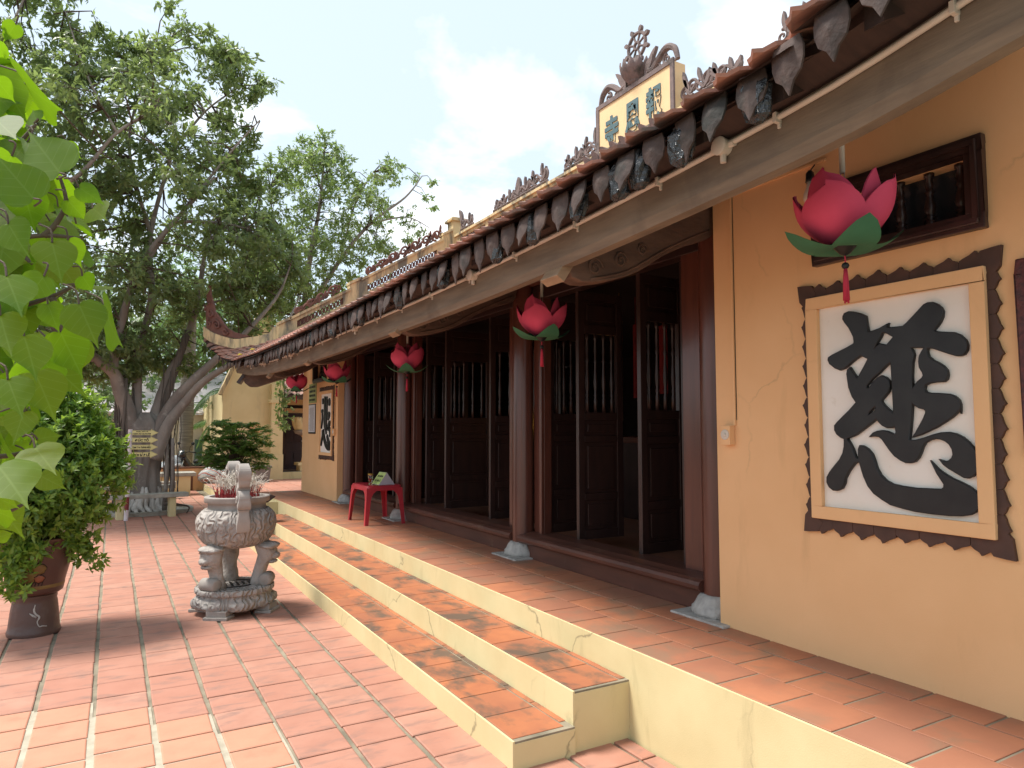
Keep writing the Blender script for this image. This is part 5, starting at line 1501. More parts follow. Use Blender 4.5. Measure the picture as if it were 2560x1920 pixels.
# crane in relief on the pedestal
def ped_r(z): return lerp_table([(.05, .174), (.10, .168), (.18, .160), (.25, .151), (.285, .147)], z)[0] + .003
b = MB(); S_ = lambda a, z: (ped_r(z) * math.cos(A0 + a), ped_r(z) * math.sin(A0 + a), z)
b.tube(smooth_path([S_(.02, .25), S_(-.02, .21), S_(.05, .18), S_(.20, .155), S_(.12, .12), S_(.20, .085), S_(.32, .085), S_(.5, .078)], 5), [.004] * 4 + [.007] * 14 + [.004] * 18, 5)
b.tube([S_(-.2, .19), S_(-.05, .17), S_(.08, .155)], [.003, .009, .006], 5)
b.build('crane_relief', 'stone_base', ped, smooth=True)

# shrub growing in the pot
def unit(n): v = rng.normal(size=(n, 3)); return v / np.linalg.norm(v, axis=1, keepdims=True)
def rosettes(centres, outd, per, spread, length, width, m, name, parent, droop=.2, up=.35):
    # each centre carries a whorl of leaves pointing outwards round its own axis
    n = len(centres)
    c = np.repeat(centres, per, 0); ax = np.repeat(outd, per, 0)
    rv = unit(n * per); side = np.cross(ax, rv); side /= np.maximum(np.linalg.norm(side, axis=1, keepdims=True), 1e-6)
    k = rng.uniform(.25, 1.3, (n * per, 1))
    d = side * k + ax * rng.uniform(.1, 1.0, (n * per, 1)); d[:, 2] += up * rng.uniform(0, 1, n * per) - droop * rng.uniform(0, 1, n * per)
    p = c + ax * rng.uniform(-spread, spread * .3, (n * per, 1)) + rng.normal(size=(n * per, 3)) * spread * .16
    nr = ax + .5 * unit(n * per); nr[:, 2] += .5
    L = length * rng.uniform(.65, 1.2, n * per); W = width * rng.uniform(.75, 1.2, n * per)
    return leaves(name, p, d, nr, L, W, m, parent)
sh = empty('potted_shrub', (-.485, 6.76, .70)); tag(sh, 'dense bright green small leaved shrub growing out of the brown pot', 'shrub')
SC = np.array([0, 0, 0.0])
lobes = [((-.02, .0, .66), .54), ((.22, -.05, .50), .42), ((-.32, .05, .50), .48), ((.08, .1, .98), .36), ((-.20, 0, .95), .42), ((.38, -.05, .68), .24), ((.0, -.15, .40), .36), ((-.42, -.1, .78), .42), ((.22, -.1, .28), .22), ((-.25, -.15, .26), .28), ((.12, .0, 1.12), .20)]
cs_ = []; od = []; allc = []
for (c, r_) in lobes:
    n = int(520 * (r_ / .45) ** 2)
    u = unit(n); rad = r_ * rng.uniform(.45, 1.0, (n, 1)) ** .5
    cs_.append(np.array(c) + u * rad * np.array([1, 1, .92])); od.append(u * .8 + np.array([0, 0, .35]))
# drooping sprays over the pot's front and side
for (x, y, z, n) in ((-.12, -.27, -.02, 26), (-.16, -.28, -.14, 26), (-.13, -.26, -.25, 18), (.24, -.15, .02, 26), (.33, -.08, -.06, 18), (.40, -.05, -.13, 8), (.46, -.02, .60, 22), (-.02, -.26, .04, 30)):
    cs_.append(np.array((x, y, z)) + rng.normal(size=(n, 3)) * np.array([.05, .03, .06])); od.append(unit(n) * .5 + np.array([0, -.7, .1]))
cc = np.concatenate(cs_); oo = np.concatenate(od); oo /= np.linalg.norm(oo, axis=1, keepdims=True)
rosettes(cc, oo, 7, .05, .066, .026, 'shrub_leaf', 'foliage', sh)
dl = np.min(np.stack([np.linalg.norm((cc - np.array(c)) / np.array([1, 1, .92]), axis=1) / r_ for c, r_ in lobes]), 0)
sel = (dl > .80) & (rng.uniform(size=len(cc)) < .55)
rosettes(cc[sel] + oo[sel] * .03, oo[sel], 6, .03, .072, .027, 'shoot_leaf', 'young_shoots', sh, up=.7)
b = MB()
for (c, r_) in lobes:
    b.tube(smooth_path([(0, 0, -.03), (c[0] * .3, c[1] * .3, c[2] * .45), (c[0], c[1], c[2])], 4), [.02 - .0015 * i for i in range(9)], 6)
    for q in range(9):
        e_ = Vector(c) + Vector(unit(1)[0]) * r_ * .85; m0 = (Vector(c) * .5 + e_ * .5) + Vector((0, 0, -.03)); b.tube([Vector(c) * .6, m0, e_], [.007, .005, .002], 5)
for (x, y, z) in ((-.16, -.28, -.2), (.40, -.05, -.12), (.46, -.02, .6)):
    b.tube(smooth_path([(x * .3, y * .3, .12), (x * .8, y * .8, z * .4 + .1), (x, y, z)], 4), [.006] * 8 + [.002], 5)
b.build('stem', 'twig', sh, smooth=True)
b = MB(); b.lathe([(.235, .0), (.1, .015), (.002, .02)], 24, (0, 0, -.0)); b.build('soil', 'soil', sh)

# ------------------------------------------------------------------ bodhi branch hanging in from the side, close by
bo = empty('bodhi_tree', (-1.35, 1.35, 0)); tag(bo, 'leafy bodhi branches with big heart shaped leaves beside the viewer', 'tree')
def bodhi_mesh(seed):
    rs = random.Random(seed)
    out = [(0, 0), (.10, -.055), (.24, -.05), (.36, .04), (.43, .18), (.44, .32), (.38, .48), (.28, .62), (.16, .74), (.07, .84), (.03, .94), (0, 1.08)]
    rows = []
    curl = rs.uniform(-.10, .22); bend = rs.uniform(.05, .3); tw = rs.uniform(-.15, .15)
    vs = []; uv = []; fs = []
    def Z(x, y): return -curl * x * x * 1.6 - bend * y * y * .45 + .035 * abs(x) + .018 * math.sin(y * 17 + abs(x) * 9) * abs(x) * 2 + tw * x * y
    K = 4
    for sgn in (-1, 1):
        st = len(vs)
        for i, (x, y) in enumerate(out):
            ym = max(0.0, min(1.0, y * .96 + .02))
            for j in range(K + 1):
                t = j / K; px, py = sgn * x * t, ym + (y - ym) * t
                vs.append((px, py, Z(px, py))); uv.append((px, py))
        n = K + 1
        for i in range(len(out) - 1):
            for j in range(K):
                q = (st + i * n + j, st + i * n + j + 1, st + (i + 1) * n + j + 1, st + (i + 1) * n + j)
                fs.append(q if sgn > 0 else q[::-1])
    me = bpy.data.meshes.new('leaf'); me.from_pydata(vs, [], fs)
    ul = me.uv_layers.new(name='UVMap')
    for lp in me.loops: ul.data[lp.index].uv = uv[lp.vertex_index]
    bm = bmesh.new(); bm.from_mesh(me); bmesh.ops.remove_doubles(bm, verts=bm.verts, dist=1e-5); bm.to_mesh(me); bm.free()
    me.polygons.foreach_set('use_smooth', [True] * len(me.polygons)); me.materials.append(MATS['bodhi_leaf']); me.update()
    return me
BM_ = [bodhi_mesh(i) for i in range(9)]
stalk = MB()
def bodhi_leaf(p, down, face, size, me=None):
    y = Vector(down).normalized(); z = Vector(face); z = (z - y * z.dot(y)).normalized(); x = y.cross(z)
    M = Matrix(((x.x, y.x, z.x, p[0]), (x.y, y.y, z.y, p[1]), (x.z, y.z, z.z, p[2]), (0, 0, 0, 1))) @ Matrix.Scale(size, 4)
    o = link('leaf', me or random.choice(BM_), bo, Matrix.Translation(-bo.location) @ M)
    s = Vector(p); q = s - y * size * .35 - Vector((.05, -.05, -.04)) * size * 4
    stalk.tube(smooth_path([s, s - y * size * .2 + Vector((0, 0, .01)), q], 3), .0016, 5, cap=False)
BODHI=[
(-0.085,1.288,2.006,-0.057,0.06,0.089,-0.12,-0.94,-0.18,0.103),
(-0.111,1.216,1.939,-0.057,0.027,0.073,0.16,-0.93,-0.33,0.082),
(-0.13,1.42,2.131,-0.014,0.028,0.036,-0.26,-0.87,-0.29,0.041),
(-0.149,1.426,2.196,0.059,-0.119,-0.094,-0.22,-0.19,-0.38,0.138),
(-0.066,1.448,2.035,0.047,-0.002,-0.027,0.28,-0.96,-0,0.046),
(-0.092,1.514,2.134,0.028,0.009,-0.024,-0.19,-0.91,0.09,0.032),
(-0.092,1.301,1.896,0.019,-0.04,-0.072,0.08,-0.92,0.08,0.072),
(-0.078,1.429,1.933,0.024,0.014,-0.053,-0.25,-0.92,0.03,0.05),
(-0.052,1.285,1.799,0.031,-0.035,-0.075,-0.1,-1.08,0.27,0.076),
(-0.017,1.357,1.8,0.026,-0.113,-0.078,-0.43,-0.28,-0.22,0.119),
(-0.083,1.421,1.769,0.041,0.03,-0.088,0.21,-0.91,0.02,0.086),
(-0.097,1.251,1.832,-0.026,-0.016,-0.053,0.29,-0.99,0.28,0.052),
(-0.11,1.35,1.691,0.038,-0.039,-0.084,0.35,-1.07,-0.09,0.085),
(-0.111,1.451,1.585,0.042,0.033,0.01,-0.12,-0.9,0.17,0.046),
(-0.105,1.333,1.573,0.035,-0.075,-0.037,0.17,-1.04,0.22,0.077),
(-0.106,1.477,1.52,0.045,-0.024,-0.025,-0.01,-1.03,0.3,0.048),
(-0.14,1.24,1.549,0.048,-0.093,-0.051,0.17,-0.91,0.35,0.099),
(-0.153,1.367,1.493,0.032,0.018,-0.021,0.41,-0.92,0.57,0.036),
(-0.159,1.43,1.465,0.028,0.055,-0.021,0.23,-1.06,0.51,0.055),
(-0.158,1.433,1.423,0.024,0.02,0.006,0.43,-0.91,0.36,0.027),
(-0.059,1.511,1.925,0.029,0.042,-0.003,0.19,-1.03,0.19,0.043),
(-0.086,1.518,2.029,0.037,0.005,-0.039,0.11,-1,-0.33,0.046),
(-0.072,1.536,1.991,0.03,0.042,-0.024,-0.58,-0.18,-0.61,0.049),
(-0.051,1.511,1.865,0.055,0.059,0.028,0.01,-0.25,0.96,0.072),
(-0.056,1.467,1.879,0.022,0.036,-0.028,-0.11,-0.93,0.24,0.043),
(-0.146,1.273,1.911,0.03,-0.036,-0.059,-0.21,-0.94,-0.31,0.064),
(-0.139,1.218,1.821,0.029,-0.058,-0.064,0.26,-1.01,0.25,0.077),
(-0.12,1.271,1.742,0.026,-0.044,-0.074,0.43,-0.99,0.39,0.077),
(-0.142,1.201,1.761,0.021,-0.041,-0.065,-0.02,-1.07,0.13,0.068),
(-0.099,1.369,1.808,0.019,-0.007,-0.053,-0.26,-1.05,-0.01,0.048),
(-0.045,1.496,2.014,0.021,-0.067,-0.034,0.11,-1.03,-0.34,0.066),
(-0.2,1.559,2.346,0.015,0.027,-0.006,0.37,-0.93,0.05,0.026),
(-0.193,1.451,2.203,0.029,0.032,-0.026,0.4,-0.94,-0.2,0.043),
(-0.183,1.394,2.112,0.038,-0.064,-0.05,0.14,-0.9,-0.08,0.076),
(-0.145,1.264,2.013,-0.029,0.054,-0.038,0.15,-0.92,0.16,0.062),
(-0.135,1.25,1.674,0.026,-0.045,-0.059,0.11,-1.01,0.27,0.067),
(-0.122,1.338,1.629,-0.011,-0.024,-0.056,-0.09,-1.04,0.47,0.053),
(-0.181,1.547,2.357,-0.021,0.015,-0.037,0.12,-0.88,-0.53,0.039),
(-0.172,1.472,1.935,-0.013,-0.011,-0.092,-0.53,-1.17,-0.56,0.094),
(-0.149,1.48,1.68,-0.03,-0.048,-0.028,0.98,-1.36,-0.14,0.063),
(-0.274,1.744,2.04,-0.021,0.052,-0.074,-0.03,-1.7,-0.47,0.093),
(-0.359,2.059,2.179,0.02,0.039,-0.058,-0.19,-1.15,0.55,0.073),
(-0.3,2.105,1.558,-0.04,0.052,-0.022,-0.44,-0.95,0.62,0.069),
(-0.355,2.078,1.919,0.037,0.066,-0.074,-0.91,-0.82,-0.5,0.106),
(-0.365,2.04,2.391,-0.022,0.026,-0.067,0.56,-0.66,-0.3,0.075),
(-0.113,2.006,2.05,-0.002,-0.05,-0.052,-0.77,-1.09,0.65,0.072),
(-0.384,1.932,2.229,0.033,-0.066,-0.016,-0.52,0.01,-0.74,0.076),
(-0.306,1.748,1.652,-0.096,-0.012,-0.004,-0.24,-1.19,0.67,0.096),
(-0.242,1.754,1.536,-0.068,-0.012,-0.015,1.38,-0.19,-0.31,0.071),
(-0.383,2.007,1.572,0.057,0.015,-0.09,1.16,-1.48,0.63,0.107),
(-0.307,1.596,1.619,0.03,0.024,0.055,-0.06,-0.48,0.66,0.067),
(-0.28,1.733,2.086,-0.064,-0.031,-0.064,0.82,-0.5,0.61,0.096),
(-0.233,1.565,1.674,-0.044,0.036,-0.041,-0.62,-0.77,-0.72,0.07),
(-0.27,1.826,1.99,-0.06,0.026,-0.074,0.29,-1.72,-0.2,0.099),
(-0.307,1.775,2.353,0.102,-0.035,0.008,-0.69,-0.95,0.64,0.108),
(-0.238,1.885,2.363,0.025,-0.074,-0.076,-0.91,-0.39,0.44,0.109),
(-0.409,2.042,2.532,0.029,0.015,-0.053,-0.16,0.05,0.04,0.062),
(-0.233,1.889,2.368,0.081,-0.02,-0.065,-0.09,-0.85,-0.96,0.106),
(-0.376,2.07,1.697,0.035,0.011,-0.105,-0.41,-0.97,0.64,0.111),
(-0.252,1.961,2.24,-0.031,0.027,-0.071,0.79,-0.43,0.35,0.082),
(-0.252,1.645,1.437,0.002,-0.051,-0.084,0.05,-1.65,-0.82,0.098),
(-0.403,2.035,2.356,-0.075,-0.007,-0.081,-0.32,-0.96,0.37,0.11),
(-0.25,1.662,1.804,0.051,-0.012,-0.083,-0.65,-0.58,-0.61,0.098),
(-0.271,1.521,2.065,-0.024,0.018,-0.081,0.71,-0.9,-0.42,0.086),
(-0.275,1.857,1.397,0.023,-0.038,-0.096,0.3,-0.67,-0.2,0.106),
(-0.148,1.763,1.668,0.005,0.039,-0.061,-1.72,-0.77,-0.2,0.073),
(-0.291,1.628,2.173,0.061,-0.06,-0.05,1.77,-1.13,0.6,0.099),
(-0.297,1.611,1.663,-0.011,0.034,-0.1,-0.4,-0.53,0.24,0.106),
(-0.21,1.614,1.944,0.05,-0.012,-0.076,0.02,-1.08,1.07,0.092),
(-0.251,2.043,2.442,0.046,-0.014,-0.044,-1.22,-1.13,0.88,0.065),
(-0.119,1.613,1.74,0.071,-0.014,-0.071,-0.01,-1.46,0.19,0.101),
(-0.209,1.859,1.688,-0.047,-0.049,-0.019,1.63,-1.14,-0.09,0.07),
(-0.23,1.864,1.685,-0.063,0.014,-0.07,0.39,-1.17,-0.94,0.096),
(-0.145,1.678,1.858,-0.06,0.043,-0.006,0.33,-0.97,1.3,0.075),
(-0.274,1.765,2.056,0.01,-0.059,-0.067,-0.17,-0.99,0.32,0.09),
(-0.259,1.936,2.393,0.019,0.038,-0.056,-1.35,-0.92,-1.06,0.07),
(-0.267,1.615,2.215,-0.043,-0.016,-0.076,1.55,-0.04,0.14,0.089),
(-0.21,1.888,1.875,-0.044,-0.083,-0.064,-0.6,-1.63,-0.56,0.114),
(-0.282,1.9,2.5,-0.072,-0.009,-0.048,1.05,-0.32,0.02,0.087),
(-0.243,1.873,1.766,0.051,-0.033,-0.095,-0.95,-0.54,0.37,0.113),
(-0.374,1.896,2.211,-0.048,0.077,-0.064,-0.22,-0.51,-0.79,0.111),
(-0.208,1.734,1.471,0.063,-0.023,-0.08,0.64,-1.23,0.36,0.104),
(-0.338,1.652,2.315,-0.044,0.001,-0.053,-0.01,-1.15,-0.62,0.069),
(-0.142,1.697,1.943,0.041,-0.024,-0.051,0.65,-1.64,-0.12,0.07),
(-0.345,1.675,2.146,0.054,0.054,-0.069,0.71,-0.69,0.57,0.103),
(-0.328,1.6,2.174,-0.06,0.003,-0.035,0.31,-1.58,0.52,0.069),
(-0.309,1.757,2.366,0.055,-0.01,-0.025,0.67,-0.55,0.7,0.061),
(-0.289,1.554,2.001,-0.009,0.043,-0.09,0.58,-1.07,0.51,0.1),
(-0.181,1.844,2.195,0.07,0.037,-0.001,-0.11,-0.82,-0.05,0.079),
(-0.299,1.533,2.224,-0.04,-0.047,-0.013,2.23,-1.8,0.06,0.063),
(-0.253,2.086,2.214,-0.021,0.059,-0.018,0.64,-1.33,0.88,0.065),
(-0.357,2.069,1.449,-0.083,-0.023,-0.062,0.8,-0.87,1.53,0.106),
(-0.259,1.62,1.897,-0.054,-0.034,-0.077,0.76,-0.52,0.98,0.1),
(-0.344,1.996,2.506,0.072,0.04,-0.051,-0.8,-0.17,-1.14,0.097),
(-0.118,1.889,2.004,-0.008,0.007,-0.078,1.24,-0.46,0.6,0.078),
(-0.397,1.967,2.374,0.022,0.006,-0.07,-0.65,-0.55,-0.07,0.073),
(-0.313,1.846,1.425,-0.063,-0.039,-0.071,0.05,-0.89,0.6,0.103),
(-0.28,1.564,1.576,0.043,0.103,-0.019,0.64,-0.82,1.56,0.113),
(-0.189,1.962,1.814,-0.045,0.052,-0.083,0.23,-0.65,-0.67,0.108),
(-0.324,1.916,1.582,-0.003,-0.017,-0.084,0.92,-0.41,0.64,0.086),
(-0.289,1.959,1.671,0.023,0.082,-0.039,0.13,-1.18,0.34,0.093),
(-0.405,2.155,2.318,0.057,-0.046,-0.068,-1.02,-1.44,-0.22,0.1),
(-0.196,1.819,1.441,-0.09,0.047,-0.015,-0.21,-0.7,0.16,0.103),
(-0.238,1.657,2.291,-0.015,-0.014,-0.086,-0.51,-1.33,0.13,0.089),
(-0.186,1.671,1.655,-0.019,0.048,-0.04,0.33,-0.93,-0.87,0.066),
(-0.258,1.828,2.123,-0.052,0.051,-0.053,1,-0.27,-0.85,0.09),
(-0.355,2.057,2.195,0.027,0.023,-0.049,0.06,-0.63,0.12,0.061),
(-0.308,2.183,1.636,0.026,-0.003,-0.1,0.26,-1.4,0.5,0.103),
(-0.251,1.538,2.276,0.001,0.051,-0.057,0.45,-0.4,0.05,0.077),
(-0.185,2.056,1.81,0.001,0.042,-0.096,-1.32,-1.93,0.08,0.104),
(-0.256,1.623,1.83,-0.042,-0.043,-0.01,-0.35,-1.56,-1.28,0.061),
(-0.219,1.777,1.584,0.013,0.018,-0.086,-2.15,-1.48,0.05,0.089),
(-0.277,2.014,2.13,0.031,-0.006,-0.079,1.02,-1.79,0.72,0.085),
(-0.157,1.868,1.568,-0.033,-0.013,-0.05,0.13,-1.27,-1.22,0.062),
(-0.254,1.714,2.306,0.065,-0.04,-0.045,-0.28,-0.64,-0.34,0.088),
(-0.12,1.625,2.012,0.062,-0.016,-0.038,0.8,-1.02,0.37,0.075),
(-0.374,1.886,2.244,0.047,-0.061,-0.065,0.11,-1.19,1.68,0.101),
(-0.342,1.83,2.372,-0.024,-0.006,-0.071,2.17,-0.24,1.06,0.075),
(-0.415,2.048,2.367,0.027,0.054,-0.035,0.01,-0.32,-0.31,0.07),
(-0.335,1.794,2.025,-0.013,0.052,-0.101,0.51,-1.62,1.27,0.114),
(-0.417,2.153,2.495,0.036,-0.004,-0.109,1.73,-1.69,-0.03,0.115),
(-0.357,1.773,2.087,0.011,-0.045,-0.09,0.41,-1.52,0.3,0.101),
(-0.331,1.957,1.562,0.058,-0.066,0.068,-0.18,-0.79,0.75,0.111),
(-0.444,2.205,2.349,0.04,-0.033,0.064,0.33,-0.51,-2.15,0.083),
(-0.247,2.005,1.732,-0.059,-0.012,-0.023,0.98,-1.25,0.93,0.065),
(-0.269,1.736,2.029,0.093,-0.009,-0.003,-1.01,-1.27,1.88,0.093),
(-0.354,1.864,2.164,-0.04,0.05,-0.077,2.22,-1.49,0.2,0.1),
(-0.129,2.061,1.936,-0.083,0.026,-0.019,0.42,-0.49,-0.9,0.089),
(-0.229,1.704,2.354,-0.019,0.017,-0.111,-0.38,-1.82,0.44,0.114),
(-0.259,1.719,1.686,-0.031,0.018,-0.08,-1.18,-1.23,0,0.088),
(-0.312,1.907,2.243,0.037,0.017,-0.054,0.34,-2.03,-0.45,0.068),
(-0.17,1.986,1.916,0.061,-0.03,-0.082,-0.29,-0.63,-0.37,0.106),
(-0.095,1.599,1.917,0.029,-0.047,-0.044,0.16,-1.02,0.12,0.07),
(-0.297,1.733,1.567,-0.04,-0.002,-0.071,-0.68,-1.19,0.39,0.081),
(-0.183,2.087,2.05,0.026,0.001,-0.058,0.88,-0.77,-0.52,0.064),
(-0.239,2.05,2.063,-0.019,0.012,-0.067,-0.03,-0.41,-0.31,0.071),
(-0.315,1.698,1.815,0.035,-0.035,-0.07,2.4,-1.3,-0.6,0.086),
(-0.367,2.113,2.33,-0.039,-0.006,-0.054,1.24,-0.1,-0.81,0.067),
(-0.271,1.576,1.654,-0.024,0.047,-0.065,-0.23,-0.46,-1.26,0.084),
(-0.198,1.699,2.296,0.004,0.008,-0.071,0.11,-0.36,-1.19,0.072),
(-0.308,1.752,2.358,-0,0.03,-0.063,-0.53,-0.64,0.18,0.07),
(-0.191,1.625,1.944,0.017,0.061,-0.076,-0.2,-0.97,-0.66,0.098),
(-0.204,1.881,1.889,0.078,0.023,-0.023,-0.61,-1.33,-0.16,0.084),
(-0.349,2.014,1.963,-0.01,-0.075,-0.022,0.78,-0.63,-0.57,0.079),
(-0.112,1.714,1.871,-0.07,-0.032,-0.041,0.4,-0.94,-0.79,0.087),
(-0.158,1.993,2.204,0.078,-0.005,-0.044,-0.59,-0.2,0.03,0.09),
(-0.288,1.851,1.667,0,0.052,-0.075,-0.15,-0.5,0.78,0.091),
(-0.158,1.552,2.048,0.017,0.039,-0.07,-0.08,-0.42,0.25,0.082),
(-0.238,1.586,2.157,-0.063,-0.012,-0.012,-0.57,-1.08,0.08,0.066),
(-0.352,2.137,2.248,0.036,-0.01,-0.055,0.41,-0.63,-0.14,0.066),
(-0.195,1.608,1.815,0.059,-0.004,-0.042,-1.6,-0.35,0.75,0.072),
(-0.313,1.853,1.65,-0.059,0.09,-0.035,1.19,-1.06,1.05,0.114),
(-0.125,1.893,2.095,-0.029,-0.056,-0.061,-0.52,-1.6,-0.26,0.088),
(-0.323,1.65,1.983,0.012,0.037,-0.087,0.13,-0.49,-0.89,0.095),
(-0.377,1.921,2.063,0.09,-0.039,0.024,2.07,-0.99,-0.78,0.101),
(-0.342,1.923,1.665,-0.071,-0.043,-0.05,1.02,-0.78,-0.04,0.097),
(-0.422,2.056,2.533,-0.071,0.016,-0.036,-0.22,-0.9,-0.2,0.081),
(-0.173,1.557,2.083,-0.048,-0.004,-0.038,0.04,-0.79,-0.7,0.062),
(-0.279,1.971,1.592,0.011,0.055,-0.054,-0.56,-0.92,0.97,0.078),
(-0.343,1.888,2.369,-0.052,-0.029,-0.068,0.19,-1.09,0.27,0.09),
(-0.324,2.035,1.868,-0.034,-0.044,-0.075,0.04,-1.04,0.36,0.093),
(-0.213,1.572,1.604,-0.068,-0.031,-0.082,0.29,-0.69,0.25,0.111),
(-0.35,2.144,1.993,0.082,0.005,0.014,0.2,-0.23,-1.04,0.083),
(-0.253,1.668,2.342,-0.03,0.073,-0.035,0.97,0.19,0.8,0.086),
(-0.275,2.028,1.663,-0.016,-0.014,-0.085,-0.72,-0.94,0.2,0.088),
(-0.313,2.085,2.502,-0.013,-0.04,-0.072,0.7,-1.01,-0.24,0.083),
(-0.164,1.608,2.078,-0.002,0.033,-0.08,-0.97,-0.41,-0.25,0.086),
(-0.26,1.532,2.13,-0.052,-0.024,-0.046,0.66,-0.68,0.18,0.073),
(-0.34,2.115,1.962,-0.055,0.07,0.019,0.48,-0.97,-0.58,0.091),
(-0.274,1.677,1.67,0.015,0.034,-0.062,-0.84,-0.31,0.93,0.073),
(-0.262,1.83,1.942,0.013,0.032,-0.076,-0.87,-0.69,-0.17,0.084),
(-0.217,2.142,1.484,0.014,-0.065,-0.011,0.85,-0.6,0.11,0.068),
(-0.154,1.756,1.541,0.012,0.044,-0.05,0.41,-2.07,0.85,0.068),
(-0.446,2.193,2.277,-0.058,0.04,-0.032,0.52,-0.65,-0.38,0.077),
(-0.265,1.642,2.043,-0.042,-0.013,-0.078,0.12,-0.34,-1.4,0.09),
(-0.154,1.516,1.641,0.015,0.041,0.059,-0.24,-0.45,-0.24,0.074),
(-0.256,1.522,2.206,-0.01,0.083,-0.071,-0.02,-0.54,-0.4,0.11),
(-0.392,2.169,1.764,-0.033,0.039,-0.064,-0.16,-0.52,0.82,0.082),
(-0.229,1.676,2.377,-0.01,0.016,-0.067,1.04,-1.28,0.18,0.069),
(-0.279,1.995,2.197,0.009,-0.066,-0.051,0.47,-0.62,-0.69,0.084),
(-0.254,2.031,2.101,-0.058,0.055,-0.006,0.19,-1.54,0.12,0.081),
(-0.256,1.957,1.999,0.039,-0.004,-0.058,-0.24,-0.86,-0.47,0.07),
(-0.331,2.043,2.465,0.083,-0.065,-0.014,0.4,-0.25,0.6,0.107),
(-0.172,1.959,2.01,-0.047,-0.076,-0.072,-0.01,-0.81,-0.15,0.115),
(-0.22,1.637,2.297,0.05,0.007,-0.082,-0.09,-2.09,-0.25,0.096),
(-0.242,1.946,2.279,0.011,-0.085,-0.038,0.16,-2.23,-0.5,0.094),
(-0.215,1.55,2.134,-0.07,0.02,-0.078,-0.25,-1.06,-1.32,0.107),
(-0.182,1.718,2.259,-0.061,-0.006,-0.054,0.76,-0.84,-1.31,0.081),
(-0.424,2.171,2.221,-0.085,-0.046,-0.025,-0.03,-0.9,0.29,0.1),
(-0.195,1.695,2.053,-0.038,-0.042,-0.097,-0.81,-1.39,-0.56,0.112),
(-0.253,2.035,1.93,0.012,-0.041,-0.056,-0.13,-1.52,0.16,0.071),
(-0.291,1.714,1.684,-0.059,-0.019,-0.027,0.17,-0.59,1.87,0.067),
(-0.192,1.654,1.937,0.044,-0.084,-0.016,0.12,-1.12,0.07,0.096),
(-0.271,1.728,1.608,-0.079,-0.037,-0.036,-0.59,-1.09,0.46,0.094),
(-0.27,1.862,1.865,0.024,0.001,-0.075,0.44,-0.59,-0.63,0.079),
(-0.222,1.868,2.227,0,-0.043,-0.047,0.1,-1.03,0.45,0.063),
(-0.155,1.575,1.541,-0.021,-0.055,0.059,-0.63,-0.29,-0.16,0.084),
(-0.394,2.058,2.4,-0.003,-0.065,-0.008,-0.76,-1.29,-1.35,0.065),
(-0.33,1.751,2.366,-0.039,-0.057,-0.047,-1.66,-1.06,-0.76,0.084),
(-0.16,1.969,1.946,-0.046,0.047,-0.046,1.72,-0.26,0.08,0.08),
(-0.326,1.909,1.942,0.054,-0.011,-0.066,-0.67,-0.75,-0.2,0.086),
(-0.205,2.136,1.563,-0.035,0.023,-0.093,-0.36,-0.97,-0.65,0.102),
(-0.263,1.732,1.573,-0.027,-0.036,-0.1,-0.17,-1.36,-0.39,0.11),
(-0.363,2.013,2.202,-0.03,-0.034,-0.095,-0.79,-1.41,0.63,0.105),
(-0.201,1.948,2.008,0.095,0.064,0.003,-0.29,-1.83,-0.61,0.114),
(-0.267,1.87,2.455,-0.039,0.078,-0.029,0.82,-0.96,1.46,0.092),
(-0.281,2.028,1.593,-0.076,-0.009,-0.028,-0.92,-0.98,-0.04,0.081),
(-0.373,1.961,1.577,0.081,0.025,-0.018,-0.54,-1.34,1.44,0.087),
(-0.111,1.67,2.055,0.021,-0.003,-0.061,1.44,-0.49,0.57,0.064),
(-0.186,1.858,1.644,-0.031,0.051,0.074,-0.01,-0.66,0.23,0.094),
(-0.175,1.572,2.143,0.008,-0.064,-0.026,-0.02,-0.2,-0.85,0.069),
(-0.2,1.718,2.21,0.047,0.011,-0.054,-0.15,-0.77,-0.49,0.072),
(-0.334,1.773,1.956,-0.056,-0,-0.093,1.33,-1.15,1.5,0.109),
(-0.247,1.86,2.422,-0.038,0.04,-0.09,1.11,-0.67,-0.1,0.105),
(-0.186,2.036,1.619,-0.084,-0.024,-0.061,-0.88,-1.09,0.31,0.106),
(-0.341,1.818,2.344,0.049,-0.007,-0.045,-1.52,-0.76,1.32,0.067),
(-0.176,1.995,1.598,-0.03,-0.018,-0.075,0.92,-1,-0.05,0.082),
(-0.322,1.731,1.475,0.035,-0.061,-0.078,0.41,-1.23,1.6,0.105),
(-0.229,1.836,2.36,0.052,-0.016,-0.032,0.37,-0.52,-0.03,0.063),
(-0.192,1.742,1.576,0.04,0.048,-0.04,1.37,-1.28,1.1,0.074),
(-0.163,1.561,1.834,-0.009,-0.018,-0.071,-1.72,-1.96,1.25,0.074),
(-0.079,1.751,1.798,-0.013,-0.022,-0.098,-0.07,-1.71,0.37,0.101),
(-0.168,1.582,1.498,-0.074,-0.061,-0.026,0.11,-0.52,0.21,0.099),
(-0.21,1.752,1.695,-0.06,-0.02,-0.055,-0.18,-1.25,1.24,0.084),
(-0.163,2.02,1.836,0.049,-0.008,-0.041,0.97,-0.69,0.42,0.064),
(-0.23,2.072,1.552,0.021,0.014,-0.064,0.14,-1.24,1.37,0.069),
(-0.317,2.049,1.853,-0.054,-0.028,-0.019,0.39,-1.66,0.01,0.064),
(-0.106,1.907,2.099,0.06,0.001,-0.033,0.25,-0.63,0.97,0.068),
(-0.325,1.948,2.306,-0.049,-0.056,-0.027,-0.93,-1.23,-0.51,0.079),
(-0.179,1.849,1.774,0,-0.028,-0.082,-2.06,-0.62,0.28,0.087),
(-0.357,1.976,1.394,-0.008,-0.007,-0.063,-0.37,-0.03,-0.34,0.064),
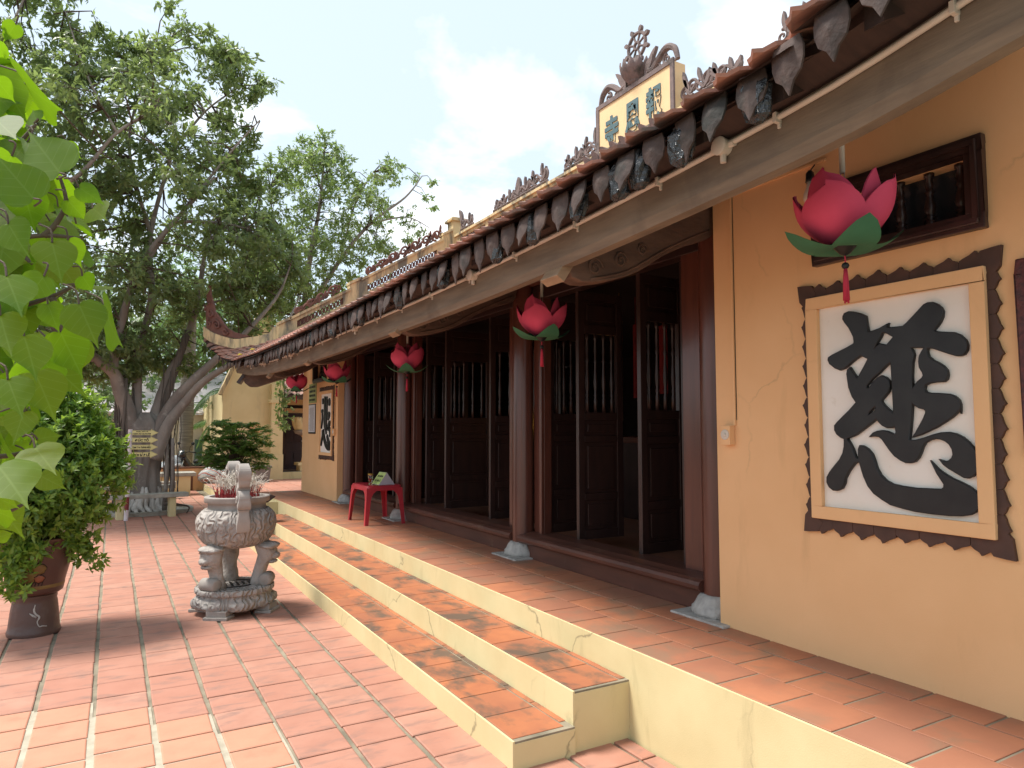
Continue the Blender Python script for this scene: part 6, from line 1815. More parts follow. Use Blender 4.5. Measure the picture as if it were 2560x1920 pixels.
(-0.264,1.587,2.214,0.085,0.047,0.03,1.21,-0.91,0.51,0.102),
(-0.207,1.74,1.963,-0.058,0.072,-0.064,-0.34,-0.54,1.23,0.112),
(-0.15,1.95,2.176,-0.031,0.043,-0.061,-0.54,-1.13,0.33,0.081),
(-0.152,1.516,2.126,-0.036,-0.029,-0.078,0.08,-0.61,1.14,0.091),
(-0.114,1.801,1.789,0.016,-0.002,-0.064,2.05,-0.77,-0.99,0.066),
(-0.228,1.715,2.341,0.018,-0.057,-0.007,0.38,-0.54,-0.51,0.061),
(-0.166,1.722,2.116,0.066,-0.067,-0.065,-0.42,-1.21,-0.89,0.115),
(-0.188,1.664,1.912,0.052,-0.025,0.042,1.46,-1.73,-0,0.071),
(-0.319,1.746,2.059,-0.014,0.076,-0.072,1.78,-0.72,0.68,0.106),
(-0.363,1.871,2.32,-0.036,-0.007,-0.071,0.83,-0.75,-0.27,0.08),
(-0.132,1.794,2.018,0.033,-0,-0.066,0.18,-1.89,0.54,0.074),
(-0.343,2.043,2.211,0.063,0.006,-0.01,0.67,-0.53,0.72,0.064),
(-0.24,1.701,1.548,-0.009,-0.023,-0.091,0.92,-1.39,0.26,0.094),
(-0.341,2.144,1.772,0.008,0.034,-0.071,0.55,-0.6,-0.32,0.079),
(-0.306,1.837,2.196,-0.025,0.029,-0.063,1.49,-1.37,-0.51,0.074),
(-0.203,1.909,1.972,0.016,-0.019,-0.056,1.79,-0.96,-0.59,0.061),
(-0.312,1.783,2.406,0.052,0.029,-0.054,1.51,-1.31,-0.26,0.081),
(-0.222,1.569,1.575,0.065,0.018,0.034,-0.89,-1.16,-0.07,0.075),
(-0.321,1.764,2.167,0.045,0.005,-0.083,0.7,-0.71,-0.68,0.095),
(-0.285,1.823,1.805,0.055,0.015,-0.076,0.15,-0.97,1.44,0.095),
(-0.301,1.706,2.04,-0.042,0.025,-0.074,0.67,-1.63,-0.02,0.089),
(-0.263,1.679,2.302,0.04,-0.013,-0.106,-0.55,-0.13,0.79,0.114),
(-0.23,2.15,1.462,-0.048,-0.077,-0.005,-1.11,-1.11,0.76,0.091),
(-0.188,1.699,1.854,0.036,-0.04,-0.093,-0.16,-0.68,1.3,0.107),
(-0.211,1.847,2.349,0.015,0.03,-0.067,0.38,-0.09,0.7,0.075),
(-0.273,1.979,2.029,-0.049,0.014,-0.078,0.18,-1,1.35,0.093),
(-0.423,2.105,2.417,-0.059,-0.009,-0.054,-0.5,-0.91,-0.13,0.081),
(-0.308,1.965,1.545,-0,-0.033,-0.069,-0.27,-0.56,-0.78,0.077),
(-0.249,2.071,2.342,0.03,0.062,-0.024,0.02,-0.75,-1.68,0.073),
(-0.169,1.632,2.127,-0.101,-0.004,-0.022,0.92,-1.07,-0.61,0.103),
(-0.344,1.692,2.331,-0.005,-0.097,-0.061,-0.24,-1.83,0.99,0.115),
(-0.155,1.745,1.636,-0.003,0.006,-0.061,1.15,-1.06,0.75,0.062),
(-0.328,1.844,2.354,0.029,-0.009,-0.087,0.48,-0.27,-0.54,0.093),
(-0.106,1.439,1.723,-0.031,0.043,-0.096,0.82,-1.12,0.7,0.11),
(-0.2,1.746,2.175,-0.025,0.026,-0.058,0.88,-0.55,-0.9,0.069),
(-0.337,2.132,1.596,-0.102,-0.015,0.042,0.85,-0.45,-0.58,0.112),
(-0.179,1.542,1.865,0.027,-0,-0.089,-0.88,-1.25,-0.44,0.093),
(-0.239,2.059,2.293,-0.084,0.048,-0.048,-0.61,-0.92,-0.76,0.108),
(-0.421,2.035,2.291,0.026,0.006,-0.098,0.69,-0.97,-0.52,0.101),
(-0.194,1.703,1.815,-0.063,0.021,-0.084,-0.59,-0.5,1.72,0.107),
(-0.245,1.838,1.65,-0.004,0.01,-0.093,-0.35,0.15,1.37,0.094),
(-0.212,2.074,2.336,-0.079,-0.037,-0.056,-1.36,-0.73,-0.58,0.104)]
BSTEM=[[(-0.274, 1.657, 1.93), (-0.183, 1.602, 1.96), (-0.118, 1.564, 1.969), (-0.061, 1.532, 1.963)], [(-0.124, 1.568, 1.968), (-0.105, 1.555, 1.991), (-0.09, 1.543, 2.032), (-0.102, 1.546, 2.081)], [(-0.296, 1.665, 1.991), (-0.197, 1.609, 1.979), (-0.156, 1.589, 1.93), (-0.142, 1.582, 1.915)], [(-0.29, 1.675, 1.809), (-0.172, 1.606, 1.832), (-0.107, 1.567, 1.854), (-0.052, 1.533, 1.885)], [(-0.265, 1.673, 1.65), (-0.166, 1.616, 1.658), (-0.115, 1.584, 1.688)], [(-0.248, 1.671, 1.552), (-0.169, 1.626, 1.552), (-0.104, 1.587, 1.574)], [(-0.267, 1.64, 2.097), (-0.189, 1.593, 2.127), (-0.144, 1.563, 2.18)], [(-0.107, 1.567, 1.851), (-0.092, 1.562, 1.809), (-0.092, 1.563, 1.786)], [(-0.258, 1.685, 1.446), (-0.179, 1.64, 1.444), (-0.14, 1.616, 1.461)]]
for row in BODHI:
    bodhi_leaf(row[0:3], row[3:6], row[6:9], row[9])
stalk.v = [tuple(Vector(p) - bo.location) for p in stalk.v]
tag(stalk.build('leaf_stalks', 'twig', bo), kind='stuff')
for l in BSTEM:
    pts = smooth_path([Vector(p) for p in l], 6); n = len(pts)
    b = MB(); b.tube([p - bo.location for p in pts], [.0065 - .004 * i / n for i in range(n)], 7); b.build('twig', 'twig', bo, smooth=True)
# the limb and trunk the twigs spring from, out of frame to the left
b = MB()
b.tube(smooth_path([Vector((-1.35, 1.35, 0)) - bo.location, Vector((-1.3, 1.4, .9)) - bo.location, Vector((-1.1, 1.5, 1.6)) - bo.location, Vector((-.7, 1.62, 1.9)) - bo.location, Vector((-.27, 1.66, 1.95)) - bo.location], 6), [.05 - .0017 * i for i in range(25)], 10)
for z in (2.10, 1.81, 1.65, 1.55, 1.446, 1.99):
    b.tube(smooth_path([Vector((-1.0, 1.55, 1.68)) - bo.location, Vector((-.6, 1.64, z * .6 + .7)) - bo.location, Vector((-.27, 1.668, z)) - bo.location], 5), [.013 - .0006 * i for i in range(11)], 7)
b.build('trunk', 'twig', bo, smooth=True)

# ------------------------------------------------------------------ banyan
def in_poly(p, poly):
    x, y = p[:, 0], p[:, 1]; c = np.zeros(len(p), bool); n = len(poly); j = n - 1
    for i in range(n):
        xi, yi = poly[i]; xj, yj = poly[j]
        c ^= ((yi > y) != (yj > y)) & (x < (xj - xi) * (y - yi) / (yj - yi + 1e-12) + xi); j = i
    return c
def edge_dist(p, poly):
    d = np.full(len(p), 1e9)
    P = np.array(poly); Q = np.roll(P, -1, 0)
    for a, c in zip(P, Q):
        v = c - a; t = np.clip(((p - a) @ v) / (v @ v), 0, 1); d = np.minimum(d, np.linalg.norm(p - (a + t[:, None] * v), axis=1))
    return d
def crown(poly, yc, n_clump, clump_r, per, leaf, wid, m, name, parent, off, depth=2.2, gap=0.0, sub=6, seed=0, thin=None):
    # clumps fill the crown's outline and a depth that swells towards its middle; each clump holds sprays of leaves
    P = np.array(poly); lo, hi = P.min(0), P.max(0)
    g = np.random.default_rng(seed); pts = np.zeros((0, 2))
    while len(pts) < n_clump:
        q = g.uniform(lo, hi, (n_clump * 3, 2)); q = q[in_poly(q, poly)]
        if thin is not None: q = q[g.uniform(size=len(q)) < thin(q)]
        pts = np.concatenate([pts, q])
    pts = pts[:n_clump]; ed = edge_dist(pts, poly)
    dy = g.uniform(-1, 1, n_clump) * np.minimum(depth, .35 + ed * 1.25)
    rad = clump_r * g.uniform(.6, 1.25, n_clump) * np.clip(.55 + ed * .6, .5, 1.0)
    cl = np.stack([pts[:, 0], yc + dy, pts[:, 1]], 1)
    n = n_clump * sub
    cc = np.repeat(cl, sub, 0); u = g.normal(size=(n, 3)); u /= np.linalg.norm(u, axis=1, keepdims=True)
    tw = cc + u * np.repeat(rad, sub)[:, None] * g.uniform(.35, 1.0, (n, 1)) * np.array([1, 1, .75])
    ax = u * .75 + np.array([0, 0, .25]) + .3 * g.normal(size=(n, 3)); ax /= np.linalg.norm(ax, axis=1, keepdims=True)
    global rng
    o = rosettes(tw - off, ax, per, leaf * .9, leaf, wid, m, name, parent, droop=.75, up=.25)
    return cl, tw
bt = empty('banyan_tree', (.55, 15.6, 0)); tag(bt, 'old banyan with whitewashed roots, forked trunk and wide leafy crown', 'tree')
BO = np.array(bt.location)
CROWN = [(-2.99, 10.78), (-0.84, 10.45), (-0.77, 9.5), (0.02, 9.35), (0.21, 9.95), (0.78, 10.25), (1.55, 9.95), (2.3, 9.75), (2.75, 9.6), (2.65, 8.93), (2.10, 8.55), (2.42, 8.14), (2.45, 7.26), (2.85, 6.45), (3.4, 5.64), (3.75, 4.96), (3.0, 4.34), (2.59, 3.75), (1.97, 3.05), (1.37, 2.75), (0.64, 2.85), (-0.24, 2.45), (-1.2, 2.45), (-3.2, 2.3), (-3.6, 6)]
cl1, tw1 = crown(CROWN, 15.6, 680, .50, 8, .150, .062, 'banyan_leaf', 'foliage', bt, BO, depth=2.6, sub=11, seed=5)
TR = MB()
def rel(p): return Vector(p) - bt.location
def limb(pts, r0, r1, mb=None, seg=10, knob=.06):
    pp = smooth_path([rel(p) for p in pts], 6); n = len(pp)
    rr_ = [(r0 + (r1 - r0) * (i / (n - 1)) ** .8) * (1 + knob * noise.noise((i * .7, r0 * 50, 1))) for i in range(n)]
    (mb or TR).tube(pp, rr_, seg)
# trunk: fluted column that spreads into roots
def fl(an, z, r): return r * (.10 * math.sin(an * 7 + z * 2.1) + .07 * math.sin(an * 11 - z * 3) + .12 * noise.noise((math.cos(an) * 2, math.sin(an) * 2, z * 1.4)))
TR.lathe([(.34, 0), (.33, .12), (.31, .3), (.285, .55), (.265, .85), (.265, 1.1), (.30, 1.35), (.34, 1.55), (.30, 1.75), (.12, 1.95)], 56, (.02, 0, 0), disp=fl)
limb([(.40, 15.5, 1.25), (.25, 15.42, 1.95), (.10, 15.32, 2.38), (-.03, 15.2, 2.72), (-.43, 15.0, 3.02), (-1.1, 14.8, 3.6), (-1.9, 14.5, 4.6)], .19, .05)
limb([(-.03, 15.2, 2.70), (.02, 15.1, 3.2), (.2, 15.0, 4.2), (.5, 14.9, 5.0), (.95, 14.8, 5.7), (1.6, 14.6, 6.6)], .10, .03)
limb([(.42, 15.6, 1.5), (.40, 15.62, 2.3), (.42, 15.6, 3.15), (.6, 15.7, 4.3), (.55, 15.8, 5.6), (.9, 15.9, 7.4)], .12, .035)
limb([(.66, 15.6, 1.5), (.80, 15.7, 2.1), (.95, 15.8, 2.66), (1.18, 15.9, 3.22), (1.45, 15.9, 4.2), (1.6, 15.8, 5.6)], .15, .04)
limb([(.70, 15.4, 1.35), (1.03, 15.28, 2.13), (1.38, 15.1, 2.60), (1.78, 15.0, 3.04), (2.3, 14.9, 3.6), (2.9, 14.9, 4.4), (3.2, 15.0, 5.2)], .155, .012)
limb([(.74, 15.2, 1.05), (.95, 15.1, 1.72), (1.22, 15.0, 2.14), (1.52, 14.8, 2.55), (1.97, 14.6, 2.88), (2.35, 14.5, 3.1), (2.9, 14.4, 3.6), (3.3, 14.6, 4.4)], .135, .012)
limb([(-1.9, 14.5, 4.6), (-1.3, 14.2, 5.5), (-.63, 14.0, 6.05), (-.1, 14.0, 6.9), (.5, 14.1, 7.5)], .06, .02, seg=8)
limb([(.2, 15.0, 4.2), (.7, 14.9, 5.3), (.95, 14.9, 5.65), (1.7, 14.8, 5.75), (2.3, 14.8, 5.7)], .055, .02, seg=8)
limb([(.9, 15.9, 7.4), (1.5, 15.8, 8.4), (2.2, 15.7, 9.1)], .035, .012, seg=7)
limb([(.55, 15.8, 5.6), (.1, 15.6, 7.4), (.5, 15.5, 9.2)], .05, .012, seg=7)
limb([(.95, 14.8, 5.7), (1.9, 14.6, 7.2), (2.4, 14.5, 7.9)], .035, .01, seg=7)
limb([(1.6, 15.8, 5.6), (2.3, 15.8, 6.2), (2.9, 15.7, 6.3)], .035, .01, seg=7)
limb([(1.45, 15.9, 4.2), (2.3, 15.6, 4.5), (3.1, 15.5, 5.0)], .04, .012, seg=7)
limb([(-.43, 15.0, 3.02), (-1.2, 15.4, 3.1), (-2.1, 15.6, 3.6)], .06, .02, seg=8)
limb([(-1.9, 14.5, 4.6), (-2.1, 14.6, 6.4), (-1.9, 14.7, 8.2), (-1.5, 14.8, 9.8)], .06, .012, seg=8)
limb([(-2.1, 14.6, 6.4), (-2.8, 14.8, 7.6), (-2.9, 15, 9.6)], .04, .012, seg=7)
limb([(-.1, 14.0, 6.9), (-.6, 14.4, 8.0), (-1.0, 14.8, 9.3)], .03, .01, seg=7)
TR.build('trunk', 'bark', bt, smooth=True)
# twigs from the limbs to the clumps
nodes_ = np.array([v for v in TR.v])[::9] + BO
tw = MB(); rs = random.Random(4)
for i in range(0, len(cl1)):
    c = cl1[i]; d = np.linalg.norm(nodes_ - c, axis=1); j = int(d.argmin())
    if nodes_[j][2] < 2: continue
    a = Vector(nodes_[j]); e_ = Vector(c); m0 = a.lerp(e_, .5) + Vector((rs.uniform(-.15, .15), rs.uniform(-.15, .15), rs.uniform(-.05, .25)))
    tw.tube([a - bt.location, m0 - bt.location, e_ - bt.location], [.017, .011, .006], 5, cap=False)
    for k in range(5):
        q = Vector(tw1[i * 11 + k * 2]); tw.tube([m0.lerp(e_, .6) - bt.location, q - bt.location], [.005, .002], 4, cap=False)
tw.build('twigs', 'twig', bt)
# aerial roots, dark ropes down the forks and pale painted foot
ar = MB()
for k in range(34):
    x = .18 + rs.gauss(0, .10) if k % 2 else .95 + rs.gauss(0, .08); y = 15.45 + rs.uniform(-.25, .5); z1 = rs.uniform(1.3, 2.9); z0 = rs.choice((0.0, .2, .3, .8))
    pts = [(x + .03 * math.sin(j * 1.3 + k), y + .03 * math.cos(j * 1.1 + k), z1 + (z0 - z1) * j / 6) for j in range(7)]
    ar.tube([rel(p) for p in pts], rs.uniform(.005, .013), 5)
for k in range(12):
    x = .14 + rs.uniform(-.10, .08); y = 15.35 + rs.uniform(-.1, .2)
    ar.tube([rel((x + .02 * math.sin(j + k), y, 2.6 - 2.6 * j / 7)) for j in range(8)], rs.uniform(.012, .035), 6)
for k in range(9):
    t0 = k * .7
    ar.tube([rel((.74 + .055 * j + .05 * math.sin(j * .9 + t0), 15.62 + .05 * math.cos(j * .9 + t0), 1.55 + .21 * j)) for j in range(11)], .026, 6)
ar.build('aerial_roots', 'bark_dark', bt, smooth=True)
for (x, y, z) in ((1.02, 14.85, 1.45), (.10, 15.05, 1.25), (.93, 15.2, 1.6)):
    b = MB(); b.tube([rel((x, y, 0)), rel((x + .02, y, z * .5)), rel((x, y + .05, z))], [.045, .035, .03], 8); b.build('prop_root', 'bark', bt, smooth=True)
b = MB()
for k in range(40):
    an = 2 * PI * k / 40 + rs.uniform(-.1, .1); r1 = rs.uniform(.42, .62); h = rs.uniform(.28, .52); c0 = (.57, 15.6)
    pts = [(c0[0] + rr_ * math.cos(an + w_), c0[1] + rr_ * math.sin(an + w_), z) for rr_, z, w_ in ((.27, h, 0), (.34, h * .65, .03), (.40, h * .3, -.03), (r1 * .9, .06, .08), (r1 + .06, .0, .12))]
    b.tube(smooth_path([rel(p) for p in pts], 3), [.03, .034, .04, .045, .045, .042, .04, .04, .038, .036, .03, .025, .015], 7)
b.build('painted_roots', 'root_pale', bt, smooth=True)
# planting ring
b = MB(); b.lathe([(.86, 0), (.86, .07), (.84, .08), (.74, .08), (.74, .03), (.02, .04)], 24, (.58, 15.55, 0), sx=1.05)
o = b.build('planting_ring', 'concrete'); tag(o, 'low concrete ring round the foot of the banyan', 'kerb')
for (x, y, a) in ((-.28, 14.95, .3), (1.30, 14.9, -.4)):
    b = MB(); b.tube(smooth_path([(x, y, .0), (x + .04, y - .02, .12), (x - .02 + a * .2, y, .17), (x + a, y + .03, .20)], 4), [.012] * 4 + [.016] * 5 + [.03] * 4, 6); b.tube([(x + .02, y + .02, .14), (x - .18, y + .02, .20)], [.02, .008], 6)
    o = b.build('driftwood', 'bark_dark', smooth=True); tag(o, 'short dark dead branch leaning at the ' + ('sign post' if x < 0 else 'burner') + ' side of the planting ring', 'branch', 'dead branches by the banyan')

# lighter tree behind the temple roof
lt = empty('slender_tree', (4.6, 18.6, 0)); tag(lt, 'slender light leaved tree rising behind the temple roof corner', 'tree')
CR2 = [(3.0, 8.3), (3.75, 9.1), (4.75, 9.55), (5.3, 8.9), (5.6, 8.75), (6.25, 9.1), (7.2, 9.4), (8.0, 8.5), (8.1, 8.1), (7.7, 7.9), (7.8, 7.15), (7.3, 7.1), (6.3, 6.4), (5.63, 5.6), (4.78, 5.0), (3.58, 4.2), (2.4, 4.0), (2.3, 6.4)]
LO = np.array(lt.location)
cl2, tw2 = crown(CR2, 18.3, 360, .42, 7, .125, .05, 'light_leaf', 'foliage', lt, LO, depth=1.6, sub=8, seed=9, thin=lambda q: np.clip(1.15 - (q[:, 0] - 3.5) * .20, .22, 1))
b = MB(); R2 = lambda p: Vector(p) - lt.location
def limb2(pts, r0, r1):
    pp = smooth_path([R2(p) for p in pts], 6); n = len(pp); b.tube(pp, [r0 + (r1 - r0) * i / (n - 1) for i in range(n)], 8)
limb2([(4.6, 18.6, 0), (4.5, 18.6, 2.5), (4.3, 18.5, 4.6), (4.4, 18.4, 6.2), (4.6, 18.3, 7.6), (4.7, 18.3, 9.2)], .13, .02)
limb2([(4.3, 18.5, 4.6), (5.2, 18.4, 6.2), (6.0, 18.3, 7.3), (7.0, 18.3, 8.2), (7.5, 18.3, 8.9)], .07, .012)
limb2([(6.0, 18.3, 7.3), (7.0, 18.2, 7.6), (7.7, 18.2, 7.4)], .03, .008)
limb2([(4.4, 18.4, 5.4), (3.6, 18.3, 6.3), (3.3, 18.3, 7.8)], .05, .012)
limb2([(5.2, 18.4, 6.2), (5.6, 18.5, 7.8), (6.1, 18.4, 8.8)], .03, .01)
nd = np.array(b.v)[::7] + LO
b.build('trunk', 'bark', lt, smooth=True)
b = MB()
for i, c in enumerate(cl2):
    d = np.linalg.norm(nd - c, axis=1); a = Vector(nd[int(d.argmin())]); e_ = Vector(c); m0 = a.lerp(e_, .5) + Vector((0, 0, .1))
    b.tube([a - lt.location, m0 - lt.location, e_ - lt.location], [.012, .009, .005], 4, cap=False)
    for k in range(4): b.tube([e_ - lt.location, Vector(tw2[i * 8 + k]) - lt.location], [.004, .002], 4, cap=False)
b.build('twigs', 'twig', lt)

# trees further back that close the view
def back_tree(x, y, h, r, m, lab, seed, n=70, leaf=.20, zc=None):
    t = empty('background_tree', (x, y, 0)); tag(t, lab, 'tree', 'trees behind the courtyard')
    g = np.random.default_rng(seed); zc = zc or h * .62
    u = g.normal(size=(n, 3)); u /= np.linalg.norm(u, axis=1, keepdims=True)
    c = u * r * g.uniform(.3, 1, (n, 1)) ** .5 * np.array([1, 1, (h - zc) / r]) + np.array([0, 0, zc])
    cc = np.repeat(c, 9, 0) + g.normal(size=(n * 9, 3)) * r * .16
    ax = np.repeat(u, 9, 0) + .5 * g.normal(size=(n * 9, 3)); ax /= np.linalg.norm(ax, axis=1, keepdims=True)
    rosettes(cc, ax, 8, leaf, leaf, leaf * .42, m, 'foliage', t, droop=.6)
    b = MB(); b.tube(smooth_path([(0, 0, 0), (.1, 0, h * .3), (-.1, .1, h * .55), (0, 0, h * .85)], 5), [.16 - .007 * i for i in range(16)], 8)
    for k in range(14): b.tube([(0, 0, h * .4 + k * .02 * h), tuple(c[k])], [.04, .012], 5)
    b.build('trunk', 'bark_dark', t, smooth=True)
back_tree(-1.6, 22.5, 6.5, 2.6, 'far_leaf', 'dark leafy tree behind the banyan trunk on the shrub side', 21, 120, .17, 3.2)
back_tree(-4.6, 19.5, 8.5, 3.0, 'far_leaf', 'tall dark tree behind the potted shrub', 22, 140, .17, 4.8)
back_tree(.9, 29.0, 8.5, 3.0, 'far_leaf', 'pale green tree seen between the banyan forks', 23, 120, .22, 5.2)
back_tree(4.6, 30.5, 9.0, 3.2, 'far_leaf', 'pale green tree behind the palm and the cream gable', 24, 120, .22, 5.4)
back_tree(-3.4, 31.0, 9.0, 3.4, 'far_leaf', 'far pale green tree beyond the benches', 25, 130, .24, 4.6)
back_tree(9.6, 31.0, 8.5, 3.2, 'far_leaf', 'far pale green tree rising behind the annexe roof', 26, 100, .24, 5.4)

# palm with ringed trunk and feathery fronds
pm = empty('palm_tree', (1.98, 23.6, 0)); tag(pm, 'palm with a straight ringed grey trunk behind the low ochre wall', 'palm')
b = MB(); b.lathe([(.24, 0), (.21, .4)] + [(.195 + (.010 if k % 2 else 0), .5 + k * .11) for k in range(44)] + [(.12, 5.5)], 20); b.build('trunk', 'palm_bark', pm, smooth=True)
def frond(origin, az, L, rise, droop, name='frond', parent=pm, m='palm_leaf'):
    n = 26; P = []; 
    for i in range(n + 1):
        t = i / n; P.append(np.array(origin) + np.array([math.cos(az) * L * t * (1 - .12 * t), math.sin(az) * L * t * (1 - .12 * t), rise * t - droop * t * t]))
    P = np.array(P); pos = []; dr = []; nr = []
    for i in range(2, n):
        tg = P[min(i + 1, n)] - P[i - 1]; tg /= np.linalg.norm(tg); sd = np.cross(tg, [0, 0, 1]); sd /= np.linalg.norm(sd) + 1e-9
        for s in (-1, 1):
            for e_ in (0, .5):
                pos.append(P[i] * (1 - e_) + P[i - 1] * e_); dr.append(sd * s * .8 + tg * .55 + np.array([0, 0, -.45 - .3 * random.random()])); nr.append([0, 0, 1])
    LL = np.array([.42 * math.sin(PI * (.15 + .8 * (k // 4) / n)) for k in range(len(pos))])
    o = leaves(name, np.array(pos), np.array(dr), np.array(nr, float), LL, np.full(len(pos), .034), m, parent)
    b = MB(); b.tube([tuple(p) for p in P], [.022 * (1 - .8 * i / n) for i in range(n + 1)], 5); b.build('midrib', 'palm_leaf', o)
for k in range(13): frond((0, 0, 5.3), k * 2 * PI / 13 + .2, random.uniform(1.9, 2.5), random.uniform(.4, 1.5), random.uniform(1.4, 2.6))
p2 = empty('palm_tree', (3.4, 24.5, 0)); tag(p2, 'young feathery palm with low arching fronds beside the cream gable', 'palm')
for k in range(15): frond((0, 0, 1.6 + .6 * (k % 3)), k * 2 * PI / 15, random.uniform(1.5, 2.2), random.uniform(.8, 2.0), random.uniform(1.2, 2.2), parent=p2)
b = MB(); b.lathe([(.12, 0), (.10, 1.5), (.08, 2.9)], 12); b.build('trunk', 'palm_bark', p2, smooth=True)

# ------------------------------------------------------------------ fern-leaved bush behind the burner
fb = empty('fern_bush', (2.15, 14.8, .19)); tag(fb, 'feathery dark green bush behind the incense burner', 'shrub')
b = MB(); b.tube(smooth_path([(0, 0, 0), (.02, 0, .35), (-.02, 0, .7), (0, 0, 1.1)], 5), [.028 - .001 * i for i in range(16)], 7)
g = random.Random(12); gg = np.random.default_rng(12)
pads = []
for k in range(120):
    az = g.uniform(0, 2 * PI); t = g.random(); rr_ = .74 * g.uniform(.25, 1.0) * math.sin(PI * (.25 + .60 * t)) ** .7
    pads.append((rr_ * math.cos(az), rr_ * math.sin(az) * .85, .62 + .92 * t + .10 * g.random(), g.uniform(.12, .2)))
    b.tube([(0, 0, .35 + .5 * t), (pads[-1][0] * .5, pads[-1][1] * .5, pads[-1][2] - .10), pads[-1][:3]], [.009, .006, .003], 5, cap=False)
pos = []; dr = []
for (x, y, z, r_) in pads:
    for q in range(8):
        a_ = g.uniform(0, 2 * PI); L = r_ * g.uniform(.5, 1.05); o_ = np.array((x, y, z)); d = np.array((math.cos(a_), math.sin(a_), g.uniform(-.45, .5)))
        for j in range(7):
            p = o_ + d * L * (j + 1) / 7 + np.array((0, 0, -.10 * (L * (j + 1) / 7) ** 2 * 8)); sd = np.array((-d[1], d[0], 0))
            for s_ in (-1, 1):
                pos.append(p); dr.append(sd * s_ + d * .6 + np.array((0, 0, g.uniform(-.5, .1))))
pos = np.array(pos); dr = np.array(dr); nn_ = gg.normal(size=pos.shape) * .35 + np.array((0, 0, 1)); LL = gg.uniform(.05, .085, len(pos))
leaves('foliage', pos, dr, nn_, LL, LL * .42, 'fern_leaf', fb)
b.build('stem', 'twig', fb, smooth=True)
b = MB(); b.lathe([(.15, .0), (.20, .02), (.24, .26), (.26, .28), (.22, .28), (.02, .26)], 20); b.build('pot', 'drip_tile', fb, smooth=True, angle=40)

# ------------------------------------------------------------------ striped sign post
sp = empty('sign_post', (.265, 14.22, 0)); tag(sp, 'red and white striped post with four yellow arrow signs beside the banyan', 'sign post')
zs = [0, .19, .42, .64, .86, 1.62]
for k in range(5):
    b = MB(); b.tube([(.0 + .004 * k, 0, zs[k]), (.004 + .004 * k, 0, zs[k + 1])], .036, 14); b.build('post', 'pole_red' if k in (1, 3) else 'pole_white', sp, smooth=True, angle=40)
def arrow(z, lines, h=.118, wd=.42):
    b = MB(); y_ = -.05
    poly = [(.05, z - h * .36), (.05 + wd * .70, z - h * .36), (.05 + wd * .70, z - h * .56), (.05 + wd, z), (.05 + wd * .70, z + h * .56), (.05 + wd * .70, z + h * .36), (.05, z + h * .36)]
    b.prism(poly, 'y', y_ - .006, y_ + .006); o = b.build('arrow_sign', 'sign_yellow', sp)
    c = np.mean(poly, 0); q = [(c[0] + (p[0] - c[0]) * .965, c[1] + (p[1] - c[1]) * .87) for p in poly]
    b = MB(); b.tube([(p[0], y_ - .0065, p[1]) for p in q + [q[0]]], .0016, 4); b.build('border', 'ink', o)
    b = MB(); b.box((0, y_ - .004, z - .012), (.06, y_ + .03, z + .012)); b.build('clamp', 'steel', o)
    for (tx_, dz, hh, w_) in lines:
        me = text_mesh('lettering', tx_, .05, 'ink', .0008, .0024, width=w_, height=hh)
        link('lettering', me, o, Matrix(((1, 0, 0, .05 + wd * .37), (0, 0, 1, y_ - .0075), (0, 1, 0, z + dz), (0, 0, 0, 1))) @ Matrix.Diagonal((1, 1, -1, 1)))
arrow(1.558, [('PHẬT BỒ ĐỀ', .021, .028, .19), ('TỊNH XỨ QUAN ÂM', -.017, .034, .28)])
arrow(1.428, [('ĐỨC TỔ', .004, .062, .22)])
arrow(1.300, [('TAM TÒA THÁNH MẪU', .004, .052, .29)])
arrow(1.168, [('NƠI SẮP LỄ', .004, .068, .27)])

# ------------------------------------------------------------------ benches and concrete table
def bench(x0, x1, y, lab, z=.44, dpt=.30, skew=0.0):
    r = empty('bench', ((x0 + x1) / 2, y, 0), skew); tag(r, lab, 'bench'); L = (x1 - x0) / 2
    b = MB(); b.box((-L, -dpt / 2, z - .075), (L, dpt / 2, z)); b.build('seat', 'concrete', r, bevel=.008)
    for s in (-1, 1):
        b = MB(); b.box((s * L * .62 - .055, -dpt * .36, 0), (s * L * .62 + .055, dpt * .36, z - .074)); b.build('leg', 'yellow_plaster', r, bevel=.006)
bench(-.10, 1.28, 14.5, 'concrete slab bench on ochre legs between the sign post and the banyan roots', skew=R(6))
bench(-.15, 1.22, 16.75, 'concrete slab bench standing behind the banyan trunk', skew=R(3))
bench(.75, 1.35, 18.3, 'short concrete bench beside the ochre concrete table', .40, .26)
r = empty('concrete_table', (1.30, 19.3, 0)); tag(r, 'concrete slab table on a solid ochre base before the low wall', 'table')
b = MB(); b.box((-.42, -.35, .47), (.55, .35, .56)); b.build('table_top', 'concrete', r, bevel=.01)
b = MB(); b.box((-.30, -.27, 0), (.43, .27, .471)); b.build('base', 'cream_plaster', r, bevel=.006)

